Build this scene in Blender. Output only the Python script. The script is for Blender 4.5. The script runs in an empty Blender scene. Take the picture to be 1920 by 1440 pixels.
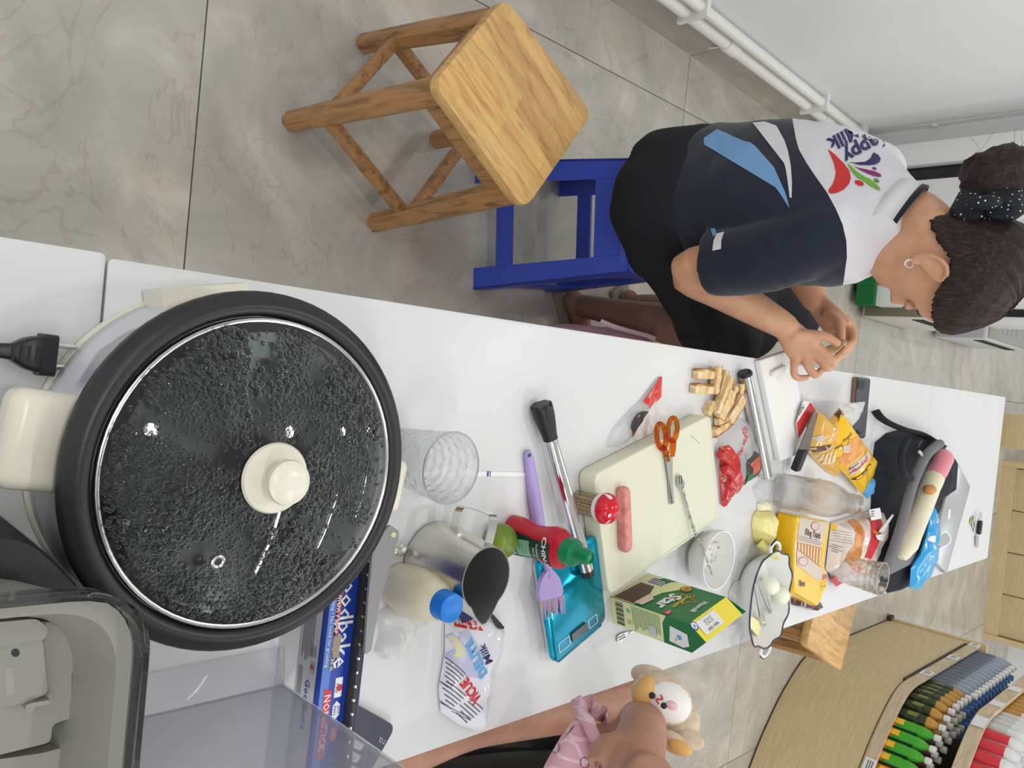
import bpy, bmesh, math, random
from math import pi, sin, cos, radians, sqrt
from mathutils import Vector as V, Matrix as M, noise
from mathutils.bvhtree import BVHTree
random.seed(7)
S = bpy.context.scene
COL = S.collection
# ---------------------------------------------------------------- camera (phone held sideways: the room's up is image right)
FPX, PITCH, ROLL, YAW, CAMZ = 1508.96, radians(44.94767), radians(6.99025), radians(-1.90554), 1.55
_u = V((cos(ROLL), sin(ROLL), 0)); _r = V((-sin(ROLL), cos(ROLL), 0)); _f = V((0, 0, 1))
_up = _u*cos(PITCH) - _f*sin(PITCH); _hf = _u*sin(PITCH) + _f*cos(PITCH)
_d = _hf*cos(YAW) + _r*sin(YAW); _l = _r*cos(YAW) - _hf*sin(YAW)
RC = M((_l, _d, _up))                       # image axes -> world axes
CAM = V((0, 0, CAMZ))
cam = bpy.data.cameras.new('camera'); camo = bpy.data.objects.new('camera', cam); COL.objects.link(camo)
cam.sensor_fit = 'HORIZONTAL'; cam.sensor_width = 36; cam.lens = 36*FPX/1920; cam.clip_start = .02
cx, cy, cz = RC @ V((1, 0, 0)), RC @ V((0, -1, 0)), RC @ V((0, 0, -1))
camo.matrix_world = M.Translation(CAM) @ M((cx, cy, cz)).transposed().to_4x4()
S.camera = camo
# ---------------------------------------------------------------- world, lamps, exposure
S.view_settings.view_transform = 'Standard'; S.view_settings.look = 'None'
S.view_settings.gamma = 1; S.view_settings.use_curve_mapping = False
S.view_settings.exposure = -.44
W = bpy.data.worlds.new('world'); S.world = W; W.use_nodes = True
W.node_tree.nodes['Background'].inputs[0].default_value = (.95, .98, 1, 1)
W.node_tree.nodes['Background'].inputs[1].default_value = 1.3
CEIL = 3.0
DOWN_W, TUBE_W = 10, 20
def area(name, loc, shape, sx, sy, power, col):
    L = bpy.data.lights.new(name, 'AREA'); L.shape = shape; L.size = sx; L.energy = power; L.color = col
    if sy: L.size_y = sy
    o = bpy.data.objects.new(name, L); o.location = loc; COL.objects.link(o); return o
LAMPS = [(-.1, y) for y in (-.1, 1.75, 3.4, 5.3)] + [(-1.4, 1.8)] and [(-.1, y) for y in (-.1, 1.75, 3.4, 5.3)]
for x, y in LAMPS: area('downlight', (x, y, CEIL-.03), 'DISK', .16, 0, DOWN_W, (1, .97, .93))
TUBES = [(1.6, y) for y in (-.3, 1.75, 3.4, 5.5)] + [(-1.45, y) for y in (-.3,)]
for x, y in TUBES: area('tube_light', (x, y, CEIL-.05), 'RECTANGLE', 1.15, .04, TUBE_W, (.97, .98, 1))

# ---------------------------------------------------------------- helpers
def ray(px, py): return (RC @ V((px-960, py-720, FPX))).normalized()
def at(px, py, z):                          # the point at height z seen at a pixel of the photograph
    r = ray(px, py); return CAM + r*((z-CAMZ)/r.z)
def atY(px, py, y):
    r = ray(px, py); return CAM + r*(y/r.y)
def atD(px, py, d): return CAM + ray(px, py)*d
def px(P):
    c = RC.transposed() @ (V(P)-CAM); return (960+FPX*c.x/c.z, 720+FPX*c.y/c.z)
ORIG = {}
def tagit(o, label=None, cat=None, group=None, kind=None):
    if label: o['label'] = label
    if cat: o['category'] = cat
    if group: o['group'] = group
    if kind: o['kind'] = kind
    return o
def thing(name, label, cat, loc=(0, 0, 0), group=None):
    o = bpy.data.objects.new(name, None); COL.objects.link(o); o.location = loc; o.empty_display_size = .05
    ORIG[o.name] = V(loc); return tagit(o, label, cat, group)
def obj(name, bm, mat, parent=None, world=True, loc=None, label=None, cat=None, group=None, kind=None, sharp=38, flat=False, sub=0, solid=0):
    org = V((0, 0, 0))
    if world:
        if parent is not None: org = ORIG.get(parent.name, V((0, 0, 0)))
        elif loc is not None: org = V(loc)
        if org.length: bm.transform(M.Translation(-org))
    me = bpy.data.meshes.new(name)
    bmesh.ops.recalc_face_normals(bm, faces=bm.faces[:])
    bm.to_mesh(me); bm.free()
    if not flat:
        me.polygons.foreach_set('use_smooth', [True]*len(me.polygons)); me.set_sharp_from_angle(angle=radians(sharp))
    for m in (mat if isinstance(mat, (list, tuple)) else [mat]): me.materials.append(m)
    o = bpy.data.objects.new(name, me); COL.objects.link(o)
    if parent is not None: o.parent = parent; ORIG[o.name] = org
    elif loc is not None: o.location = loc; ORIG[o.name] = V(loc)
    if solid:
        md = o.modifiers.new('solid', 'SOLIDIFY'); md.thickness = solid; md.offset = 0
    if sub:
        md = o.modifiers.new('sub', 'SUBSURF'); md.levels = sub; md.render_levels = sub
    return tagit(o, label, cat, group, kind)
def copy_tree(o, loc=None, rz=None, label=None):
    c = o.copy(); COL.objects.link(c)
    if loc is not None: c.location = loc
    if rz is not None: c.rotation_euler = (0, 0, rz)
    if label: c['label'] = label
    for ch in list(o.children):
        d = ch.copy(); COL.objects.link(d); d.parent = c
        for g in list(ch.children):
            e = g.copy(); COL.objects.link(e); e.parent = d
    return c
B = bmesh.new
def box(bm, c, s, rot=None, bev=0, seg=2):
    r = bmesh.ops.create_cube(bm, size=1)['verts']
    bmesh.ops.scale(bm, vec=s, verts=r)
    if bev:
        es = list({e for v in r for e in v.link_edges})
        g = bmesh.ops.bevel(bm, geom=es, offset=bev, segments=seg, affect='EDGES', profile=.5)
        r = list({v for f in g['faces'] for v in f.verts} | {v for v in r if v.is_valid})
        seen = set(r); st = list(r)
        while st:
            v = st.pop()
            for e in v.link_edges:
                w = e.other_vert(v)
                if w not in seen: seen.add(w); st.append(w)
        r = list(seen)
    mt = M.Translation(V(c)) @ (rot.to_4x4() if rot is not None else M.Identity(4))
    bmesh.ops.transform(bm, matrix=mt, verts=r); return bm
def basis(x, z=None):                       # 3x3 with columns x, y, z
    x = V(x).normalized(); z = V(z or (0, 0, 1)); y = z.cross(x)
    if y.length < 1e-6: y = V((0, 1, 0)).cross(x)
    y.normalize(); z = x.cross(y); return M((x, y, z)).transposed()
def beam(bm, a, b, w, h, up=(0, 0, 1), bev=0):
    a, b = V(a), V(b); return box(bm, (a+b)/2, ((b-a).length, w, h), basis(b-a, up), bev)
def loft(bm, rings, cap=True, closed=True):
    vs = [[bm.verts.new(p) for p in r] for r in rings]; n = len(vs[0])
    for A, C in zip(vs, vs[1:]):
        for i in range(n if closed else n-1):
            j = (i+1) % n; bm.faces.new((A[i], A[j], C[j], C[i]))
    if cap and closed:
        bm.faces.new(vs[0][::-1]); bm.faces.new(vs[-1])
    return bm
def prism(bm, bot, top): return loft(bm, [bot, top])
def slab(bm, pts, dz): return loft(bm, [[V(p)+V((0, 0, dz)) for p in pts], pts])
def lathe(bm, prof, n=32, mt=None, cap=True):
    mt = mt or M.Identity(4)
    rings = [[mt @ V((r*cos(2*pi*i/n), r*sin(2*pi*i/n), z)) for i in range(n)] for r, z in prof]
    return loft(bm, rings, cap)
def smooth_path(pts, k=6):
    P = [V(p) for p in pts]; out = []
    for i in range(len(P)-1):
        a, b, c, d = P[max(i-1, 0)], P[i], P[i+1], P[min(i+2, len(P)-1)]
        for j in range(k):
            t = j/k; out.append(.5*((2*b)+(c-a)*t+(2*a-5*b+4*c-d)*t*t+(3*b-a-3*c+d)*t*t*t))
    return out+[P[-1]]
def tube(bm, pts, r, n=10, cap=True, sx=1, up=None):
    P = [V(p) for p in pts]; R = r if isinstance(r, (list, tuple)) else [r]*len(P)
    if len(R) != len(P): R = [R[0]+(R[-1]-R[0])*i/(len(P)-1) for i in range(len(P))]
    rings = []; nrm = None
    for i, p in enumerate(P):
        t = (P[min(i+1, len(P)-1)]-P[max(i-1, 0)]).normalized()
        if nrm is None:
            nrm = V(up) if up else (V((0, 0, 1)) if abs(t.z) < .9 else V((1, 0, 0)))
        nrm = (nrm - t*nrm.dot(t)).normalized(); bn = t.cross(nrm)
        rings.append([p+(nrm*cos(2*pi*k/n)+bn*sin(2*pi*k/n)*sx)*R[i] for k in range(n)])
    return loft(bm, rings, cap)
def ball(bm, c, r, u=20, v=14, rot=None):
    r = r if isinstance(r, (tuple, list)) else (r, r, r)
    vs = bmesh.ops.create_uvsphere(bm, u_segments=u, v_segments=v, radius=1)['verts']
    mt = M.Translation(V(c)) @ (rot.to_4x4() if rot is not None else M.Identity(4)) @ M.Diagonal((*r, 1))
    bmesh.ops.transform(bm, matrix=mt, verts=vs); return bm
def rpoly(pts, r, n=4):                     # rounded polygon, any plane
    P = [V(p) for p in pts]; out = []; N = len(P)
    for i in range(N):
        p, a, b = P[i], P[i-1], P[(i+1) % N]
        rr = r[i] if isinstance(r, (list, tuple)) else r
        rr = min(rr, (a-p).length*.48, (b-p).length*.48)
        A = p+(a-p).normalized()*rr; C = p+(b-p).normalized()*rr
        for k in range(n+1):
            t = k/n; out.append(A*(1-t)**2+p*2*t*(1-t)+C*t*t)
    return out
def inset(pts, f):
    c = sum((V(p) for p in pts), V((0, 0, 0)))/len(pts); return [c+(V(p)-c)*f for p in pts]
def dens(pts, step):
    P = [V(p) for p in pts]; out = []
    for i, p in enumerate(P):
        q = P[(i+1) % len(P)]; k = max(1, int((q-p).length/step))
        out += [p+(q-p)*j/k for j in range(k)]
    return out
def pillow(bm, pts, h, step=.008, rings=7, wr=.0, fs=60, flat=.0, up=None, ex=.5, seed=0):
    """closed bag: outline, bulge h upward (and flat*h downward), wrinkles wr"""
    P = dens(pts, step); c = sum(P, V((0, 0, 0)))/len(P); up = V(up or (0, 0, 1)); out = []
    for sgn in (1, -1):
        rr = []
        for k in range(rings+1):
            s = 1-k/rings; b = (1-s*s)**ex; ring = []
            for p in P:
                q = c+(p-c)*max(s, .001); w = noise.noise(q*fs+V((seed, 0, 0)))*wr*min(1, 3*(1-s))
                ring.append(q+up*((h*b+w) if sgn > 0 else -h*flat*b))
            rr.append(ring)
        out.append(rr)
    loft(bm, out[1][::-1]+out[0][1:]); return bm
def grid_face(bm, pts, step):               # polygon cut into small triangles, to be draped
    f = bm.faces.new([bm.verts.new(V(p)) for p in dens(pts, step)])
    bmesh.ops.triangulate(bm, faces=[f])
    for _ in range(6):
        es = [e for e in bm.edges if e.calc_length() > step*1.8]
        if not es: break
        bmesh.ops.subdivide_edges(bm, edges=es, cuts=1); bmesh.ops.triangulate(bm, faces=[f for f in bm.faces if len(f.verts) > 3])
    return bm
def bvh_of(o):
    dg = bpy.context.evaluated_depsgraph_get(); dg.update()
    e = o.evaluated_get(dg); me = e.to_mesh(); mw = M.Translation(ORIG.get(o.name, V((0, 0, 0))))
    t = BVHTree.FromPolygons([mw @ v.co for v in me.vertices], [p.vertices[:] for p in me.polygons]); e.to_mesh_clear(); return t
def drape(bm, tree, d=None, off=.0006, origin=None):   # lays a print on a surface along direction d, or seen from a point
    dead = []
    for v in bm.verts:
        if origin is not None: dd = (v.co-origin).normalized(); o = origin
        else: dd = V(d).normalized(); o = v.co-dd*.5
        h = tree.ray_cast(o, dd)
        if h[0] is None: dead.append(v)
        else:
            n = h[1] if h[1].dot(dd) < 0 else -h[1]
            v.co = h[0]+n*off
    bmesh.ops.delete(bm, geom=dead, context='VERTS'); return bm
_fonts = {}
def text_bm(s, size, mt, bold=0, align='CENTER', ital=0, sx=1, extr=0, res=2):
    c = bpy.data.curves.new('t', 'FONT'); c.body = s; c.size = size; c.align_x = align; c.align_y = 'CENTER'
    c.offset = bold*size; c.shear = ital; c.resolution_u = res; c.extrude = extr; c.space_line = .9
    o = bpy.data.objects.new('t', c); COL.objects.link(o)
    dg = bpy.context.evaluated_depsgraph_get(); dg.update(); me = bpy.data.meshes.new_from_object(o.evaluated_get(dg))
    bm = B(); bm.from_mesh(me); bm.transform(mt @ M.Diagonal((sx, 1, 1, 1)))
    bpy.data.objects.remove(o); bpy.data.curves.remove(c); bpy.data.meshes.remove(me); return bm
def frame(o, x, y):                         # 4x4 with origin o and axes x, y (y made square to x)
    x = V(x).normalized(); y = V(y); y = (y-x*y.dot(x)).normalized(); z = x.cross(y)
    m = M((x, y, z)).transposed().to_4x4(); m.translation = V(o); return m
def jitter(bm, amp, fs, seed=0):
    for v in bm.verts: v.co += noise.noise_vector(v.co*fs+V((seed, seed, 0)))*amp
    return bm
# ---------------------------------------------------------------- materials
def mat(name, col, rough=.5, metal=0, spec=.5, trans=0, ior=1.45, alpha=1, coat=0, emit=None, sss=0, bump=0, bscale=200, sheen=0):
    m = bpy.data.materials.new(name); m.use_nodes = True; b = m.node_tree.nodes['Principled BSDF']; I = b.inputs
    I['Base Color'].default_value = (*col, 1); I['Roughness'].default_value = rough; I['Metallic'].default_value = metal
    I['Specular IOR Level'].default_value = spec; I['Transmission Weight'].default_value = trans; I['IOR'].default_value = ior
    I['Alpha'].default_value = alpha; I['Coat Weight'].default_value = coat; I['Sheen Weight'].default_value = sheen
    if sss: I['Subsurface Weight'].default_value = sss; I['Subsurface Radius'].default_value = (.012, .004, .002); I['Subsurface Scale'].default_value = 1
    if emit: I['Emission Color'].default_value = (*col, 1); I['Emission Strength'].default_value = emit
    if bump:
        N = m.node_tree; tc = N.nodes.new('ShaderNodeTexCoord'); nz = N.nodes.new('ShaderNodeTexNoise'); bp = N.nodes.new('ShaderNodeBump')
        nz.inputs['Scale'].default_value = bscale; bp.inputs['Strength'].default_value = bump; bp.inputs['Distance'].default_value = .002
        N.links.new(tc.outputs['Object'], nz.inputs['Vector']); N.links.new(nz.outputs['Fac'], bp.inputs['Height']); N.links.new(bp.outputs['Normal'], I['Normal'])
    return m
def nodes(m): return m.node_tree, m.node_tree.nodes['Principled BSDF']
def nn(N, t, **kw):
    n = N.nodes.new(t)
    for k, v in kw.items():
        if k in n.inputs: n.inputs[k].default_value = v
        else: setattr(n, k, v)
    return n
def ramp(N, fac, stops):
    r = N.nodes.new('ShaderNodeValToRGB'); e = r.color_ramp.elements
    while len(e) < len(stops): e.new(.5)
    for s, (p, c) in zip(e, stops): s.position = p; s.color = (*c, 1)
    N.links.new(fac, r.inputs[0]); return r.outputs[0]
def s2l(r, g, b): return tuple(((c/255)/12.92 if c/255 <= .04045 else ((c/255+.055)/1.055)**2.4) for c in (r, g, b))
def noisy(name, c1, c2, scale=8, detail=4, rough=.5, lo=.4, hi=.65, coords='Object', **kw):
    m = mat(name, c1, rough, **kw); N, b = nodes(m); tc = nn(N, 'ShaderNodeTexCoord'); nz = nn(N, 'ShaderNodeTexNoise', Scale=scale, Detail=detail)
    N.links.new(tc.outputs[coords], nz.inputs['Vector']); N.links.new(ramp(N, nz.outputs['Fac'], [(lo, c1), (hi, c2)]), b.inputs['Base Color']); return m
def wood(name, c1, c2, axis=(1, 1, 14), scale=6, rough=.38, lam=None, coat=.15):
    m = mat(name, c1, rough, coat=coat); N, b = nodes(m); tc = nn(N, 'ShaderNodeTexCoord'); mp = nn(N, 'ShaderNodeMapping'); mp.inputs['Scale'].default_value = axis
    N.links.new(tc.outputs['Object'], mp.inputs['Vector'])
    nz = nn(N, 'ShaderNodeTexNoise', Scale=scale, Detail=6, Roughness=.6, Distortion=.6); N.links.new(mp.outputs[0], nz.inputs['Vector'])
    c = ramp(N, nz.outputs['Fac'], [(.3, c2), (.5, c1), (.72, tuple(min(1, x*1.18) for x in c1))])
    if lam:                                 # glued strips, different tone per strip
        br = nn(N, 'ShaderNodeTexBrick', Scale=1); br.inputs['Color1'].default_value = (.72, .7, .66, 1); br.inputs['Color2'].default_value = (1.12, 1.1, 1.06, 1); br.inputs['Mortar'].default_value = (.75, .7, .6, 1)
        br.inputs['Brick Width'].default_value = lam[0]; br.inputs['Row Height'].default_value = lam[1]; br.inputs['Mortar Size'].default_value = .0004
        N.links.new(tc.outputs['Object'], br.inputs['Vector']); mx = nn(N, 'ShaderNodeMix', data_type='RGBA', blend_type='MULTIPLY'); mx.inputs[0].default_value = .75
        N.links.new(c, mx.inputs[6]); N.links.new(br.outputs['Color'], mx.inputs[7]); c = mx.outputs[2]
    N.links.new(c, b.inputs['Base Color']); return m
def marble(name, base, rough=.16):
    m = mat(name, base, rough); N, b = nodes(m); g = nn(N, 'ShaderNodeNewGeometry'); oi = nn(N, 'ShaderNodeObjectInfo')
    mu = nn(N, 'ShaderNodeVectorMath', operation='SCALE'); co = nn(N, 'ShaderNodeCombineXYZ'); ad = nn(N, 'ShaderNodeVectorMath', operation='ADD')
    N.links.new(oi.outputs['Random'], co.inputs[0]); N.links.new(oi.outputs['Random'], co.inputs[1]); N.links.new(co.outputs[0], mu.inputs[0]); mu.inputs['Scale'].default_value = 9
    N.links.new(g.outputs['Position'], ad.inputs[0]); N.links.new(mu.outputs[0], ad.inputs[1]); vec = ad.outputs[0]
    n1 = nn(N, 'ShaderNodeTexNoise', Scale=3.2, Detail=8, Roughness=.62, Distortion=1.2); N.links.new(vec, n1.inputs['Vector'])
    k = lambda f: tuple(x*f for x in base)
    c1 = ramp(N, n1.outputs['Fac'], [(.28, k(.74)), (.45, k(.9)), (.56, k(1.0)), (.68, k(1.2))])
    n2 = nn(N, 'ShaderNodeTexNoise', Scale=2.3, Detail=5, Roughness=.55, Distortion=2.2); N.links.new(vec, n2.inputs['Vector'])
    v2 = ramp(N, n2.outputs['Fac'], [(.485, (1, 1, 1)), (.5, (.8, .75, .7)), (.507, (1, 1, 1))])
    n3 = nn(N, 'ShaderNodeTexNoise', Scale=1.6, Detail=4, Roughness=.7); N.links.new(vec, n3.inputs['Vector'])
    v3 = ramp(N, n3.outputs['Fac'], [(.55, (1, 1, 1)), (.72, (1.0, .87, .78))])
    a = nn(N, 'ShaderNodeMix', data_type='RGBA', blend_type='MULTIPLY'); a.inputs[0].default_value = .6; N.links.new(c1, a.inputs[6]); N.links.new(v2, a.inputs[7])
    c = nn(N, 'ShaderNodeMix', data_type='RGBA', blend_type='MULTIPLY'); c.inputs[0].default_value = .8; N.links.new(a.outputs[2], c.inputs[6]); N.links.new(v3, c.inputs[7])
    N.links.new(c.outputs[2], b.inputs['Base Color']); return m
def glass(name, col=(1, 1, 1), rough=.0, ior=1.45, clear=.0):
    """clear: share of plain see-through, for thin film and plastic"""
    m = mat(name, col, rough, trans=1, ior=ior)
    if clear:
        N, b = nodes(m); t = nn(N, 'ShaderNodeBsdfTransparent'); t.inputs[0].default_value = (*col, 1); mx = nn(N, 'ShaderNodeMixShader'); mx.inputs[0].default_value = clear
        N.links.new(b.outputs[0], mx.inputs[1]); N.links.new(t.outputs[0], mx.inputs[2]); N.links.new(mx.outputs[0], N.nodes['Material Output'].inputs[0])
    return m
K = {}
K['table'] = mat('white_laminate', (.70, .705, .71), .33, spec=.35)
K['white'] = mat('white_paint', (.8, .8, .79), .55)
K['wall'] = noisy('wall_paint', (.83, .84, .85), (.86, .865, .865), 3, rough=.6)
K['pipe'] = mat('white_pvc', (.82, .81, .77), .4)
K['tile'] = marble('floor_marble', s2l(190, 186, 176))
K['skirt'] = marble('skirting_marble', s2l(176, 171, 160), .3)
K['grout'] = mat('grout', s2l(95, 88, 78), .8)
K['cream'] = mat('cream_plastic', s2l(226, 221, 204), .28)
K['black'] = mat('black_plastic', (.012, .013, .016), .38)
K['blackm'] = mat('black_matte', (.02, .02, .023), .55)
K['steel'] = mat('steel', (.62, .61, .59), .22, metal=1)
K['chrome'] = mat('chrome', (.78, .78, .78), .1, metal=1)
K['glass'] = glass('clear_glass', (.97, .98, .98), 0, 1.4, .35)
K['film'] = glass('clear_film', (.93, .94, .95), .12, 1.2, .6)
K['grey'] = mat('grey_plastic', s2l(150, 148, 142), .4)
K['red'] = mat('red_print', s2l(205, 42, 48), .4)
K['blue'] = mat('blue_print', s2l(30, 62, 160), .4)
K['navy'] = mat('navy_print', s2l(38, 36, 96), .5)
K['ink'] = mat('dark_ink', s2l(52, 50, 54), .5)
K['paper'] = mat('white_print', (.8, .8, .8), .5)
K['yellow'] = mat('yellow_print', s2l(238, 190, 24), .35)
K['green'] = mat('green_print', s2l(24, 120, 56), .4)
K['orange'] = mat('orange_print', s2l(226, 120, 36), .4)
K['brown'] = mat('brown_print', s2l(96, 60, 46), .4)
K['skyblue'] = mat('sky_blue_print', s2l(90, 170, 225), .4)
K['seatwood'] = wood('stool_seat_wood', s2l(210, 168, 108), s2l(180, 132, 76), (2.5, 16, 8), 5, lam=(.23, .034))
K['legwood'] = wood('stool_leg_wood', s2l(172, 126, 80), s2l(112, 76, 44), (12, 12, 1.6), 6, .45)
K['oak'] = wood('shelf_veneer', s2l(208, 186, 144), s2l(202, 179, 137), (3, 3, 22), 4, .5, coat=0)
K['oakshade'] = mat('shelf_shadow_edge', s2l(72, 58, 42), .7)  # dark tone painted in for shade along the counter toe and gaps
TZ = .74
# ================================================================ SETTING
fl = obj('floor', box(B(), (1.4, 3.2, -.03), (6.4, 9.0, .05)), K['grout'], kind='structure')
_tm = {}
def tile(x0, x1, y0, y1):
    k = (round(x1-x0, 3), round(y1-y0, 3))
    if k not in _tm:
        me = bpy.data.meshes.new('tile'); bm = box(B(), (0, 0, 0), (k[0]-.003, k[1]-.003, .006)); bm.to_mesh(me); bm.free(); me.materials.append(K['tile']); _tm[k] = me
    o = bpy.data.objects.new('tile', _tm[k]); COL.objects.link(o); o.parent = fl; o.location = ((x0+x1)/2, (y0+y1)/2, -.003)
for i in range(8):
    x0 = -1.688+.8*i
    if x0 < .6:
        for j in range(6): tile(x0, x0+.8, -.954+1.59*j, .636+1.59*j)
    else:
        for j in range(6): tile(x0, x0+.8, -1.78+1.59*j, -.19+1.59*j)
# left wall with skirting and pipes (the wall leans two degrees off the tile grid)
wdir = V((.0441, 1.17, 0)).normalized(); wn = V((wdir.y, -wdir.x, 0)); w0 = V((-1.0957, 1.827, 0))
wy = lambda y: w0 + wdir*((y-w0.y)/wdir.y)
pc = at(1600, 236, .16); YC = pc.y+.05
wall = B(); prism(wall, [wy(-1.3), wy(YC), wy(YC)-wn*.12, wy(-1.3)-wn*.12], [p+V((0, 0, CEIL)) for p in (wy(-1.3), wy(YC), wy(YC)-wn*.12, wy(-1.3)-wn*.12)])
obj('wall_left', wall, K['wall'], kind='structure')
bs = obj('baseboard_left', B(), K['skirt'], kind='structure')
for a, b in ((-1.3, .636), (.636, 2.226), (2.226, YC)):
    p, q = wy(a+.001), wy(b-.001); bm = B(); prism(bm, [p, q, q+wn*.012, p+wn*.012], [t+V((0, 0, .13)) for t in (p, q, q+wn*.012, p+wn*.012)])
    obj('tile', bm, K['skirt'], bs, world=False)
back = B(); c0 = wy(YC); xE = atY(1700, 410, YC).x; box(back, ((c0.x-.12+xE)/2, YC+.06, CEIL/2), (xE-c0.x+.12, .12, CEIL)); obj('wall_back', back, K['wall'], kind='structure')
obj('wall_rear', box(B(), (.8, 7.4, CEIL/2), (5.4, .12, CEIL)), K['wall'], kind='structure')
obj('ceiling', box(B(), (.6, 2.6, CEIL+.05), (5.2, 8.2, .1)), K['white'], kind='structure')
# pipes
pp = thing('water_pipe', 'pair of white plastic pipes running along the skirting of the left wall', 'pipe', wy(1.5))
def run(z, off, r): return [wy(-1.2)+wn*off+V((0, 0, z)), wy(YC-.1)+wn*off+V((0, 0, z)), wy(YC-.02)+wn*(off+.05)+V((0, -.03, z)), V((c0.x+.14, YC-.03, z))]
obj('lower_pipe', tube(B(), run(.165, .026, .02), .021, 14), K['pipe'], pp)
obj('upper_pipe', tube(B(), run(.215, .024, .02), .017, 14), K['pipe'], pp)
for y in (.9, 1.95, 2.75, 3.1):
    bm = B(); p = wy(y)+wn*.024+V((0, 0, .19)); box(bm, p, (.06, .016, .1), basis(wn)); obj('pipe_clip', bm, K['pipe'], pp)
for y in (2.2, 2.9): bm = B(); lathe(bm, [(.0235, -.03), (.0255, -.028), (.0255, .028), (.0235, .03)], 14, frame(wy(y)+wn*.026+V((0, 0, .165)), wn, V((0, 0, 1)))); obj('coupling', bm, K['pipe'], pp)
ct = thing('cable_tie', 'white cable tie tail hanging off the pipes over the skirting', 'cable tie', wy(2.0))
obj('tie_tail', tube(B(), smooth_path([at(1372, 84, .16), at(1350, 88, .12), at(1330, 90, .1)], 4), .003, 6), K['pipe'], ct)
# conduit going up the corner
cd = thing('cable_conduit', 'white bent cable conduit climbing the wall corner above the pipes', 'conduit', wy(YC-.1))
pts = [atY(x, y, YC-.035) for x, y in ((1590, 205), (1625, 196), (1655, 197), (1680, 218), (1705, 229), (1740, 228), (1860, 211), (1920, 203), (2050, 188))]
obj('tube', tube(B(), smooth_path(pts, 5), .017, 10), K['pipe'], cd)
obj('saddle_clip', box(B(), atY(1755, 226, YC-.03), (.05, .03, .02), bev=.004), K['pipe'], cd)
obj('junction_box', box(B(), atY(1598, 200, YC-.05), (.07, .05, .06), bev=.006), K['pipe'], cd)
# tall white cabinet with black glass strip against the back wall
yc = YC-.05
a0, a1 = atY(1640, 286, yc), atY(1640, 470, yc)
cab = thing('tall_cabinet', 'tall white cabinet with a narrow black glass strip behind the woman', 'cabinet', (a0.x, yc, 0))
x0 = a0.x; s0 = atY(1708, 321, yc).x; s1 = atY(1708, 348, yc).x
bm = B(); box(bm, ((x0+s0)/2, yc-.02, 1.0), (s0-x0-.004, .1, 2.0), bev=.004); obj('side_panel', bm, K['white'], cab)
bm = B(); box(bm, ((s0+s1)/2, yc, 1.0), (s1-s0, .06, 1.98)); obj('glass_strip', bm, mat('black_glass', (.01, .011, .013), .08), cab)
dx1 = atY(1700, 415, yc).x; bm = B(); box(bm, ((s1+dx1)/2, yc-.02, 1.0), (dx1-s1, .1, 2.0), bev=.004); obj('door', bm, K['white'], cab)
# things on the floor at the back: white stand with green turf front, two vented cabinets
P = at(1600, 480, 0); Y0 = P.y
st = thing('display_stand', 'white stand with green turf lower front, partly behind the woman’s face', 'stand', (P.x, Y0, 0))
xa, xb = atY(1625, 465, Y0).x, atY(1625, 571, Y0).x
zg0, zg1, zt = atY(1606, 540, Y0).z, atY(1640, 540, Y0).z, atY(1740, 540, Y0).z
obj('plinth', box(B(), ((xa+xb)/2-.02, Y0+.14, zg0/2), (xb-xa-.1, .2, zg0)), K['blackm'], st)
obj('turf_panel', jitter(box(B(), ((xa+xb)/2, Y0+.1, (zg0+zg1)/2), (xb-xa, .2, zg1-zg0)), .003, 50), noisy('turf', s2l(30, 120, 62), s2l(20, 88, 44), 160, rough=.9), st)
obj('cabinet_body', box(B(), ((xa+xb)/2, Y0+.12, (zg1+zt)/2), (xb-xa, .18, zt-zg1)), K['white'], st)
def vent_unit(label, pa, pb, zt_px, length, mcol, dark):
    A = at(*pa, 0); w = abs(atY(pb[0], pb[1], A.y).x-atY(pa[0], pb[1]-34, A.y).x); zt = atY(*zt_px, A.y).z
    t = thing('vented_cabinet', label, 'appliance', A, 'vented floor appliances')
    m1 = mat('unit_shell', mcol, .45); m2 = mat('unit_front', dark, .5)
    x1 = A.x; x0 = A.x-.14
    obj('casing', box(B(), ((x0+x1)/2, A.y+length/2, zt/2+.01), (x1-x0, length, zt-.02), bev=.012), m1, t)
    obj('front_panel', box(B(), ((x0+x1)/2, A.y-.004, zt/2+.01), (x1-x0-.012, .012, zt-.05), bev=.003), m2, t)
    obj('top_rim', box(B(), ((x0+x1)/2, A.y+length/2, zt+.002), (x1-x0-.02, length-.02, .01), bev=.003), K['grey'], t)
    for k in range(10):
        y = A.y+length*(.1+.8*k/9); obj('vent_slot', box(B(), (x1+.001, y, zt-.055), (.006, length*.045, .05)), K['blackm'], t)
    for k in range(4):
        y = A.y+length*(.35+.5*k/4); obj('grille_bar', box(B(), ((x0+x1)/2-.02, y, zt+.008), (.07, .012, .006)), m2, t)
vent_unit('beige vented floor appliance with olive front, nearer of the two at the back', (1607, 594), (1737, 607), (1738, 600), .62, s2l(214, 212, 202), s2l(122, 117, 94))
vent_unit('pale grey vented floor appliance standing behind the beige one', (1745, 632), (1830, 640), (1850, 640), .75, s2l(205, 206, 206), s2l(170, 172, 176))
ym = at(1720, 560, 0).y+.1; xa, xb = atY(1850, 545, ym).x, atY(1850, 606, ym).x
tm = thing('white_machine', 'tall white machine with a black rounded strip, just past the woman’s forehead', 'appliance', ((xa+xb)/2, ym+.15, 0))
obj('housing', box(B(), ((xa+xb)/2, ym+.15, .8), (xb-xa, .3, 1.6), bev=.01), K['white'], tm)
z0_, z1_ = atY(1868, 587, ym).z, 1.3; obj('black_strip', box(B(), (atY(1890, 587, ym).x, ym-.002, (z0_+z1_)/2), (.04, .012, z1_-z0_), bev=.005), K['black'], tm)
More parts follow.
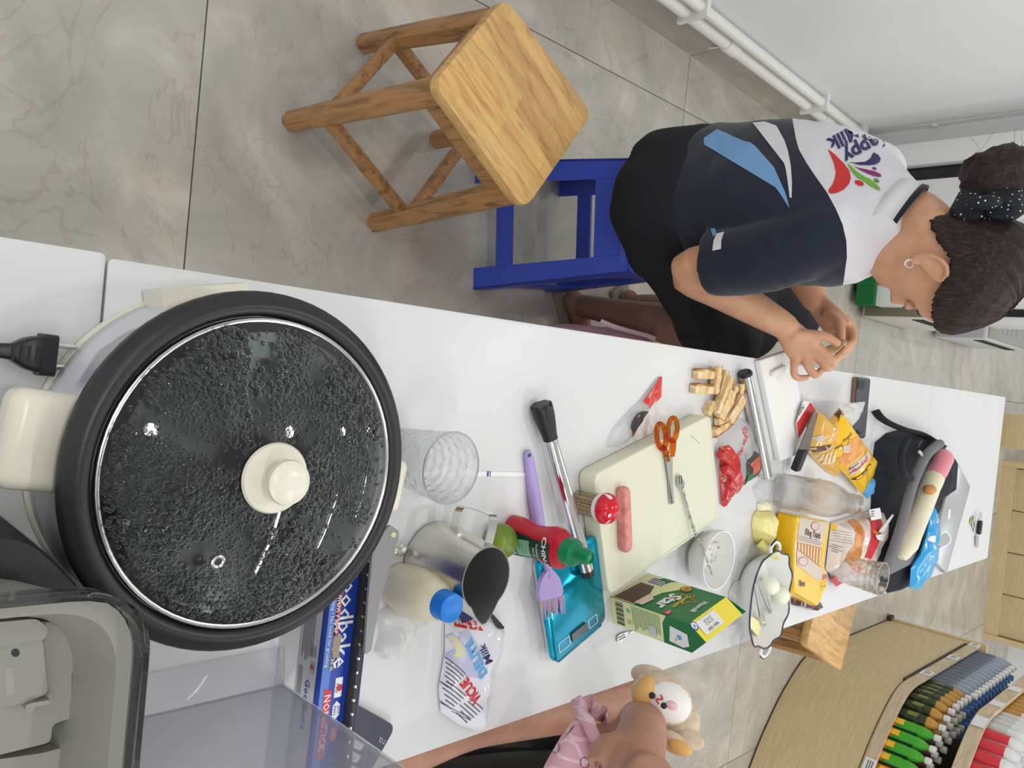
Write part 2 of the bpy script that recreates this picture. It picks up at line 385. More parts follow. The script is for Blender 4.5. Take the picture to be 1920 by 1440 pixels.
# wooden drawer cabinet at the back right
A, Bq = at(1881.7, 863, 0), at(1841.7, 1196.7, 0); ydr = (A.y+Bq.y)/2
dc = thing('drawer_cabinet', 'pale oak drawer cabinet standing by the far right wall', 'cabinet', (A.x, ydr, 0))
bm = B(); H = 1.1; box(bm, ((A.x+Bq.x)/2, ydr+.25, H/2), (Bq.x-A.x, .44, H)); obj('body', bm, K['oak'], dc)
obj('plinth', box(B(), ((A.x+Bq.x)/2, ydr+.02, .045), (Bq.x-A.x, .05, .09)), K['oak'], dc)
for x in (A.x+.02, Bq.x-.02): obj('side_panel', box(B(), (x, ydr+.012, H/2), (.04, .06, H)), K['oak'], dc)
n = 4; wd = (Bq.x-A.x-.09)/n
for k in range(n):
    obj('drawer_front', box(B(), (A.x+.045+wd*(k+.5), ydr+.02, H/2+.04), (wd-.008, .03, H-.1), bev=.002), K['oak'], dc)
ob = thing('wooden_box', 'corner of an oak box at the top edge beyond the table end', 'box', at(1915, 812, .3))
obj('body', box(B(), at(1925, 812, .25)+V((0, .1, 0)), (.22, .25, .3), bev=.004), K['oak'], ob)

# tables: three in a row and the near one
LE = lambda y: at(202, 483.3, TZ).lerp(at(1883, 744, TZ), (y-at(202, 483.3, TZ).y)/(at(1883, 744, TZ).y-at(202, 483.3, TZ).y))
RE = lambda y: at(740, 1430.7, TZ).lerp(at(1853, 1046, TZ), (y-at(740, 1430.7, TZ).y)/(at(1853, 1046, TZ).y-at(740, 1430.7, TZ).y))
ya = at(202, 483.3, TZ).y; yb = at(1490, 690, TZ).y; yc2 = at(1745, 757, TZ).y; yd = at(1883, 744, TZ).y+.02
def table(y0, y1, label, dz=0, dx=0, legs=True):
    t = thing('table', label, 'table', (LE(y0).x, y0, 0), 'white tables standing end to end')
    c = [LE(y0)+V((dx, .0012, dz)), RE(y0)+V((dx, .0012, dz)), RE(y1)+V((dx, -.0012, dz)), LE(y1)+V((dx, -.0012, dz))]
    bm = B(); p = rpoly(c, .006, 3); loft(bm, [[q-V((0, 0, .025)) for q in p], [q-V((0, 0, .001)) for q in p], [q for q in inset(p, .998)]])
    obj('tabletop', bm, K['table'], t)
    for a, b in ((c[0], c[3]), (c[1], c[2])):
        s = .06 if a is c[0] else -.06; obj('apron', beam(B(), a+V((s, .05, -.045)), b+V((s, -.05, -.045)), .02, .04), K['white'], t)
    for q, sx, sy in ((c[0], 1, 1), (c[1], -1, 1), (c[2], -1, -1), (c[3], 1, -1)):
        b = q+V((sx*.075, sy*.07, 0)); obj('leg', box(B(), (b.x, b.y, (TZ-.025)/2), (.03, .03, TZ-.025)), K['white'], t)
table(ya-1.2, ya, 'white table at the left edge, under the black plug', dz=-.001, dx=-.004)
table(ya, yb, 'white table under the hot pot and the cream board')
table(yb, yc2, 'white table under the bread bags and the backpack')
table(yc2, yd, 'white table end with the keys lying on it')

# ================================================================ STOOLS
def wood_stool(label, feet, top, z=.485, name='wooden_stool'):
    c = sum((V(p) for p in feet), V((0, 0, 0)))/4
    t = thing(name, label, 'stool', (c.x, c.y, 0), 'square wooden stools')
    tp = [V((p.x, p.y, z)) for p in top]
    e = (tp[1]-tp[0]).normalized(); rz = math.atan2(e.y, e.x)
    L = [M.Rotation(-rz, 4, 'Z') @ (p-V((c.x, c.y, 0))) for p in tp]
    bm = B(); P = rpoly(L, .03, 6)
    loft(bm, [[q-V((0, 0, .026)) for q in inset(P, .985)], [q-V((0, 0, .02)) for q in P], [q-V((0, 0, .006)) for q in P], [q-V((0, 0, .0012)) for q in inset(P, .99)], inset(P, .972)])
    s = obj('seat', bm, K['seatwood'], t, world=False); s.rotation_euler.z = rz
    hh = []
    for f, q in zip(feet, tp):
        cc = sum(tp, V((0, 0, 0)))/4; h = V((cc.x+(q.x-cc.x)*.8, cc.y+(q.y-cc.y)*.8, z-.026)); hh.append((V(f), h))
    for f, h in hh:
        u = (hh[1][0]-hh[0][0]).normalized(); bm = B(); v = V((0, 0, 1)).cross(u)
        rings = []
        for q, w in ((f, .019), (f.lerp(h, .5), .021), (h, .022)):
            rings.append([q+u*a*w+v*b*w for a, b in ((-1, -.55), (-.55, -1), (.55, -1), (1, -.55), (1, .55), (.55, 1), (-.55, 1), (-1, .55))])
        loft(bm, rings); obj('leg', bm, K['legwood'], t)
    for i in range(4):
        fr = .3 if i % 2 else .26
        a = hh[i][0].lerp(hh[i][1], fr); b = hh[(i+1) % 4][0].lerp(hh[(i+1) % 4][1], fr)
        obj('stretcher', beam(B(), a, b, .024, .03, bev=.006), K['legwood'], t)
        a = hh[i][0].lerp(hh[i][1], .93); b = hh[(i+1) % 4][0].lerp(hh[(i+1) % 4][1], .93)
        obj('rail', beam(B(), a, b, .02, .045, bev=.003), K['legwood'], t)
    return t
zs = .485
feet = [at(545, 228, 0), at(702, 418, 0), at(818, 262, 0), at(682, 82, 0)]
top = [at(812, 156, zs), at(985, 395, zs), at(1113, 212, zs), at(948, -8, zs)]
wood_stool('square wooden stool standing alone on the tiles, seat toward the wall', feet, top)
# stool on the far side of the table, its seat sticking out under the table edge
z2 = .46; q0, q1 = at(1512, 1212, z2), at(1578, 1260, z2); e = (q1-q0); nrm = V((-e.y, e.x, 0)).normalized()
d2 = at(1608, 1130, z2)-q1; d2.z = 0
tp2 = [q0, q1, q1+d2.normalized()*.34, q0+d2.normalized()*.34]
cc = sum(tp2, V((0, 0, 0)))/4; ft2 = [V((cc.x+(p.x-cc.x)*.92, cc.y+(p.y-cc.y)*.92, 0)) for p in tp2]
wood_stool('square wooden stool tucked under the right table edge by the display counter', ft2, tp2, z2)

# blue plastic stool
K['bluep'] = mat('blue_plastic', s2l(58, 80, 186), .32)
zb = .47
n0, n1 = at(1183, 503, zb), at(1190, 305, zb)            # near edge of the seat
e1 = (n0-n1).normalized(); e2 = V((-e1.y, e1.x, 0)); wS = (n0-n1).length+.02
cS = (n0+n1)/2+e2*(wS/2); cS.z = 0
bsn = thing('plastic_stool', 'blue plastic stool under the seated woman', 'stool', (cS.x, cS.y, 0))
def ring(z, hw, r): return rpoly([cS+e1*(a*hw)+e2*(b*hw)+V((0, 0, z)) for a, b in ((-1, -1), (1, -1), (1, 1), (-1, 1))], r, 4)
bm = B(); loft(bm, [ring(zb-.03, wS/2+.004, .03), ring(zb-.008, wS/2, .03), ring(zb, wS/2-.008, .03)]); obj('seat', bm, K['bluep'], bsn)
g0, g1 = at(922, 562, 0), at(888, 325, 0); hwb = (g0-g1).length/2+.0
def P4(s, u, z):                             # point on side s (0 near,1 right,2 far,3 left), u -1..1
    f = 1-z/zb; hw = wS/2+(hwb-wS/2)*f
    a, b = ((u, -1), (1, u), (-u, 1), (-1, -u))[s]; return cS+e1*(a*hw)+e2*(b*hw)+V((0, 0, z))
def pane(s, u0, u1, z0, z1, t=.006):
    nrm = (-e2, e1, e2, -e1)[s]; q = [P4(s, u0, z0), P4(s, u1, z0), P4(s, u1, z1), P4(s, u0, z1)]; bm = B(); prism(bm, [p-nrm*t for p in q], q); return bm
lw = .34
for s in range(4):
    bm = pane(s, -1, -1+lw, 0, zb-.01)
    bm2 = pane((s-1) % 4, 1-lw, 1, 0, zb-.01); me = bpy.data.meshes.new('t'); bm2.to_mesh(me); bm.from_mesh(me); bpy.data.meshes.remove(me); bm2.free()
    obj('leg', bm, K['bluep'], bsn, flat=True)
    for nm, u0, u1, z0, z1 in (('side_panel', -1+lw-.01, 1-lw+.01, zb-.10, zb-.01), ('stretcher', -1+lw-.01, 1-lw+.01, .075, .125)):
        obj(nm, pane(s, u0, u1, z0, z1, .007), K['bluep'], bsn, flat=True)
# ================================================================ HOT POT
PC = V((.1228, .3683, TZ))
pot = thing('hot_pot', 'large electric hot pot with black rim and fogged glass lid', 'hot pot', PC)
K['potbody'] = noisy('pot_enamel', s2l(206, 206, 212), s2l(160, 158, 168), 9, 2, .25, .52, .56)
lz = lambda prof, n=72: lathe(B(), prof, n, M.Translation(PC))
obj('body', lz([(.15, .004), (.16, .006), (.1635, .012), (.162, .03), (.16, .06), (.158, .104), (.15, .11)]), K['potbody'], pot)
obj('base_ring', lz([(.15, .0), (.165, .001), (.1665, .006), (.164, .011), (.15, .012)]), K['cream'], pot)
_rp = smooth_path([V((a, 0, z)) for a, z in [(.147, .098), (.158, .099), (.1668, .106), (.1682, .114), (.165, .122), (.157, .127), (.149, .126), (.1455, .121)]], 5)
obj('pan_rim', lz([(p.x, p.z) for p in _rp]+[(.1455, .1), (.14, .05), (.138, .02), (.05, .018)]), mat('pan_black', (.016, .016, .018), .36), pot)
# glass lid: dome with condensation
RL, HL = .1425, .026; RS = (RL*RL+HL*HL)/(2*HL); zc = .126+HL-RS
dome = [(RL*k/22, zc+sqrt(RS*RS-(RL*k/22)**2)) for k in range(22, 0, -1)]
lidm = glass('fogged_glass', (.42, .46, .47), .02, 1.5); N, b = nodes(lidm)
tc = nn(N, 'ShaderNodeTexCoord'); vo = nn(N, 'ShaderNodeTexVoronoi', Scale=120); vo.feature = 'SMOOTH_F1'; vo.inputs['Smoothness'].default_value = .25
v2 = nn(N, 'ShaderNodeTexVoronoi', Scale=260); v2.feature = 'SMOOTH_F1'
nz = nn(N, 'ShaderNodeTexNoise', Scale=17, Detail=3); nz2 = nn(N, 'ShaderNodeTexNoise', Scale=11, Detail=2)
mp = nn(N, 'ShaderNodeMapping'); mp.inputs['Location'].default_value = (3, 1, 0)
for t in (vo, v2, nz): N.links.new(tc.outputs['Object'], t.inputs['Vector'])
N.links.new(tc.outputs['Object'], mp.inputs[0]); N.links.new(mp.outputs[0], nz2.inputs['Vector'])
def math_(op, a, b=None, clamp=False):
    n = nn(N, 'ShaderNodeMath', operation=op); n.use_clamp = clamp
    for i, q in enumerate((a, b)):
        if q is None: continue
        if isinstance(q, (int, float)): n.inputs[i].default_value = q
        else: N.links.new(q, n.inputs[i])
    return n.outputs[0]
big = math_('SUBTRACT', 1, math_('MULTIPLY', vo.outputs['Distance'], 1.5), True)
sm = math_('MULTIPLY', math_('SUBTRACT', 1, math_('MULTIPLY', v2.outputs['Distance'], 1.5), True), .5)
pick = math_('MULTIPLY', math_('SUBTRACT', nz2.outputs['Fac'], .46), 14, True)
hgt = math_('ADD', math_('MULTIPLY', big, pick), math_('MULTIPLY', sm, math_('SUBTRACT', 1, pick)))
mask = math_('MULTIPLY', math_('SUBTRACT', nz.outputs['Fac'], .42), 9, True)
hgt = math_('MULTIPLY', hgt, mask)
bp = nn(N, 'ShaderNodeBump', Strength=.75, Distance=.0035); N.links.new(hgt, bp.inputs['Height'])
# the outer face stays smooth (clean lamp reflections); the wet inner face carries the drops
lidw = glass('wet_glass', (.6, .65, .65), .03, 1.33)
for src in (N,):
    pass
inner = glass('droplet_face', (.75, .8, .8), .04, 1.3)
b.inputs['Roughness'].default_value = .0
bp.inputs['Strength'].default_value = .0
lid = obj('lid', lathe(B(), dome+[(.002, zc+RS)]+[(.002, zc+RS-.003)]+[(r*.99, z-.003) for r, z in dome[::-1]], 72, M.Translation(PC)), lidm, pot)
obj('lid_band', lz([(.1408, .1215), (.1442, .1215), (.1445, .1255), (.1437, .1275), (.1425, .1278), (.141, .1268)]), K['steel'], lid)
zk = zc+RS
obj('knob', lz([(.0, zk), (.0315, zk-.0015), (.0325, zk+.001), (.031, zk+.0035), (.022, zk+.006), (.0125, zk+.0085), (.0115, zk+.015), (.0185, zk+.021), (.0205, zk+.024), (.0198, zk+.027), (.016, zk+.0295), (.005, zk+.0305)], 48), K['cream'], lid)
vp = at(412, 1055, TZ+.147); r0 = V((vp.x-PC.x, vp.y-PC.y, 0)); zz = zc+sqrt(RS*RS-r0.length_squared)
nrm = (V((r0.x, r0.y, zz-zc))).normalized(); fm = frame(PC+V((r0.x, r0.y, zz)), nrm.cross(V((0, 1, 0))), V((0, 1, 0)))
if (fm.to_3x3() @ V((0, 0, 1))).z < 0: fm = fm @ M.Rotation(pi, 4, 'X')
obj('steam_vent', lathe(B(), [(.0034, -.002), (.0062, .0002), (.0064, .0014), (.005, .002), (.0034, .0012), (.0033, -.003)], 20, fm, cap=False), K['steel'], lid)
obj('vent_hole', lathe(B(), [(.0033, .0003), (.0001, .0004)], 16, fm), K['black'], lid)
# condensation: real drops under the glass
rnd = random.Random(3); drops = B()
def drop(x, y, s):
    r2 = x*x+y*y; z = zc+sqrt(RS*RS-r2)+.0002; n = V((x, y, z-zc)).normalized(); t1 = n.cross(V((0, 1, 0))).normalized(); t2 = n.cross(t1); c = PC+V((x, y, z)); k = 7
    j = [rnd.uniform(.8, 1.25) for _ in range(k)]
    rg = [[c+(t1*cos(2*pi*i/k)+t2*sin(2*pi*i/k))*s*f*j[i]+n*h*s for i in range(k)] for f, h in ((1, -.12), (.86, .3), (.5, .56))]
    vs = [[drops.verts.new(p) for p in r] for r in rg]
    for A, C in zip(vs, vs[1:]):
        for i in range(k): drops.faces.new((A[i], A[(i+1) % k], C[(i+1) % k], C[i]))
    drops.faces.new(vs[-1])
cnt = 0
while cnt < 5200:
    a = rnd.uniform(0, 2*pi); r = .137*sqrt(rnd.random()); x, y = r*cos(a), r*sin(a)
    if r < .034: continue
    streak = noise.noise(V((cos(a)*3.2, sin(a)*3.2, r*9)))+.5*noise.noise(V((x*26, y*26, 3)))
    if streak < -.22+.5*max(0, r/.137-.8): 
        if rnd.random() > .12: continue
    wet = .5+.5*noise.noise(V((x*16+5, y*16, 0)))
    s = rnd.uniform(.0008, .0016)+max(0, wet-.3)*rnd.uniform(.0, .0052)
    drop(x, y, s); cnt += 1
dm_ = mat('drops_painted_rims', (.02, .024, .026), .05, spec=.9, alpha=.8); N, b = nodes(dm_); lw = nn(N, 'ShaderNodeLayerWeight', Blend=.5)
N.links.new(ramp(N, lw.outputs['Facing'], [(.3, (.016, .019, .021)), (.5, (.05, .055, .058)), (.7, (.5, .52, .52))]), b.inputs['Base Color'])  # pale rims painted by viewing angle, imitating light refracted in the drops
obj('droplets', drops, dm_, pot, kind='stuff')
def handle(name, ang, z, w, d, h):
    u = V((cos(ang), sin(ang), 0)); c = PC+u*(.160+d/2)+V((0, 0, z)); bm = B(); box(bm, c, (d+.03, w, h), basis(u), bev=min(h, d)*.42, seg=5); obj(name, bm, K['cream'], pot)
def ang_of(p): return math.atan2(p.y-PC.y, p.x-PC.x)
aH = ang_of(at(85, 828, TZ+.085))
handle('handle', aH, .078, .082, .03, .04); handle('handle', aH+pi, .078, .06, .022, .036)
handle('control_socket', ang_of(at(375, 553, TZ+.04)), .034, .085, -.002, .044)

# ================================================================ SMALL THINGS NEAR THE POT
pl = thing('power_plug', 'black two-pin power plug with cord lying beside the hot pot', 'plug', at(60, 660, TZ))
z = TZ+.012; pa, pb, = at(-20, 655, z), at(72, 664, z); ax = (pb-pa).normalized(); sd = V((-ax.y, ax.x, 0))
bm = B(); rings = []
for s, hw, hh in ((0, .006, .006), (.012, .007, .007), (.022, .013, .011), (.03, .0155, .012), (.034, .0155, .012)):
    c = pb-ax*.034+ax*s; rings.append(rpoly([c+sd*a*hw+V((0, 0, bb*hh)) for a, bb in ((-1, -1), (1, -1), (1, 1), (-1, 1))], .004, 3))
loft(bm, rings); body = obj('plug_body', bm, K['black'], pl)
bm = B(); rings = []
for s in (0, .012):
    c = pb+ax*s; rings.append(rpoly([c+sd*a*.0185+V((0, 0, bb*.0125)) for a, bb in ((-1, -1), (1, -1), (1, 1), (-1, 1))], .006, 4))
loft(bm, rings); obj('plug_face', bm, K['black'], pl)
for s in (-.0095, .0095): obj('pin', tube(B(), [pb+ax*.008+sd*s, pb+ax*.028+sd*s, pb+ax*.0305+sd*s], [.0024, .0024, .0014], 12), K['chrome'], pl)
bm = B()
for k in range(4): box(bm, pb-ax*(.004+.006*k)+V((0, 0, .0125-.0006*k)), (.002, .014, .002), basis(ax))
obj('grip_rib', bm, K['blackm'], pl)
obj('cord', tube(B(), smooth_path([pb-ax*.034, at(-60, 648, TZ+.006), at(-160, 700, TZ+.004), at(-120, 830, TZ+.004), at(8, 862, TZ+.004), at(40, 880, TZ+.004)], 6), .0035, 8), K['black'], pl)

# ================================================================ TUMBLERS
def tumbler(label, rimpx, h, r1, r0, rows, ang0=0):
    c = at(*rimpx, TZ+h); c.z = TZ
    t = thing('glass_tumbler', label, 'glass', c, 'honeycomb glass tumblers')
    n = 60; prof = 34; bm = B(); rings = []
    def outer(z, i):
        r = r0+(r1-r0)*z/h; 
        if .012 < z < h*.86:                  # honeycomb relief
            a = i/n*rows; q = z/(h/7.5); row = int(q); u = (a+.5*(row % 2)) % 1-.5; w = q-row-.5
            d = max(abs(u)*1.9, abs(w)*1.5+abs(u)*.6); r -= .0022*max(0, 1-d*d*1.4)
        return r
    for k in range(prof+1):
        z = h*k/prof; rings.append([c+V((cos(2*pi*i/n)*outer(z, i), sin(2*pi*i/n)*outer(z, i), z)) for i in range(n)])
    for k in range(10, -1, -1):
        z = .008+(h-.008)*k/10; r = (r0+(r1-r0)*z/h)-.0026; rings.append([c+V((cos(2*pi*i/n)*r, sin(2*pi*i/n)*r, z)) for i in range(n)])
    loft(bm, rings); obj('glass_wall', bm, K['glass'], t)
    bm = B(); lathe(bm, [(r1-.0028, h-.001), (r1-.0026, h+.0008), (r1-.0013, h+.0014), (r1, h+.0008), (r1+.0002, h-.001)], n, M.Translation(c), cap=False); obj('rim', bm, K['glass'], t)
tumbler('clear honeycomb glass tumbler right beside the hot pot', (846, 878), .105, .0435, .034, 14)
tumbler('clear honeycomb glass tumbler at the table edge by the backpack', (1655, 1086), .12, .04, .03, 12)

# ================================================================ PITCHER
c = at(912, 1085, TZ+.105); c.z = TZ
pit = thing('milk_pitcher', 'stainless steel milk pitcher with spout and band handle', 'pitcher', c)
sp = (at(905, 1200, TZ+.105)-at(912, 1085, TZ+.105)); sa = math.atan2(sp.y, sp.x)
def prad(z, a):
    t = z/.105; r = .052-.012*t**1.3 if t < 1 else .04
    d = abs((a-sa+pi) % (2*pi)-pi)
    if t > .55: r += (t-.55)/.45*.02*max(0, 1-d/.62)**1.3
    return r
K['pitsteel'] = mat('brushed_steel', (.66, .63, .57), .26, metal=1)
bm = B(); n = 56; rings = []
for k in range(0, 23):
    z = .105*k/22; z_ = max(z, .0015); rr = 1-.06*max(0, (.006-z)/.006)
    rings.append([c+V((cos(2*pi*i/n), sin(2*pi*i/n), 0))*(prad(z_, 2*pi*i/n)*rr)+V((0, 0, z_)) for i in range(n)])
loft(bm, rings, cap=False); bm.faces.new([bm.verts.new(p) for p in rings[0]][::-1])
obj('body', bm, K['pitsteel'], pit)
bm = B(); rings = []
for z, dr in ((.1052, .0004), (.1052, -.0012), (.09, -.0015), (.05, -.0015), (.01, -.0015), (.004, -.004)):
    rings.append([c+V((cos(2*pi*i/n), sin(2*pi*i/n), 0))*(prad(min(z, .105), 2*pi*i/n)+dr)+V((0, 0, z)) for i in range(n)])
loft(bm, rings, cap=False); bm.faces.new([bm.verts.new(p) for p in rings[-1]]); obj('inner_lining', bm, mat('dull_steel', (.2, .2, .2), .5, metal=.5), pit)
ha = at(900, 935, TZ+.07); ha = math.atan2(ha.y-c.y, ha.x-c.x)
u = V((cos(ha), sin(ha), 0)); w = V((-u.y, u.x, 0)); bm = B()
path = smooth_path([c+u*.041+V((0, 0, .098)), c+u*.068+V((0, 0, .1)), c+u*.078+V((0, 0, .092)), c+u*.078+V((0, 0, .045)), c+u*.072+V((0, 0, .034)), c+u*.047+V((0, 0, .03))], 5)
rings = []
for i, p in enumerate(path):
    t = (path[min(i+1, len(path)-1)]-path[max(i-1, 0)]).normalized(); nv = w.cross(t)
    rings.append([p+w*a*.0068+nv*b*.0009 for a, b in ((-1, -1), (1, -1), (1, 1), (-1, 1))])
loft(bm, rings); obj('handle', bm, K['chrome'], pit)
# ================================================================ PRINTS
def fr(p0, p1, z, up=None): a, b = at(*p0, z), at(*p1, z); return frame(a, b-a, V((0, 0, 1)).cross(b-a))
def rectbm(f, u0, v0, u1, v1, e=.0004, r=0, n=3):
    pts = [V((u0, v0, e)), V((u1, v0, e)), V((u1, v1, e)), V((u0, v1, e))]
    if r: pts = rpoly(pts, r, n)
    bm = B(); bm.faces.new([bm.verts.new(f @ p) for p in pts]); return bm
def prect(par, f, u0, v0, u1, v1, m, name='print', e=.0004, r=0): return obj(name, rectbm(f, u0, v0, u1, v1, e, r), K[m] if isinstance(m, str) else m, par, flat=True)
def ptext(par, f, s, u, v, size, m, bold=0, rot=0, sx=1, e=.0007, ital=0, name='lettering', align='CENTER', res=1):
    return obj(name, text_bm(s, size, f @ M.Translation((u, v, e)) @ M.Rotation(rot, 4, 'Z'), bold, align, ital, sx, res=res), K[m] if isinstance(m, str) else m, par, flat=True)
def ppoly(par, f, pts, m, name='print', e=.0005):
    bm = B(); bm.faces.new([bm.verts.new(f @ V((a, b, e))) for a, b in pts]); return obj(name, bm, K[m] if isinstance(m, str) else m, par, flat=True)
def plines(par, f, u0, u1, v0, v1, n, m='ink', frac=.35, e=.0006, ragged=.25, vert=False, name='small_print'):
    rn = random.Random(n*7+int(u0*1e4)); bm = B(); h = (v1-v0)/n
    for k in range(n):
        v = v0+h*(k+.5); u = u1-(u1-u0)*ragged*rn.random(); q = [(u0, v-h*frac/2), (u, v-h*frac/2), (u, v+h*frac/2), (u0, v+h*frac/2)]
        bm.faces.new([bm.verts.new(f @ V((a, b, e))) for a, b in q])
    return obj(name, bm, K[m] if isinstance(m, str) else m, par, flat=True, kind='stuff')
def pcirc(par, f, u, v, r, m, r2=None, e=.0005, name='print', n=24):
    bm = B(); r2 = r2 or r; bm.faces.new([bm.verts.new(f @ V((u+r*cos(2*pi*i/n), v+r2*sin(2*pi*i/n), e))) for i in range(n)]); return obj(name, bm, K[m] if isinstance(m, str) else m, par, flat=True)
def dpoly(par, tree, pxs, z, m, name='print', off=.0008, step=.006):    # a print laid over a bag from above
    bm = grid_face(B(), [at(x, y, z) for x, y in pxs], step); drape(bm, tree, (0, 0, -1), off); return obj(name, bm, K[m] if isinstance(m, str) else m, par)
def dtext(par, tree, s, p0, p1, z, size, m, bold=.01, sx=1, ital=0, off=.0013, name='lettering'):
    f = fr(p0, p1, z); L = (at(*p1, z)-at(*p0, z)).length; bm = text_bm(s, size, f @ M.Translation((L/2, 0, 0)), bold, 'CENTER', ital, sx, res=2)
    drape(bm, tree, (0, 0, -1), off); return obj(name, bm, K[m] if isinstance(m, str) else m, par, flat=True)
def dlines(par, tree, p0, p1, z, wid, n, m='ink', off=.0012):
    f = fr(p0, p1, z); L = (at(*p1, z)-at(*p0, z)).length; bm = B(); rn = random.Random(n+int(p0[0])); h = wid/n
    for k in range(n):
        v = -wid/2+h*(k+.5); u1 = L*(1-.3*rn.random()); m_ = 6
        for j in range(m_):
            a, b = u1*j/m_, u1*(j+1)/m_; bm.faces.new([bm.verts.new(f @ V(q)) for q in ((a, v-h*.11, 0), (b, v-h*.11, 0), (b, v+h*.11, 0), (a, v+h*.11, 0))])
    drape(bm, tree, (0, 0, -1), off); return obj('small_print', bm, K[m] if isinstance(m, str) else m, par, flat=True, kind='stuff')

# ================================================================ LOWER LEFT: appliance tub, acrylic stand, parchment box, device
tb = thing('appliance_body', 'black rounded appliance base under the grey tub, at the left edge', 'appliance', (.15, .1, TZ))
out = [at(x, y, .86) for x, y in ((-260, 1000), (0, 999), (55, 1010), (105, 1052), (160, 1112), (215, 1180), (215, 1500), (-260, 1500))]
bm = B(); P = rpoly(out, .02, 4); fl_ = lambda z, f: [V((p.x, p.y, z)) for p in inset(P, f)]
loft(bm, [fl_(TZ+.001, 1.0), fl_(TZ+.10, 1.0), fl_(TZ+.118, .985), fl_(TZ+.122, .95)]); obj('body', bm, K['blackm'], tb)
zr = 1.0; ZB = TZ+.122
tub = thing('plastic_tub', 'grey plastic tub with smoky clear rim and moulded tray, bottom left corner', 'tub', at(150, 1300, ZB))
cor = [at(-330, 1117, zr), V((.176, .226, zr)), V((.50, .2255, zr)), V((.5, -.10, zr))]; cor[0].x = .166; cor[0].y = -.1
def tr(z, f, r=.05): return [V((p.x, p.y, z)) for p in rpoly(inset(cor, f), r, 8)]
K['tub'] = mat('tub_plastic', s2l(142, 140, 133), .35); K['smoke'] = glass('smoky_rim', (.35, .35, .37), .03, 1.45, .25)
bm = B(); loft(bm, [tr(ZB+.002, .86), tr(zr-.03, .95), tr(zr-.016, .965), tr(zr-.016, .905), tr(zr-.05, .84), tr(zr-.085, .80), tr(zr-.09, .3)], cap=True); obj('shell', bm, K['tub'], tub)
bm = B(); loft(bm, [tr(zr-.03, .985), tr(zr, 1.0), tr(zr+.002, .992), tr(zr, .975), tr(zr-.014, .968)], cap=False); obj('rim', bm, K['smoke'], tub)
zt_ = zr-.078
def trayp(pxs, z, h, nm, m='tub', r=.004): obj(nm, slab(B(), rpoly([at(x, y, z) for x, y in pxs], r, 3), -h), K[m], tub)
trayp([(-60, 1175), (85, 1165), (120, 1175), (142, 1190), (146, 1232), (158, 1246), (160, 1260), (152, 1340), (98, 1358), (95, 1392), (-60, 1430)], zr-.062, .02, 'tray')
trayp([(-60, 1172), (70, 1160), (92, 1180), (84, 1200), (-60, 1225)], zr-.052, .01, 'tray_flap')
trayp([(-20, 1212), (80, 1196), (90, 1300), (50, 1318), (-20, 1330)], zr-.057, .006, 'tray_plate')
pts = [at(x, y, zr-.0568) for x, y in ((29+8*cos(a), 1224+8*sin(a)) for a in [2*pi*i/18 for i in range(18)])]
obj('round_hole', slab(B(), pts, -.004), K['blackm'], tub)
obj('slot', slab(B(), rpoly([at(x, y, zr-.0568) for x, y in ((8, 1252), (23, 1250), (28, 1300), (12, 1304))], .004, 4), -.004), K['grey'], tub)
obj('side_slot', slab(B(), rpoly([at(x, y, zr-.0615) for x, y in ((135, 1262), (142, 1262), (142, 1330), (134, 1330))], .003, 4), -.004), mat('tub_recess', s2l(110, 106, 92), .5), tub)
trayp([(60, 1318), (95, 1312), (96, 1320), (64, 1326), (62, 1336), (48, 1336), (48, 1322)], zr-.053, .008, 'moulded_rib', r=.002)
trayp([(-60, 1432), (80, 1412), (125, 1400), (150, 1390), (172, 1420), (178, 1500), (-60, 1520)], zr-.07, .012, 'lower_tray')
obj('round_hole', slab(B(), [at(124+5*cos(2*pi*i/12), 1418+7*sin(2*pi*i/12), zr-.0695) for i in range(12)], -.004), K['blackm'], tub)

K['acryl'] = glass('smoky_acrylic', (.86, .86, .9), .06, 1.3, .72)
ac = thing('acrylic_stand', 'clear acrylic stand with an upright sheet, lower left by the grey tub', 'stand', at(520, 1250, TZ))
xw = at(532, 1284, TZ+.004).x; x0 = at(505, 1217, TZ+.004).x; ye = at(532, 1284, TZ+.004).y
obj('base_lip', box(B(), ((x0+xw)/2, ye-.135, TZ+.0035), (xw-x0, .25, .006), bev=.001), glass('clear_acrylic', (.95, .95, .97), .02, 1.35, .6), ac)
obj('lip_edge', box(B(), ((x0+xw)/2-.002, ye-.008, TZ+.0095), (xw-x0, .004, .006), basis((xw-x0, .004, 0))), K['acryl'], ac)
obj('upright_sheet', box(B(), (xw+.002, ye-.135, TZ+.18), (.004, .27, .36), bev=.001), mat('frosted_acrylic', s2l(168, 168, 180), .3, alpha=.5), ac)
obj('bright_edge', box(B(), (xw+.002, ye+.001, TZ+.18), (.0046, .002, .36)), glass('acrylic_edge', (.9, .93, .95), 0, 1.45, .3), ac)

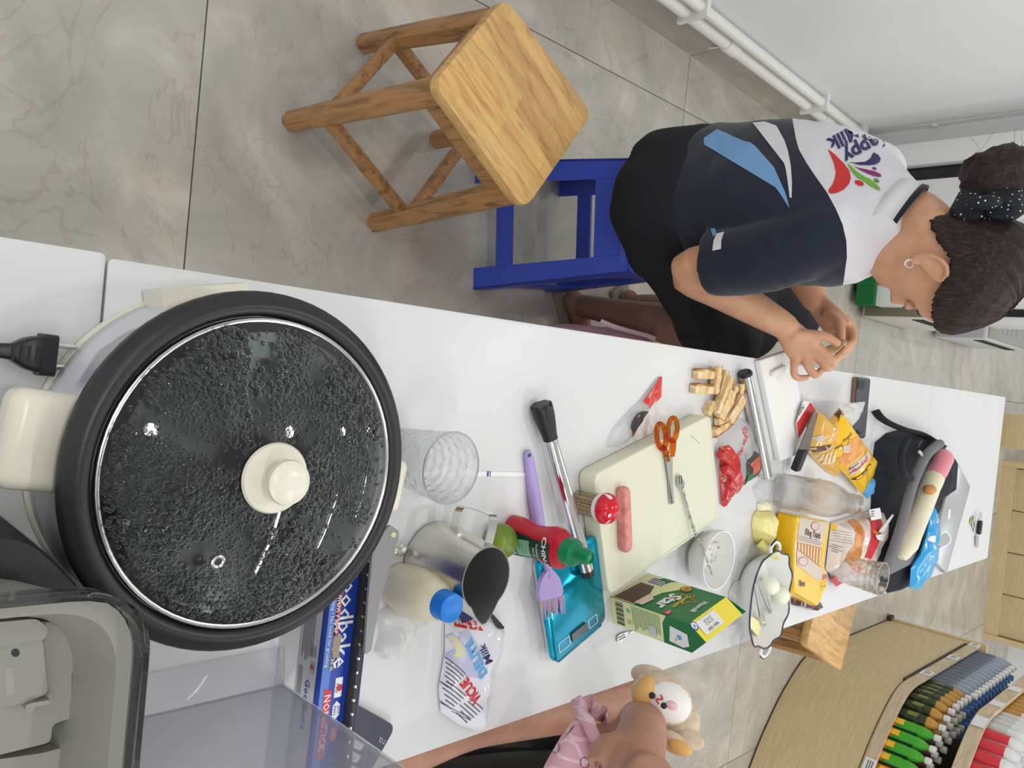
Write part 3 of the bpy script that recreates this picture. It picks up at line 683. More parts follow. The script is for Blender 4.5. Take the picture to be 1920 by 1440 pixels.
# parchment paper box
zt = TZ+.05
A1, A2, B1, B2 = at(616.5, 1136.5, zt), at(595, 1324, zt), at(674.5, 1086, zt), at(647, 1361, zt)
bx = (A2-A1).normalized(); O = A1-bx*.11; by = V((0, 0, 1)).cross(bx); Wt = (B1-A1).dot(by); Lb = .37
pb = thing('paper_box', 'long blue parchment paper box lying between the hot pot and the acrylic sheet', 'box', O-V((0, 0, .05)))
ft = frame(O, bx, by); c = ft @ V((Lb/2, Wt/2, -.025))
obj('carton', box(B(), c, (Lb, Wt, .05), basis(bx), bev=.0015), K['blue'], pb)
fs = frame(O-V((0, 0, .05)), bx, V((0, 0, 1)))
fs.translation = O-by*.0004-V((0, 0, .05)); gw = mat('grey_print', s2l(196, 198, 202), .45)
prect(pb, fs, .001, .001, Lb-.001, .042, gw, 'side_print')
o1 = .11
prect(pb, ft, o1-.06, .001, Lb-.002, .012, mat('light_blue_print', s2l(84, 120, 200), .4), 'blue_band')
plines(pb, fs, o1+.015, o1+.075, .006, .03, 7); plines(pb, fs, o1+.08, o1+.125, .004, .014, 4)
ptext(pb, fs, 'Goodbake', o1+.12, .026, .014, 'blue', .02)
prect(pb, fs, o1+.05, .026, o1+.064, .038, 'paper', 'badge', r=.003); prect(pb, fs, o1+.068, .026, o1+.082, .038, 'paper', 'badge', r=.001)
pcirc(pb, fs, o1+.075, .032, .003, 'red', e=.0008)
sc = Wt/.05
ptext(pb, ft, 'Free cooking • No need for greasing', o1+.02, .0075*sc, .0068, 'paper', .002)
prect(pb, ft, o1-.06, .0135*sc, o1+.035, .022*sc, 'red', 'red_band'); ptext(pb, ft, 'Parchment Paper', o1+.0, .0178*sc, .0095, 'paper', .015)
prect(pb, ft, o1+.05, .0125*sc, o1+.075, .021*sc, mat('grey_blue_print', s2l(80, 86, 110), .4), 'size_box', e=.0005); ptext(pb, ft, '20 : 30 m', o1+.062, .0165*sc, .007, 'paper', .005)
ptext(pb, ft, 'Goodbake', o1+.012, .031*sc, .0285, 'paper', .012, sx=1.02)
ppoly(pb, ft, [(o1+.035, .015*sc), (o1+.04, .013*sc), (o1+.06, .016*sc), (o1+.062, .028*sc), (o1+.05, .026*sc), (o1+.036, .029*sc)], mat('torn_cardboard', s2l(168, 152, 132), .8), 'torn_patch', e=.0012)
ppoly(pb, ft, [(o1+.095, .009*sc), (o1+.175, .007*sc), (o1+.175, .020*sc), (o1+.098, .0215*sc)], 'red', 'red_flag', e=.0008); ptext(pb, ft, 'NON-STICK', o1+.134, .0143*sc, .012, 'paper', .008, e=.0012)
prect(pb, ft, o1+.085, .027*sc, o1+.108, .04*sc, 'paper', 'badge', r=.001); pcirc(pb, ft, o1+.097, .035*sc, .004, 'red', e=.0008); ptext(pb, ft, 'TTTP', o1+.097, .0295*sc, .005, 'ink', e=.0009)
ppoly(pb, ft, [(o1+.112, .033*sc), (o1+.117, .027*sc), (o1+.129, .027*sc), (o1+.134, .033*sc), (o1+.129, .04*sc), (o1+.117, .04*sc)], 'paper', 'badge'); ptext(pb, ft, 'ISO\n9001', o1+.123, .034*sc, .0062, 'blue', .005, e=.0009)
ppoly(pb, ft, [(o1+.14, .04*sc), (o1+.142, .029*sc), (o1+.15, .026*sc), (o1+.158, .029*sc), (o1+.16, .04*sc)], 'red', 'badge'); ptext(pb, ft, 'FOOD\nSAFETY', o1+.15, .034*sc, .004, 'paper', .004, e=.0009)
fl2 = box(B(), ft @ V((Lb/2, Wt+.003, .004)), (Lb, .008, .022), basis(bx), bev=.001); obj('cutter_flap', fl2, K['ink'], pb)
bm = B()
for k in range(22): box(bm, ft @ V((.01+k*.016, Wt-.001, .016)), (.003, .002, .003), basis(bx))
obj('cutter_teeth', bm, K['steel'], pb, kind='stuff')
obj('flap_print', box(B(), ft @ V((Lb/2+.05, Wt+.0075, .001)), (Lb-.12, .0012, .026), basis(bx)), K['blue'], pb)
for k, (u, m) in enumerate(((o1+.08, 'paper'), (o1+.11, 'paper'), (o1+.135, 'red'))): obj('badge', box(B(), ft @ V((u, Wt+.0083, .002)), (.02, .0012, .016), basis(bx)), K[m], pb)

stp = thing('plastic_strip', 'grey translucent plastic strip standing between the hot pot and the cream bottle', 'plastic strip', at(715, 1090, TZ))
K['greyfilm'] = mat('grey_translucent', s2l(150, 148, 150), .3, alpha=.8)
z = TZ+.075
obj('strip', slab(B(), rpoly([at(x, y, z) for x, y in ((700, 1020), (732, 984), (749, 996), (746, 1015), (712, 1130), (696, 1220), (684, 1228), (690, 1130))], .003, 3), -.004), K['greyfilm'], stp)
obj('yellow_hole', slab(B(), [at(738+5*cos(2*pi*i/12), 1003+5*sin(2*pi*i/12), z+.0006) for i in range(12)], -.002), mat('pale_yellow', s2l(214, 206, 150), .4), stp)
spn = thing('metal_spoon', 'chrome spoon tip poking out beside the hot pot', 'spoon', at(750, 1030, TZ))
obj('bowl_tip', ball(B(), at(752, 1032, TZ+.012), (.008, .011, .003)), K['chrome'], spn); obj('stem', tube(B(), [at(752, 1030, TZ+.012), at(728, 1010, TZ+.01)], .004, 8), K['chrome'], spn)
tc_ = thing('pocket_router', 'dark navy pocket router with rounded corners lying past the parchment box', 'device', at(700, 1385, TZ))
zc_ = TZ+.014; cr = at(744, 1363, zc_); d1 = (at(692, 1334, zc_)-cr).normalized(); d2 = (at(728, 1422, zc_)-cr); d2 = (d2-d1*d2.dot(d1)).normalized()
q = [cr, cr+d1*.095, cr+d1*.095+d2*.062, cr+d2*.062]; P = rpoly(q, .011, 5); K['tcl'] = mat('navy_shell', s2l(48, 54, 68), .4)
bm = B(); dz = lambda z, f: [V((p.x, p.y, z)) for p in inset(P, f)]
loft(bm, [dz(TZ+.0005, .95), dz(TZ+.004, 1), dz(zc_-.003, 1), dz(zc_, .95)]); obj('shell', bm, K['tcl'], tc_)
fT = frame(q[3]+V((0, 0, .0002)), d2*-1, d1) if d2.cross(d1).z < 0 else frame(q[0]+V((0, 0, .0002)), d2, d1)
ptext(tc_, fT, 'TCL', .04, .012, .0075, gw, .01, rot=pi/2)
prect(tc_, fT, .004, .03, .014, .066, 'paper', 'sticker', r=.004); ptext(tc_, fT, 'TCL', .009, .045, .007, 'red', .01, rot=pi/2, e=.001)
prect(tc_, fT, .018, .035, .028, .066, 'paper', 'sticker', r=.004)

# ================================================================ BOTTLES ROUND THE POT
c = at(745, 1096, TZ)
my = thing('mayonnaise_bottle', 'squat cream squeeze bottle with a ribbed blue cap', 'bottle', c)
obj('body', lathe(B(), [(.024, .001), (.029, .004), (.031, .02), (.032, .045), (.0295, .065), (.022, .084), (.0165, .09), (.015, .094)], 36, M.Translation(c)), noisy('mayonnaise', s2l(224, 216, 190), s2l(214, 204, 172), 30, rough=.3), my)
bm = B(); n = 64; rings = []
for z, r, a in ((.088, .0185, 1), (.106, .0178, 1), (.108, .0172, 0), (.109, .0155, 0)): rings.append([c+V((cos(2*pi*i/n), sin(2*pi*i/n), 0))*(r*(1-.03*a*(i % 2)))+V((0, 0, z)) for i in range(n)])
loft(bm, rings); obj('cap', bm, mat('blue_cap', s2l(30, 122, 214), .35), my)
lm = thing('lime', 'green lime behind the pitcher handle', 'lime', at(918, 1008, TZ))
obj('fruit', jitter(ball(B(), at(918, 1008, TZ)+V((0, 0, .0235)), (.025, .0235, .0235), 24, 18), .0006, 120), noisy('lime_skin', s2l(118, 140, 46), s2l(86, 116, 30), 24, rough=.35), lm)
obj('stem_end', ball(B(), at(918, 1008, TZ)+V((.0, -.0235, .024)), (.004, .003, .004), 10, 8), noisy('lime_tip', s2l(120, 120, 60), s2l(90, 100, 40), 40), lm)
c = at(958, 1000, TZ); fd = V((-.25, -.97, 0))
kt = thing('ketchup_bottle', 'red chilli sauce bottle with a green nozzle cap and dark label', 'bottle', c)
wax = math.atan2(fd.x, -fd.y); wax = V((.93, .1, 0)).normalized()
def krings(tab, n=40):
    ux = wax; uy = V((-ux.y, ux.x, 0)); return [[c+ux*(a*cos(2*pi*i/n))+uy*(b*sin(2*pi*i/n))+V((0, 0, z)) for i in range(n)] for a, b, z in tab]
ktab = [(.026, .018, .001), (.0285, .0205, .006), (.0285, .0205, .02), (.0265, .0195, .035), (.0235, .018, .052), (.025, .019, .068), (.029, .021, .085), (.0285, .021, .098), (.022, .018, .109), (.015, .0145, .113)]
bb = []; 
for i in range(len(ktab)-1):
    for k in range(3): t = k/3; bb.append(tuple(a+(b-a)*t for a, b in zip(ktab[i], ktab[i+1])))
bb.append(ktab[-1])
kb = obj('body', loft(B(), krings(bb)), mat('chilli_red', s2l(186, 22, 42), .25), kt)
obj('cap', lathe(B(), [(.0185, .108), (.0195, .109), (.0195, .118), (.018, .124), (.0115, .128), (.0105, .138), (.0115, .1385), (.009, .15), (.0065, .1515), (.006, .149), (.002, .149)], 32, M.Translation(c)), mat('green_cap', s2l(0, 122, 74), .25), kt)
ktree = bvh_of(kb)
def kdec(pts, m, name='label', off=.0007, step=.004):
    nrm = V((.55, -.83, 0)).normalized(); xx = V((.83, .55, 0)).normalized(); bm = grid_face(B(), [c+nrm*.08+xx*u+V((0, 0, v)) for u, v in pts], step); drape(bm, ktree, -nrm, off); return obj(name, bm, K[m] if isinstance(m, str) else m, kt)
def ktxt(s, u, v, size, m, rot=0, bold=.01):
    nrm = V((.55, -.83, 0)).normalized(); xx = V((.83, .55, 0)).normalized(); bm = text_bm(s, size, frame(c+nrm*.08, xx, V((0, 0, 1))) @ M.Translation((u, v, 0)) @ M.Rotation(rot, 4, 'Z'), bold, res=2); drape(bm, ktree, -nrm, .0018); obj('lettering', bm, K[m], kt, flat=True)
kdec(rpoly([V((-.024, .014, 0)), V((.02, .012, 0)), V((.02, .072, 0)), V((.016, .098, 0)), V((-.018, .1, 0)), V((-.02, .07, 0))], .006, 3) and [(q.x, q.y) for q in rpoly([V((-.021, .016, 0)), V((.019, .014, 0)), V((.016, .06, 0)), V((.019, .09, 0)), V((-.019, .096, 0)), V((-.015, .06, 0))], .006, 3)], mat('dark_green_label', s2l(24, 56, 44), .35))
kdec([(-.012, .03), (.012, .03), (.012, .055), (-.012, .055)], mat('pale_green_label', s2l(120, 170, 140), .4), 'label_patch', .0012)
kdec([(-.012, .017), (.012, .017), (.012, .027), (-.012, .027)], gw, 'barcode', .0012)
ktxt('CHIN-SU', 0, .086, .0115, 'paper', .08, .02); ktxt('TƯƠNG ỚT', 0, .071, .005, 'paper'); ktxt('TỎI ỚT', 0, .064, .004, 'paper')
for dx, dz in ((-.004, .037), (0, .042), (.004, .048)): ktxt('━━━', 0, dz, .004, 'green')
kdec([(.006, .072), (.016, .073), (.016, .082), (.008, .082)], 'red', 'chilli_picture', .0013)

# ================================================================ KITCHEN SCALE, BRUSH, MUDDLER, JAR
zs = TZ+.024
sc_ = thing('kitchen_scale', 'shiny teal digital kitchen scale with a small display', 'kitchen scale', at(1070, 1130, TZ))
cs = [at(x, y, zs) for x, y in ((1009, 1052), (1119, 1003), (1137, 1163), (1040, 1246))]; K['teal'] = mat('teal_metallic', s2l(20, 158, 190), .16, metal=.75); K['tealdark'] = mat('teal_edge', s2l(10, 112, 140), .22, metal=.6)
P = rpoly(cs, .014, 6); dz = lambda z, f: [V((p.x, p.y, z)) for p in inset(P, f)]
bm = B(); loft(bm, [dz(zs-.009, 1.0), dz(zs-.006, 1.012), dz(zs-.001, 1.0), dz(zs, .985)]); obj('platform', bm, K['teal'], sc_)
bm = B(); loft(bm, [dz(TZ+.001, .86), dz(TZ+.004, .9), dz(zs-.009, .95)]); obj('base', bm, K['paper'], sc_)
fS = fr((1062, 1205), (1108, 1168), zs+.0003); Lx = (at(1108, 1168, zs)-at(1062, 1205, zs)).length
obj('display', slab(B(), rpoly([fS @ V(p) for p in ((Lx*.22, -.007, .0012), (Lx*.82, -.007, .0012), (Lx*.82, .007, .0012), (Lx*.22, .007, .0012))], .0015, 3), -.0014), mat('display_glass', s2l(60, 66, 70), .15), sc_)
for u0, u1 in ((-.018, Lx*.14), (Lx*.9, Lx+.016)):
    bm = B(); a = rpoly([V((u0, -.008, .0006)), V((u1, -.008, .0006)), V((u1, .008, .0006)), V((u0, .008, .0006))], .002, 3); b_ = inset(a, .9)
    va = [bm.verts.new(fS @ p) for p in a]; vb = [bm.verts.new(fS @ p) for p in b_]
    for i in range(len(va)): j = (i+1) % len(va); bm.faces.new((va[i], va[j], vb[j], vb[i]))
    obj('button_outline', bm, K['paper'], sc_, flat=True)
bm = B(); e_ = at(1137, 1163, zs)-at(1040, 1246, zs); nrm = V((e_.y, -e_.x, 0)).normalized(); m_ = (at(1137, 1163, zs)+at(1040, 1246, zs))/2
obj('front_lip', box(bm, m_+nrm*.002+V((0, 0, -.005)), (e_.length-.02, .006, .008), basis(e_), bev=.002), K['tealdark'], sc_)
K['lilac'] = mat('lilac_silicone', s2l(176, 158, 214), .45)
br = thing('silicone_brush', 'lilac silicone pastry brush lying under the chilli sauce bottle', 'brush', at(1000, 930, TZ))
hp = smooth_path([at(989, 845, TZ+.006), at(996, 890, TZ+.006), at(1003, 940, TZ+.008), at(1012, 990, TZ+.012), at(1024, 1050, TZ+.024), at(1031, 1082, TZ+.03)], 5)
rr = [.0035, .006, .0072, .0075, .0078, .008, .0082, .0085, .009, .0092, .0092, .009, .009, .0088, .0085, .0082, .0078, .0072, .0068, .0064, .006, .0058, .0056, .0055, .0055, .0055][:len(hp)]
obj('handle', tube(B(), hp, rr+[.0055]*(len(hp)-len(rr)), 14, up=(0, 0, 1), sx=1.15), K['lilac'], br)
obj('hang_hole', lathe(B(), [(.003, 0), (.0001, .0003)], 14, frame(at(993, 854, TZ+.0125), (1, 0, 0), (0, 1, 0))), K['ink'], br)
z = zs+.008
obj('head', slab(B(), rpoly([at(x, y, z) for x, y in ((1025, 1072), (1037, 1068), (1050, 1084), (1057, 1110), (1052, 1118), (1014, 1128), (1011, 1112), (1015, 1090))], .004, 3), -.007), K['lilac'], br)
for k in range(20):
    a = at(1015+41*k/19, 1126-11*k/19, z-.003); rn = random.Random(k); b = at(1017+41*k/19+rn.uniform(-2, 2), 1150+rn.uniform(-6, 14)-8*k/19, z-.005)
    obj('bristle', tube(B(), [a, a.lerp(b, .5), b], [.0013, .0012, .0008], 6), K['lilac'] if k % 3 else mat('tan_bristle', s2l(196, 164, 130), .5), br)
md = thing('muddler', 'chrome bar muddler with black ends, leaning from table to teal scale', 'muddler', at(1050, 900, TZ))
a, b = at(1014, 757, TZ+.0165), at(1103, 1080, zs+.012); d = (b-a).normalized(); T = lambda s: a+d*s; L = (b-a).length
obj('shaft', tube(B(), [T(.055), T(.06), T(L-.03), T(L-.012)], [.0098, .0105, .0112, .0112], 20), K['chrome'], md)
bm = B(); n = 24; f0 = frame(a, V((0, 0, 1)).cross(d), V((0, 0, 1))); f0 = M((V((0, 0, 1)).cross(d), d.cross(V((0, 0, 1)).cross(d)), d)).transposed().to_4x4(); f0.translation = a
rings = [[f0 @ V((r*(1-(.14*(i % 4 < 2) if s < .004 else 0))*cos(2*pi*i/n), r*(1-(.14*(i % 4 < 2) if s < .004 else 0))*sin(2*pi*i/n), s)) for i in range(n)] for s, r in ((0, .0155), (.003, .0162), (.005, .0165), (.02, .016), (.05, .0115), (.057, .0112))]
loft(bm, rings); obj('toothed_head', bm, K['black'], md)
obj('end_cap', tube(B(), [T(L-.012), T(L-.004), T(L), T(L+.002)], [.0115, .0115, .009, .004], 18), K['black'], md)
c = at(1082, 940, TZ)
mj = thing('toothpick_jar', 'small clear toothpick jar with a red and white spotted mushroom cap', 'jar', c)
prof = []
for k in range(22): z = .002+.044*k/21; prof.append((.0185+.0009*sin(k*1.6), z))
obj('jar_body', lathe(B(), prof, 28, M.Translation(c)), glass('jar_plastic', (.9, .88, .84), .05, 1.3, .45), mj)
for k in range(26):
    rn = random.Random(k+50); a_ = rn.uniform(0, 6.28); r_ = .014*sqrt(rn.random()); p = c+V((r_*cos(a_), r_*sin(a_), .003)); obj('toothpick', tube(B(), [p, p+V((rn.uniform(-.002, .002), rn.uniform(-.002, .002), .04))], .0011, 5), mat('toothpick_wood', s2l(212, 190, 150), .6) if k == 0 else bpy.data.materials['toothpick_wood'], mj)
obj('collar', lathe(B(), [(.0192, .044), (.021, .046), (.0215, .054), (.02, .056)], 32, M.Translation(c)), K['paper'], mj)
dm = lathe(B(), [(.0225, .054), (.0245, .057), (.024, .062), (.021, .0685), (.015, .074), (.008, .077), (.001, .0778)], 36, M.Translation(c)); capo = obj('mushroom_cap', dm, mat('toadstool_red', s2l(206, 28, 46), .18), mj)
ct_ = bvh_of(capo)
for x, y, r1, r2 in ((1130, 936, .0045, .003), (1122, 951, .005, .0035), (1122, 968, .0045, .003), (1143, 932, .003, .004), (1136, 965, .0028, .002), (1148, 960, .0015, .001), (1138, 978, .004, .0015)):
    p = at(x, y, TZ+.068); bm = grid_face(B(), [p+V((r1*cos(2*pi*i/12)*rnd.uniform(.85, 1.15), r2*sin(2*pi*i/12)*rnd.uniform(.85, 1.15), 0)) for i in range(12)], .002); drape(bm, ct_, (0, 0, -1), .0004); obj('white_spot', bm, K['paper'], mj)
stw = thing('paper_straw_sleeve', 'white paper strip with a small blue print lying on the table by the tumbler', 'paper strip', at(940, 888, TZ))
obj('strip', slab(B(), [at(x, y, TZ+.0012) for x, y in ((790, 884), (905, 884), (992, 886), (990, 891), (993, 893), (905, 893), (790, 894))], -.0008), mat('tissue', (.86, .86, .86), .6), stw)
prect(stw, fr((913, 889), (922, 889), TZ+.0013), 0, -.003, .003, .004, 'blue'); prect(stw, fr((918, 889), (924, 889), TZ+.0013), .0, -.0035, .0015, .0045, 'blue')
# ================================================================ CREAM BOARD AND WHAT LIES ON IT
zb_ = TZ+.035
cb = thing('cutting_board', 'thick cream plastic board with raised edge in the middle of the table', 'cutting board', at(1230, 945, TZ))
K['board'] = mat('cream_board', s2l(222, 221, 198), .42)
q = [at(x, y, zb_) for x, y in ((1113, 890), (1333, 776), (1351, 973), (1142, 1118))]; P = rpoly(q, .018, 7); dz = lambda z, f: [V((p.x, p.y, z)) for p in inset(P, f)]
bm = B(); loft(bm, [dz(TZ+.001, .985), dz(TZ+.004, 1.0), dz(zb_-.004, 1.0), dz(zb_-.001, .992), dz(zb_, .98), dz(zb_, .955), dz(zb_-.0016, .945), dz(zb_-.0016, .3)])
obj('slab', bm, K['board'], cb); zb2 = zb_-.0016
prect(cb, fr((1296, 816), (1319, 839), zb2), 0, -.0006, .033, .0006, mat('scratch', s2l(172, 170, 150), .6), 'scratch')
sg = thing('sausage', 'pink uncooked sausage stick lying on the cream board by the mushroom jar', 'sausage', at(1171, 975, zb2))
a, b = at(1168, 913, zb2+.009), at(1173, 1034, zb2+.009); d = (b-a).normalized(); sd = V((-d.y, d.x, 0)); bm = B(); rings = []
for s, w in ((0, .55), (.003, .85), (.008, 1), (.5, 1.02), (.9, 1), (.975, .8), (1, .5)):
    cc = a+(b-a)*(s if s > .05 or s == 0 else s/.12) if s >= .5 or s == 0 else a+d*s
    rings.append(rpoly([cc+sd*x*.0095*w+V((0, 0, y*.0088*w)) for x, y in ((-1, -1), (1, -1), (1, 1), (-1, 1))], .004, 4))
loft(bm, rings); obj('meat', jitter(bm, .0005, 90), noisy('sausage_meat', s2l(214, 140, 134), s2l(190, 104, 98), 70, rough=.45, lo=.45, hi=.7), sg)
scs = thing('scissors', 'steel scissors with amber plastic handles lying on the cream board', 'scissors', at(1253, 862, zb2))
zc_ = zb2+.005; amb = glass('amber_plastic', s2l(236, 150, 40), .08, 1.35, .35); stl = mat('blade_steel', (.5, .5, .5), .3, metal=1)
def loop(cxy, rx, ry, tilt, tail):
    pts = []
    for k in range(20):
        t = 2*pi*k/20; u, v = rx*cos(t), ry*sin(t); pts.append(at(cxy[0]+u*cos(tilt)-v*sin(tilt), cxy[1]+u*sin(tilt)+v*cos(tilt), zc_))
    bm = B(); n = 10; rings = []
    for i, p in enumerate(pts):
        t = (pts[(i+1) % 20]-pts[i-1]).normalized(); o = V((t.y, -t.x, 0)); rings.append([p+o*cos(2*pi*k/n)*.0042+V((0, 0, 1))*sin(2*pi*k/n)*.0045 for k in range(n)])
    rings.append(rings[0]); vs = [[bm.verts.new(p) for p in r] for r in rings[:-1]]
    for i in range(20):
        A, C = vs[i], vs[(i+1) % 20]
        for k in range(n): bm.faces.new((A[k], A[(k+1) % n], C[(k+1) % n], C[k]))
    tube(bm, [at(x, y, zc_) for x, y in tail], [.0048, .0052, .004], 10); return bm
obj('handle', loop((1240, 818), 8.5, 24, -.12, ((1243, 838), (1249, 850), (1252, 864))), amb, scs)
obj('handle', loop((1261, 805), 8.5, 22, .08, ((1263, 826), (1262, 840), (1260, 856))), amb, scs)
obj('blade', slab(B(), [at(x, y, zc_+.001) for x, y in ((1248, 856), (1256, 852), (1265, 944), (1262, 945))], -.0016), stl, scs)
obj('blade', slab(B(), [at(x, y, zc_-.001) for x, y in ((1250, 860), (1261, 854), (1262, 943), (1257, 946))], -.0016), stl, scs)
obj('pivot_screw', lathe(B(), [(.003, 0), (.0028, .0012), (.001, .0014)], 14, M.Translation(at(1254, 853, zc_+.003))), K['steel'], scs)
# bowl
zr_ = TZ+.052; c = at(1349, 1051, zr_); c.z = TZ
bw = thing('white_bowl', 'small white bowl with oily residue, the twisted fork resting in it', 'bowl', c)
K['ceramic'] = mat('white_ceramic', (.78, .775, .76), .15)
bwb = obj('body', lathe(B(), [(.026, .001), (.028, 0), (.03, .003), (.046, .014), (.0545, .032), (.0565, .05), (.0553, .0525), (.0538, .0525), (.052, .046), (.046, .026), (.036, .012), (.02, .0075), (.001, .007)], 56, M.Translation(c)), K['ceramic'], bw)
bt = bvh_of(bwb); rn = random.Random(5); bm = B()
for k in range(60):
    a, r = rn.uniform(0, 6.28), .038*sqrt(rn.random()); p = c+V((r*cos(a)-.004, r*sin(a)+.006, .2)); h = bt.ray_cast(p, V((0, 0, -1)))
    if h[0]: ball(bm, h[0]+V((0, 0, .0003)), (rn.uniform(.001, .003), rn.uniform(.001, .003), .0012), 8, 6)
obj('oil_drops', bm, glass('oil', (.98, .97, .86), 0, 1.35), bw, kind='stuff')
bm = grid_face(B(), [c+V((x, y, .1)) for x, y in ((-.038, -.01), (-.034, .016), (-.02, .024), (-.016, .0), (-.026, -.02))], .004); drape(bm, bt, (0, 0, -1), .0005); obj('sauce_smear', bm, mat('mayo_smear', s2l(238, 232, 160), .25), bw)
fk = thing('twisted_fork', 'twisted steel bar spoon with fork end, from cream board into the white bowl', 'bar spoon', at(1300, 990, TZ))
p0, p1, p2, p3 = at(1278, 914, zb2+.0045), at(1300, 990, zb2+.008), at(1318, 1030, zr_+.004), at(1334, 1076, TZ+.03)
path = smooth_path([p0, p1, p2, p3], 14); bm = B(); rings = []
for i, p in enumerate(path):
    t = (path[min(i+1, len(path)-1)]-path[max(i-1, 0)]).normalized(); u = t.cross(V((0, 0, 1))).normalized(); w = t.cross(u); a = i*.85
    rings.append([p+(u*cos(a+k*pi/2)*(.0034 if k % 2 else .0022)+w*sin(a+k*pi/2)*(.0034 if k % 2 else .0022)) for k in range(4)])
loft(bm, rings); obj('twisted_stem', bm, K['steel'], fk, sharp=25)
obj('fork_head', slab(B(), rpoly([at(x, y, zb2+.006) for x, y in ((1271, 893), (1276, 889), (1284, 906), (1283, 916), (1276, 918), (1271, 908))], .003, 3), -.0016), K['steel'], fk)
for k in (-1, 1): obj('tine_gap', slab(B(), [at(1275.5+k*2+x, 900+y, zb2+.0063) for x, y in ((-.6, -8), (.6, -8), (1.6, 8), (.4, 8))], -.0004), K['ink'], fk)
obj('spoon_bowl', ball(B(), at(1339, 1090, TZ+.02), (.0075, .014, .003), 16, 10, basis(V((.95, .3, 0)))), K['chrome'], fk)
f2 = thing('steel_fork', 'end of a small steel fork poking out from behind the green carton', 'fork', at(1170, 1195, TZ))
obj('head', slab(B(), rpoly([at(x, y, TZ+.004) for x, y in ((1158, 1194), (1162, 1190), (1178, 1184), (1184, 1186), (1176, 1196), (1164, 1205), (1158, 1204))], .002, 3), -.002), K['steel'], f2)
obj('stem', tube(B(), [at(1180, 1187, TZ+.004), at(1212, 1172, TZ+.006)], .002, 8), K['steel'], f2)
for k in range(2): obj('tine_gap', slab(B(), [at(x+k*1.5, y+k*4, TZ+.0045) for x, y in ((1159, 1197), (1160, 1195.5), (1172, 1189), (1171, 1191))], -.0005), K['ink'], f2)

# ================================================================ GREEN CARTON
Q0, Q1, Q3 = at(1144, 1118, TZ), at(1150, 1169, TZ), at(1221, 1071, TZ); hC = .155
Q3 = Q0+(Q3-Q0)*.92; Q2 = Q1+Q3-Q0
ca = thing('creamer_carton', 'green and yellow creamer carton standing beside the cream board', 'carton', (Q0+Q2)/2)
K['cgreen'] = mat('carton_green', s2l(12, 112, 58), .35); K['cyellow'] = mat('carton_yellow', s2l(244, 224, 74), .4); K['ccream'] = mat('carton_cream', s2l(222, 224, 168), .4)
U = V((0, 0, hC)); bq = [Q0, Q1, Q2, Q3]
obj('body', prism(B(), [p+V((0, 0, .0005)) for p in bq], [p+U for p in bq]), K['cgreen'], ca, flat=True)
ri = V((0, 0, hC+.028)); m0, m3 = Q0.lerp(Q1, .45)+ri, Q3.lerp(Q2, .45)+ri
bm = B(); bm.faces.new([bm.verts.new(p) for p in (Q0+U, Q3+U, m3, m0)]); obj('top_flap', bm, K['cyellow'], ca, flat=True, solid=.0008)
bm = B(); bm.faces.new([bm.verts.new(p) for p in (Q1+U, Q2+U, m3, m0)]); obj('back_flap', bm, mat('carton_board', s2l(206, 206, 204), .6), ca, flat=True, solid=.0008)
bm = B(); bm.faces.new([bm.verts.new(p) for p in (Q3+U, Q2+U, m3+(Q3-Q0).normalized()*.012)]); obj('side_flap', bm, K['cgreen'], ca, flat=True, solid=.0008)
bm = B(); bm.faces.new([bm.verts.new(p) for p in (Q0+U, Q1+U, m0)]); obj('side_flap', bm, K['cgreen'], ca, flat=True, solid=.0008)
w1 = (Q0-Q3).length; f1 = frame(Q3, Q0-Q3, V((0, 0, 1))); w2 = (Q1-Q0).length; f2_ = frame(Q0, Q1-Q0, V((0, 0, 1)))
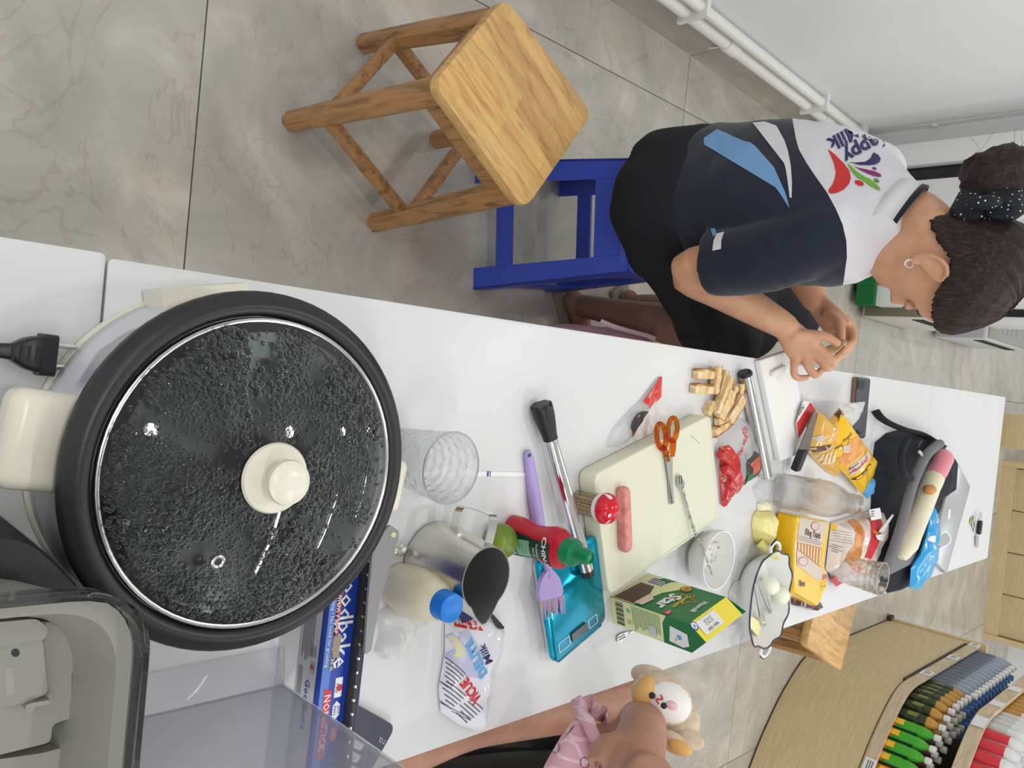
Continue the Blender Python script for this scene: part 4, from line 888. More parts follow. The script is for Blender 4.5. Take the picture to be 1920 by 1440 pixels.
if True:
    n1 = (f1.to_3x3() @ V((0, 0, 1))); 
    ppoly(ca, f1, [(0, 0), (w1, 0), (w1, .05), (w1*.75, .056), (w1*.45, .064), (w1*.2, .082), (0, .09)], 'ccream', 'front_panel')
    ppoly(ca, f1, [(w1*.35, .012), (w1*.98, .006), (w1*.98, .05), (w1*.6, .05), (w1*.35, .04)], mat('cocoa_drink', s2l(96, 66, 50), .4), 'drink_picture', e=.0009)
    ppoly(ca, f1, [(w1*.55, .05), (w1*.95, .046), (w1*.95, .062), (w1*.7, .066)], mat('foam_print', s2l(222, 206, 180), .5), 'foam_picture', e=.0011)
    ppoly(ca, f1, [(w1*.08, .02), (w1*.3, .016), (w1*.3, .052), (w1*.1, .05)], 'paper', 'glass_picture', e=.0009)
    for k in range(4): prect(ca, f1, w1*(.1+.05*k), .02, w1*(.125+.05*k), .05, 'ink', 'stripe', e=.0012)
    ppoly(ca, f1, [(w1*.02, .036), (w1*.12, .03), (w1*.1, .044), (w1*.18, .05), (w1*.06, .054), (w1*.0+.001, .062)], 'cgreen', 'flash', e=.0012)
    pcirc(ca, f1, w1*.14, .089, .0105, mat('seal_rim', s2l(120, 70, 40), .4), e=.001, name='seal'); pcirc(ca, f1, w1*.14, .089, .0085, mat('seal_gold', s2l(214, 160, 50), .4), e=.0014, name='seal')
    ptext(ca, f1, 'NEW\nTASTE', w1*.14, .089, .005, 'brown', .01, e=.0018)
    ptext(ca, f1, 'Star', w1*.62, .088, .032, 'paper', .035, e=.0012); ptext(ca, f1, 'Southern', w1*.53, .107, .0125, 'yellow', .02, e=.0014)
    bm = B(); o5 = []
    for k in range(6): a_ = pi/2+k*4*pi/5; o5.append(f1 @ V((w1*.4+.024*cos(a_)-.004, .109+.02*sin(a_), .0012)))
    st5 = []
    for k in range(10): a_ = pi/2+k*pi/5; r_ = .021 if k % 2 == 0 else .011; st5.append(f1 @ V((w1*.42+r_*cos(a_), .108+r_*sin(a_), .001)))
    bm = B(); va = [bm.verts.new(p) for p in st5]; vb = [bm.verts.new(p) for p in inset(st5, .84)]
    for i in range(10): j = (i+1) % 10; bm.faces.new((va[i], va[j], vb[j], vb[i]))
    obj('star_outline', bm, K['orange'], ca, flat=True)
    ptext(ca, f1, 'Vinamilk', w1*.5, .139, .0125, 'paper', .02, ital=.2, e=.0012); prect(ca, f1, w1*.86, .104, w1*.97, .115, 'red', e=.001); ptext(ca, f1, 'MỚI', w1*.915, .1095, .006, 'paper', e=.0014)
    ppoly(ca, f2_, [(.0005, 0), (w2-.0005, 0), (w2-.0005, .104), (w2*.3, .104), (.0005, .112)], 'ccream', 'side_panel')
    for k in range(16): prect(ca, f2_, w2*(.08+.055*k*1.0), .01, w2*(.08+.055*k)+.0008+.0008*(k % 3), .026, 'ink', 'barcode_bar', e=.0009)
    pcirc(ca, f2_, w2*.3, .036, .0045, mat('mint_print', s2l(110, 190, 160), .4), e=.0008); ptext(ca, f2_, '♻', w2*.7, .036, .008, 'green', e=.0009)
    plines(ca, f2_, w2*.08, w2*.95, .043, .1, 16, 'green', .3, e=.0009)
    prect(ca, f2_, w2*.55, .075, w2*.9, .09, gw, 'grey_panel', e=.001)
    ppoly(ca, f2_, [(w2*.3, .118), (w2*.85, .115), (w2*.92, .14), (w2*.8, .152), (w2*.4, .15)], 'paper', 'white_panel', e=.0008)
    pcirc(ca, f2_, w2*.6, .135, .0045, 'skyblue', e=.0012); pcirc(ca, f2_, w2*.72, .128, .0025, 'yellow', e=.0012)
    fy = frame(Q3+U, Q0-Q3, m3-(Q3+U)); hl = (m3-(Q3+U)).length
    prect(ca, fy, w1*.42, hl*.12, w1*.9, hl*.8, 'paper', 'date_label', e=.0018); ptext(ca, fy, 'NSX / EXP', w1*.66, hl*.66, .0065, 'ink', .01, e=.0024); ptext(ca, fy, '22 04 23\n22 04 24', w1*.66, hl*.36, .006, 'ink', e=.0024)
    pcirc(ca, fy, w1*.97, hl*.2, .0075, 'blue', e=.002, name='emblem'); pcirc(ca, fy, w1*.97, hl*.2, .0058, 'paper', e=.0023, name='emblem'); ptext(ca, fy, 'V', w1*.97, hl*.2, .009, 'blue', .02, e=.0027)

# ================================================================ ENAMEL DISH
dc_ = at(1445, 1124, TZ+.045); dc_.z = TZ
la, lb = at(1452, 1034, TZ+.045), at(1434, 1212, TZ+.045); lx = (lb-la).normalized(); ly = V((-lx.y, lx.x, 0)); ha = (lb-la).length/2; hb = ha*.86
dsh = thing('enamel_dish', 'scalloped white enamel dish with navy rim and two loop handles, eggs inside', 'dish', dc_)
n = 72
def dr(f, z, sc=0): return [dc_+lx*(ha*f*(1+sc*.03*cos(10*t))*math.copysign(abs(cos(t))**.8, cos(t)))+ly*(hb*f*(1+sc*.03*cos(10*t))*math.copysign(abs(sin(t))**.8, sin(t)))+V((0, 0, z+sc*.0012*cos(10*t))) for t in [2*pi*i/n for i in range(n)]]
bm = B(); loft(bm, [dr(.7, .001), dr(.76, .004), dr(.88, .02, .5), dr(.97, .042, 1), dr(1.0, .046, 1), dr(.985, .0465, 1), dr(.95, .042, 1), dr(.84, .018, .5), dr(.72, .006), dr(.1, .0055)]); obj('body', bm, K['ceramic'], dsh)
rim = dr(.995, .0462, 1); bm = B(); rings = []
for i in range(n):
    t = (rim[(i+1) % n]-rim[i-1]).normalized(); o = V((t.y, -t.x, 0)); rings.append([rim[i]+o*cos(a)*.0022+V((0, 0, sin(a)*.0018)) for a in (0, pi/3, 2*pi/3, pi, 4*pi/3, 5*pi/3)])
vs = [[bm.verts.new(p) for p in r] for r in rings]
for i in range(n):
    for k in range(6): bm.faces.new((vs[i][k], vs[i][(k+1) % 6], vs[(i+1) % n][(k+1) % 6], vs[(i+1) % n][k]))
K['rim'] = mat('navy_enamel', s2l(40, 44, 58), .25); obj('rim', bm, K['rim'], dsh)
for s in (-1, 1):
    b0 = dc_+lx*s*ha*.97+V((0, 0, .043)); path = smooth_path([b0+ly*.017, b0+lx*s*.014+ly*.019, b0+lx*s*.024+ly*.0, b0+lx*s*.014-ly*.019, b0-ly*.017], 5)
    obj('handle', tube(B(), path, .0042, 10), K['ceramic'], dsh); obj('handle_rim', tube(B(), [p+lx*s*.0034+V((0, 0, .0006)) for p in path[3:-3]], .0022, 8), K['rim'], dsh)
K['egg'] = mat('egg_white', s2l(238, 238, 218), .3, sss=.2)
for lab, (x, y), zz in (('peeled egg in the enamel dish, nearer the tongs', (1444, 1098), .03), ('peeled egg in the enamel dish, lower and half behind the other', (1464, 1116), .036)):
    e = thing('peeled_egg', lab, 'egg', at(x, y, TZ+zz), 'peeled eggs in the dish'); bm = ball(B(), at(x, y, TZ+zz), (.0225, .019, .019), 24, 16, basis(lx*.4+ly)); obj('egg_white', bm, K['egg'], e)
tg = thing('tongs', 'steel serrated tongs lying inside the enamel dish', 'tongs', at(1430, 1130, TZ+.01))
j = at(1420, 1090, TZ+.036)
for pts, nm in (([(1419, 1088), (1428, 1090), (1449, 1148), (1443, 1150)], 'arm'), ([(1414, 1094), (1421, 1094), (1437, 1172), (1429, 1175)], 'arm')):
    zz = [TZ+.04, TZ+.04, TZ+.02, TZ+.02]; obj('arm', slab(B(), [at(x, y, q) for (x, y), q in zip(pts, zz)], -.003), K['steel'], tg)
    bm = B()
    for k in range(6): x = pts[3][0]*(1-.06*k)+pts[0][0]*.06*k; y = pts[3][1]*(1-.06*k)+pts[0][1]*.06*k; box(bm, at(x+1, y-1, TZ+.0215+.0011*k), (.003, .002, .002))
    obj('teeth', bm, K['steel'], tg, kind='stuff')
ch = thing('cheese_slice', 'pale yellow cheese sheet at the lower end of the enamel dish', 'cheese', at(1422, 1180, TZ+.02))
obj('sheet', slab(B(), [at(x, y, TZ+q) for x, y, q in ((1408, 1155, .03), (1428, 1168, .014), (1426, 1199, .018), (1407, 1176, .034))], -.003), mat('cheese', s2l(240, 232, 170), .4), ch)

# ================================================================ BREAD CRUSTS
K['crumb'] = noisy('bread_crumb', s2l(238, 220, 182), s2l(216, 176, 118), 60, rough=.8); K['crust'] = noisy('bread_crust', s2l(190, 128, 68), s2l(150, 92, 44), 40, rough=.7)
st_ = [((1304, 701), (1344, 702), 0, 'lying flat, nearest the red wrapper'), ((1299, 729), (1338, 730), 0, 'lying flat, second from the top of the heap'), ((1345, 687), (1340, 738), .006, 'standing across the heap end, pointed tip up'), ((1359, 694), (1349, 742), .004, 'thin one beside the pointed tip'), ((1369, 708), (1343, 775), .012, 'with a browned tip, in the middle of the heap'), ((1371, 734), (1350, 784), .014, 'broad pale one on top of the heap'), ((1377, 723), (1372, 745), .004, 'short white one near the steel tube'), ((1388, 720), (1385, 746), .002, 'short browned one touching the steel tube'), ((1336, 755), (1326, 776), 0, 'half under the heap at its lower left'), ((1391, 746), (1366, 789), .012, 'thick brown-backed one, largest of the heap'), ((1372, 776), (1344, 792), .004, 'at the bottom of the heap by the plastic bag'), ((1366, 791), (1338, 812), 0, 'lying below the heap against the board corner')]
for k, (a, b, dz_, lab) in enumerate(st_):
    t = thing('bread_crust', 'strip of bread crust '+lab, 'bread crust', at(*a, TZ+dz_), 'cut bread crusts in a heap')
    A, Bq = at(*a, TZ+.008+dz_), at(*b, TZ+.008+dz_*.6); d = (Bq-A).normalized(); sd = V((-d.y, d.x, 0)); w = .0085 if k not in (5, 9) else .0125; bm = B()
    rings = [[A.lerp(Bq, s)+sd*x*w*f+V((0, 0, y*.0072*f)) for x, y in ((-1, -1), (1, -1), (1, .9), (-1, .9))] for s, f in ((0, .9), (.06, 1), (.35, 1.05), (.7, .96), (.95, 1), (1, .85))]
    loft(bm, rings); obj('crumb', jitter(bm, .0015, 60, k), K['crumb'], t)
    bm = B(); rings = [[A.lerp(Bq, s)+sd*(w*f)+V((0, 0, 0))+sd*x*.002+V((0, 0, y*.0075)) for x, y in ((-1, -1), (1, -.7), (1, .7), (-1, 1))] for s, f in ((0, .9), (.3, 1.05), (.7, .96), (1, .9))]; loft(bm, rings); obj('crust', jitter(bm, .001, 60, k), K['crust'], t)
# steel tube, white board
rp = thing('steel_rolling_pin', 'stainless steel rolling tube with a black end, right of the bread crusts', 'rolling pin', at(1420, 800, TZ))
a, b = at(1397, 700, TZ+.014), at(1436, 892, TZ+.014); obj('tube', tube(B(), [a, b], .0135, 24), K['steel'], rp); d = (b-a).normalized()
obj('end_cap', tube(B(), [a-d*.004, a-d*.001, a+d*.004], [.012, .0142, .0142], 24), K['black'], rp); obj('end_cap', tube(B(), [b-d*.001, b+d*.002], [.0125, .012], 24), K['steel'], rp)
wb = thing('white_board', 'white plastic board with a handle bar overhanging the left table edge', 'board', at(1460, 750, TZ))
zz = TZ+.013; P = rpoly([at(x, y, zz) for x, y in ((1424, 676), (1482, 656), (1521, 842), (1463, 866))], .008, 5); dz = lambda z, f: [V((p.x, p.y, z)) for p in inset(P, f)]
bm = B(); loft(bm, [dz(TZ+.001, .99), dz(TZ+.003, 1), dz(zz-.002, 1), dz(zz, .985)]); obj('slab', bm, mat('white_hdpe', (.82, .82, .8), .35), wb)
a, b = at(1447, 702, zz+.004), at(1472, 688, zz+.004); obj('handle_bar', box(B(), (a+b)/2, ((b-a).length, .012, .008), basis(b-a), bev=.003), K['paper'], wb)

# ================================================================ BAGS AND WRAPPERS
K['filmw'] = mat('milky_film', (.82, .82, .83), .22, alpha=.38); K['redfilm'] = mat('red_film', s2l(222, 60, 52), .2, alpha=.92); K['sausred'] = noisy('packed_sausage', s2l(206, 56, 52), s2l(180, 36, 40), 40, rough=.2)
wr = thing('sausage_wrapper', 'empty red and clear sausage wrapper left of the cream board', 'wrapper', at(1195, 770, TZ))
w_ = obj('film', pillow(B(), [at(x, y, TZ+.001) for x, y in ((1136, 838), (1146, 806), (1180, 768), (1200, 750), (1234, 706), (1241, 705), (1240, 742), (1226, 752), (1214, 772), (1183, 822), (1160, 838))], .009, .006, 7, .004, 70), K['filmw'], wr); tr_ = bvh_of(w_)
dpoly(wr, tr_, [(1200, 752), (1234, 707), (1240, 706), (1239, 741), (1225, 752), (1214, 769)], TZ, 'redfilm', 'red_end'); dpoly(wr, tr_, [(1174, 800), (1180, 780), (1196, 769), (1213, 771), (1182, 821)], TZ, 'ink', 'dark_window'); dpoly(wr, tr_, [(1180, 811), (1190, 800), (1203, 784), (1204, 790), (1184, 818)], TZ, 'sausred', 'sausage_picture', .0013)
dtext(wr, tr_, 'xúc xích', (1163, 836), (1176, 822), TZ, .006, 'blue')
rb = thing('sausage_bag', 'clear bag of red sausages beside the cream board, under the bread crusts', 'bag', at(1380, 860, TZ))
w_ = obj('film', pillow(B(), [at(x, y, TZ+.001) for x, y in ((1342, 838), (1352, 806), (1382, 782), (1398, 786), (1405, 812), (1420, 845), (1420, 885), (1408, 898), (1392, 905), (1378, 925), (1362, 935), (1357, 951), (1349, 945), (1346, 900))], .026, .008, 8, .005, 60), K['filmw'], rb); tr_ = bvh_of(w_)
dpoly(rb, tr_, [(1343, 838), (1352, 832), (1364, 855), (1366, 880), (1376, 905), (1374, 926), (1361, 934), (1356, 950), (1349, 944), (1346, 900)], TZ, K['sausred'], 'red_sausages')
dpoly(rb, tr_, [(1376, 864), (1396, 842), (1412, 856), (1416, 880), (1402, 896), (1385, 910), (1374, 896)], TZ, 'ink', 'picture_window')
for k in range(4): dpoly(rb, tr_, [(1382+6*k, 866-4*k), (1388+6*k, 860-4*k), (1404+3*k, 880-3*k), (1398+3*k, 889-3*k)], TZ, noisy('grilled_sausage', s2l(206, 96, 70), s2l(170, 70, 48), 60) if k == 0 else bpy.data.materials['grilled_sausage'], 'sausage_picture', .0014)
dpoly(rb, tr_, [(1378, 888), (1390, 880), (1400, 892), (1386, 908)], TZ, 'green', 'leaf_picture', .0017)
dtext(rb, tr_, 'Xúc xích', (1358, 858), (1384, 808), TZ, .015, 'red', .03); dtext(rb, tr_, 'SỐT', (1372, 818), (1388, 796), TZ, .012, 'red', .03)
for k in range(3):
    a, b = at(1348+8*k, 850+26*k, TZ+.016), at(1368+4*k, 866+24*k, TZ+.018); s_ = thing('red_sausage', 'red skinned sausage inside the clear bag, '+('nearest the bread crusts', 'middle of three', 'nearest the white bowl')[k], 'sausage', a, 'sausages in the clear bag'); obj('skin', tube(B(), [a, a.lerp(b, .1), a.lerp(b, .9), b], [.004, .009, .009, .004], 12), K['sausred'], s_)
# piping bag
pg = thing('piping_bag', 'plastic piping bag of pale yellow cream, its tip in the enamel dish', 'piping bag', at(1428, 990, TZ))
obj('cream_filling', pillow(B(), [at(x, y, TZ+.001) for x, y in ((1418, 958), (1440, 956), (1448, 968), (1446, 990), (1440, 1008), (1432, 1022), (1422, 1024), (1412, 1008), (1409, 985), (1412, 966))], .03, .006, 8, .003, 60), noisy('cream_filling', s2l(240, 232, 160), s2l(228, 214, 136), 40, rough=.3), pg)
obj('nozzle', tube(B(), [at(1424, 1018, TZ+.012), at(1440, 1034, TZ+.03), at(1461, 1050, TZ+.052)], [.011, .007, .003], 12), mat('cream_tip', s2l(236, 226, 140), .3), pg)
obj('bag_collar', pillow(B(), [at(x, y, TZ+.001) for x, y in ((1420, 958), (1419, 944), (1432, 936), (1445, 944), (1443, 958))], .014, .006, 6, .002, 80), mat('milky_cream', s2l(236, 232, 196), .3), pg)
obj('bag_tail', pillow(B(), [at(x, y, TZ+.001) for x, y in ((1422, 942), (1410, 915), (1428, 896), (1452, 900), (1456, 925), (1446, 942))], .01, .007, 6, .005, 70), K['filmw'], pg)
# clear bottle
c = at(1457, 918, TZ)
cbm = thing('clear_bottle', 'tall clear empty plastic bottle without a cap, by the bread bags', 'bottle', c)
obj('body', lathe(B(), [(.0, .004), (.022, .001), (.035, .003), (.038, .012), (.038, .06), (.0372, .064), (.038, .068), (.038, .112), (.0365, .12), (.03, .138), (.0225, .152), (.0205, .158), (.0205, .178), (.0195, .178), (.0195, .158), (.0215, .152), (.029, .138), (.0355, .12), (.037, .112), (.037, .012), (.034, .005), (.0, .006)], 48, M.Translation(c)), glass('pet_plastic', (.93, .93, .93), .03, 1.25, .45), cbm)
bm = B(); lathe(bm, [(.0206, .16), (.0225, .161), (.0225, .164), (.0206, .165)], 40, M.Translation(c), cap=False); obj('neck_ring', bm, bpy.data.materials['pet_plastic'], cbm)
obj('thread', lathe(B(), [(.0206, .17), (.0215, .1715), (.0206, .173)], 40, M.Translation(c), cap=False), bpy.data.materials['pet_plastic'], cbm)
c = at(1513, 918, TZ); sb = thing('sauce_cup', 'small white cup with yellow sauce standing behind the clear bottle', 'cup', c)
obj('cup', lathe(B(), [(.02, .001), (.024, .003), (.032, .028), (.0335, .036), (.032, .0365), (.03, .03), (.023, .008), (.001, .006)], 36, M.Translation(c)), K['ceramic'], sb)
obj('sauce', lathe(B(), [(.0285, .022), (.02, .0225), (.001, .0225)], 30, M.Translation(c)), mat('yellow_sauce', s2l(232, 176, 40), .15), sb)
# loaf bag
K['loafy'] = mat('bag_yellow', s2l(240, 190, 20), .22, coat=.4); K['loafbrown'] = mat('bag_brown', s2l(84, 48, 46), .2, coat=.4); K['labelgrey'] = mat('label_grey', s2l(206, 192, 178), .35); K['pinkred'] = mat('crimson_print', s2l(196, 30, 80), .4)
lf = thing('bread_bag', 'yellow bag of sliced sandwich bread lying at the near edge by the enamel dish', 'bread bag', at(1520, 1060, TZ))
zt = TZ+.05; tp_ = [at(x, y, zt) for x, y in ((1494, 968), (1557, 978), (1545, 1060), (1553, 1092), (1534, 1138), (1488, 1112), (1489, 1062))]; P = rpoly(tp_, .012, 4); dz = lambda z, f: [V((p.x, p.y, z)) for p in inset(P, f)]
w_ = obj('bag', jitter(loft(B(), [dz(TZ+.001, .94), dz(TZ+.008, 1.02), dz(zt-.012, 1.02), dz(zt-.003, 1.0), dz(zt, .97), dz(zt+.001, .5)]), .001, 50), K['loafy'], lf); tr_ = bvh_of(w_)
dpoly(lf, tr_, [(1499, 971), (1551, 980), (1538, 1026), (1494, 1016)], zt, 'labelgrey', 'label')
dpoly(lf, tr_, [(1494, 1016), (1540, 1028), (1536, 1062), (1494, 1030)], zt, mat('slice_print', s2l(186, 128, 78), .35), 'slice_window')
for k in range(8): dpoly(lf, tr_, [(1496+5.6*k, 1018+1.4*k), (1498.2+5.6*k, 1018.6+1.4*k), (1498.5+5.2*k, 1032+4.0*k), (1496.3+5.2*k, 1030+4.0*k)], zt, mat('slice_line', s2l(236, 210, 160), .4) if k == 0 else bpy.data.materials['slice_line'], 'slice_line', .0014)
dpoly(lf, tr_, [(1493, 1030), (1535, 1063), (1541, 1064), (1541, 1088), (1528, 1086), (1494, 1060)], zt, 'labelgrey', 'white_band', .0012)
dtext(lf, tr_, 'Đông Thạnh', (1498, 994), (1546, 1008), zt, .019, 'ink', .02, sx=.85); dlines(lf, tr_, (1496, 1008), (1542, 1019), zt, .012, 3)
f_ = fr((1526, 985), (1540, 988), zt)
dtext(lf, tr_, 'Bánh', (1546, 1066), (1560, 1058), zt, .012, 'ink', .01); dtext(lf, tr_, 'Sandwich', (1532, 1086), (1566, 1072), zt, .02, 'pinkred', .02, sx=.7)
dtext(lf, tr_, 'Thạnh', (1492, 1092), (1512, 1096), zt, .016, 'navy', .03, sx=.8); dpoly(lf, tr_, [(1537, 1094), (1549, 1090), (1548, 1103), (1538, 1106)], zt, 'yellow', 'size_box', .0012); dtext(lf, tr_, 'Bò sữa', (1538, 1100), (1549, 1097), zt, .008, 'ink')
for nm, cxy, r in (('round_stamp', (1527, 986), 8), ('round_stamp', (1504, 1052), 9)):
    for rr_, m_ in ((r, 'pinkred'), (r*.86, 'labelgrey')): dpoly(lf, tr_, [(cxy[0]+rr_*cos(2*pi*i/16), cxy[1]+rr_*sin(2*pi*i/16)) for i in range(16)], zt, m_, nm, .0014 if m_ == 'pinkred' else .0017)
obj('twisted_end', pillow(B(), [at(x, y, TZ+.004) for x, y in ((1486, 1112), (1506, 1112), (1531, 1126), (1534, 1138), (1520, 1144), (1500, 1138), (1485, 1134))], .03, .006, 7, .006, 80), K['loafbrown'], lf)
# second bag with the sausage roll
sb2 = thing('roll_bag', 'clear and red bag holding a golden sausage roll beside the yellow bread bag', 'bread bag', at(1595, 1020, TZ))
zt = TZ+.05; w_ = obj('bag', pillow(B(), [at(x, y, TZ+.004) for x, y in ((1558, 980), (1606, 966), (1644, 952), (1656, 966), (1654, 1000), (1636, 1030), (1622, 1066), (1604, 1086), (1566, 1088), (1548, 1066))], .045, .009, 9, .005, 45, ex=.4), mat('roll_bag_film', s2l(222, 206, 196), .25, coat=.3), sb2); tr_ = bvh_of(w_); z_ = TZ+.04
dpoly(sb2, tr_, [(1556, 982), (1590, 982), (1578, 1035), (1562, 1048), (1549, 1044)], z_, 'loafy', 'yellow_panel'); dpoly(sb2, tr_, [(1566, 996), (1574, 996), (1572, 1020), (1564, 1022)], z_, 'labelgrey', 'milk_picture', .0014); dpoly(sb2, tr_, [(1556, 1020), (1574, 1022), (1570, 1040), (1556, 1046)], z_, noisy('roll_print', s2l(226, 160, 84), s2l(206, 120, 50), 40), 'roll_picture', .0014)
dtext(sb2, tr_, 'Thạnh', (1572, 984), (1590, 990), z_, .01, 'red', .02)
for k in range(5): dlines(sb2, tr_, (1582, 998+5*k), (1600, 1000+5*k), z_, .003, 1)
dlines(sb2, tr_, (1576, 1030), (1588, 1034), z_, .02, 4)
dpoly(sb2, tr_, [(1612, 968), (1622, 966), (1618, 1000), (1604, 1058), (1594, 1062), (1588, 1052), (1600, 1020), (1604, 990)], z_, noisy('golden_roll', s2l(226, 156, 84), s2l(200, 120, 56), 30, rough=.3), 'sausage_roll')
dpoly(sb2, tr_, [(1638, 974), (1654, 970), (1652, 1000), (1634, 1030), (1628, 1048), (1616, 1044), (1628, 1000)], z_, 'red', 'red_banner'); dtext(sb2, tr_, 'Đông', (1628, 996), (1648, 1000), z_, .015, 'yellow', .03)
dpoly(sb2, tr_, [(1612, 1046), (1626, 1050), (1620, 1066), (1608, 1058)], z_, 'loafy', 'yellow_panel'); dpoly(sb2, tr_, [(1602, 1066), (1616, 1060), (1612, 1076), (1604, 1076)], z_, 'red', 'red_panel')
obj('red_corner', slab(B(), [at(x, y, TZ+.012) for x, y in ((1558, 1086), (1567, 1076), (1584, 1091), (1568, 1100))], -.001), K['red'], sb2)
obj('torn_flap', slab(B(), [at(x, y, z) for x, y, z in ((1648, 996, TZ+.05), (1674, 964, TZ+.07), (1676, 966, TZ+.07), (1654, 1002, TZ+.05))], -.001), K['paper'], sb2)
obj('torn_flap', slab(B(), [at(x, y, TZ+.055) for x, y in ((1642, 1004), (1660, 1000), (1658, 1015), (1646, 1012))], -.001), K['paper'], sb2)
# yellow open bag
yb_ = thing('bread_bag', 'open bright yellow sandwich bread bag by the backpack and phone', 'bread bag', at(1600, 850, TZ))
w_ = obj('bag', pillow(B(), [at(x, y, z) for x, y, z in ((1577, 776, TZ+.05), (1600, 808, TZ+.05), (1642, 866, TZ+.03), (1634, 895, TZ+.02), (1615, 926, TZ+.012), (1592, 898, TZ+.02), (1567, 872, TZ+.03), (1559, 835, TZ+.04))], .022, .008, 8, .004, 50, flat=.3), K['loafy'], yb_); tr_ = bvh_of(w_); z_ = TZ+.05
dpoly(yb_, tr_, [(1586, 822), (1600, 818), (1614, 828), (1612, 846), (1596, 868), (1584, 876), (1578, 868), (1582, 848)], z_, bpy.data.materials['roll_print'], 'bread_picture'); dpoly(yb_, tr_, [(1578, 836), (1588, 832), (1590, 846), (1580, 848)], z_, 'labelgrey', 'milk_picture', .0014)
dpoly(yb_, tr_, [(1622, 846), (1631, 856), (1622, 866), (1610, 896), (1600, 892), (1598, 872), (1606, 862)], z_, 'labelgrey', 'white_band'); dtext(yb_, tr_, 'Sandwich', (1600, 894), (1628, 848), z_, .022, 'pinkred', .02, sx=.75); dtext(yb_, tr_, 'Bánh', (1598, 884), (1608, 864), z_, .013, 'ink', .01)
dpoly(yb_, tr_, [(1616, 898), (1628, 870), (1634, 870), (1632, 886), (1620, 902), (1614, 902)], z_, 'ink', 'oval_rim', .0012); dpoly(yb_, tr_, [(1617, 898), (1628, 872), (1633, 872), (1631, 885), (1620, 900)], z_, 'yellow', 'oval', .0016); dtext(yb_, tr_, 'Sữa', (1619, 896), (1630, 874), z_, .016, 'ink', .01, off=.002)
dtext(yb_, tr_, 'Đông Thạnh', (1566, 850), (1590, 808), z_, .013, 'brown', .015); dpoly(yb_, tr_, [(1566+5*cos(2*pi*i/14), 818+9*sin(2*pi*i/14)) for i in range(14)], z_, 'labelgrey', 'round_stamp')
obj('torn_mouth', pillow(B(), [at(x, y, z) for x, y, z in ((1574, 758, TZ+.07), (1600, 755, TZ+.075), (1622, 753, TZ+.06), (1618, 770, TZ+.06), (1606, 790, TZ+.055), (1598, 800, TZ+.05), (1582, 778, TZ+.055))], .008, .006, 6, .008, 70, flat=.5), mat('crumpled_foil', (.74, .74, .72), .25, alpha=.8), yb_)
ab = thing('bread_bag', 'half empty amber bread bag with visible striped slices, behind the knife', 'bread bag', at(1545, 830, TZ))
w_ = obj('bag', pillow(B(), [at(x, y, TZ+.002+q) for x, y, q in ((1532, 770, .03), (1552, 790, .03), (1573, 764, .03), (1566, 795, .02), (1557, 836, .01), (1566, 866, 0), (1566, 894, 0), (1548, 884, 0), (1526, 862, 0), (1512, 842, .01))], .03, .008, 8, .005, 50), mat('amber_film', s2l(222, 172, 78), .22, coat=.4), ab); tr_ = bvh_of(w_); z_ = TZ+.03
for k in range(7): dpoly(ab, tr_, [(1530+4.4*k, 858-2.2*k), (1532.4+4.4*k, 857-2.2*k), (1549+2.6*k, 878-1.6*k), (1546.6+2.6*k, 880-1.6*k)], z_, 'slice_line' if 0 else bpy.data.materials['slice_line'], 'slice_line', .0012)
dpoly(ab, tr_, [(1517, 850), (1530, 838), (1548, 832), (1544, 842), (1524, 858)], z_, 'loafbrown', 'brown_edge', .0014); dpoly(ab, tr_, [(1528, 822), (1534, 814), (1538, 820), (1534, 830)], z_, 'labelgrey', 'round_stamp', .0014)
dpoly(ab, tr_, [(1552, 786), (1570, 768), (1566, 778), (1554, 792)], z_, 'loafbrown', 'brown_edge')
cdp = thing('printed_card', 'white and red printed card tucked behind the dark knife blade', 'card', at(1510, 790, TZ))
obj('card', slab(B(), [at(x, y, TZ+.02) for x, y in ((1506, 752), (1521, 753), (1530, 770), (1498, 822), (1493, 794))], -.0012), K['paper'], cdp)
obj('red_band', slab(B(), [at(x, y, TZ+.0206) for x, y in ((1520, 754), (1530, 770), (1498, 821), (1494, 794), (1506, 776))], -.0008), K['red'], cdp)
ptext(cdp, fr((1496, 780), (1514, 754), TZ+.0212), 'LEN', .018, .002, .016, 'ink', .01)
kn = thing('knife', 'dark bladed knife with a black handle lying beside the amber bread bag', 'knife', at(1515, 820, TZ))
obj('blade', slab(B(), [at(x, y, TZ+.034) for x, y in ((1527, 770), (1534, 775), (1517, 846), (1498, 842))], -.002), mat('dark_blade', s2l(112, 102, 98), .3, metal=.5), kn)
a, b = at(1507, 842, TZ+.032), at(1491, 882, TZ+.016); d = (b-a); obj('handle', box(B(), (a+b)/2, (d.length, .024, .018), basis(d), bev=.005), K['blackm'], kn)
# phone
ph = thing('smartphone', 'dark smartphone with brown frame lying by the left table edge', 'phone', at(1618, 765, TZ))
q = [at(x, y, TZ+.011) for x, y in ((1606, 707), (1632, 709), (1622, 823), (1598, 817))]; P = rpoly(q, .008, 4); dz = lambda z, f: [V((p.x, p.y, z)) for p in inset(P, f)]
bm = B(); loft(bm, [dz(TZ+.001, .97), dz(TZ+.003, 1), dz(TZ+.009, 1), dz(TZ+.0105, .97)]); obj('frame', bm, mat('bronze_frame', s2l(140, 112, 92), .3, metal=.6), ph)
bm = B(); loft(bm, [dz(TZ+.0105, .985), dz(TZ+.012, .965), dz(TZ+.0122, .9)]); obj('glass_face', bm, mat('phone_glass', s2l(40, 46, 56), .12), ph)
obj('camera_bump', slab(B(), rpoly([at(x, y, TZ+.0135) for x, y in ((1610, 713), (1622, 714), (1620, 730), (1608, 729))], .003, 3), -.002), K['blackm'], ph)
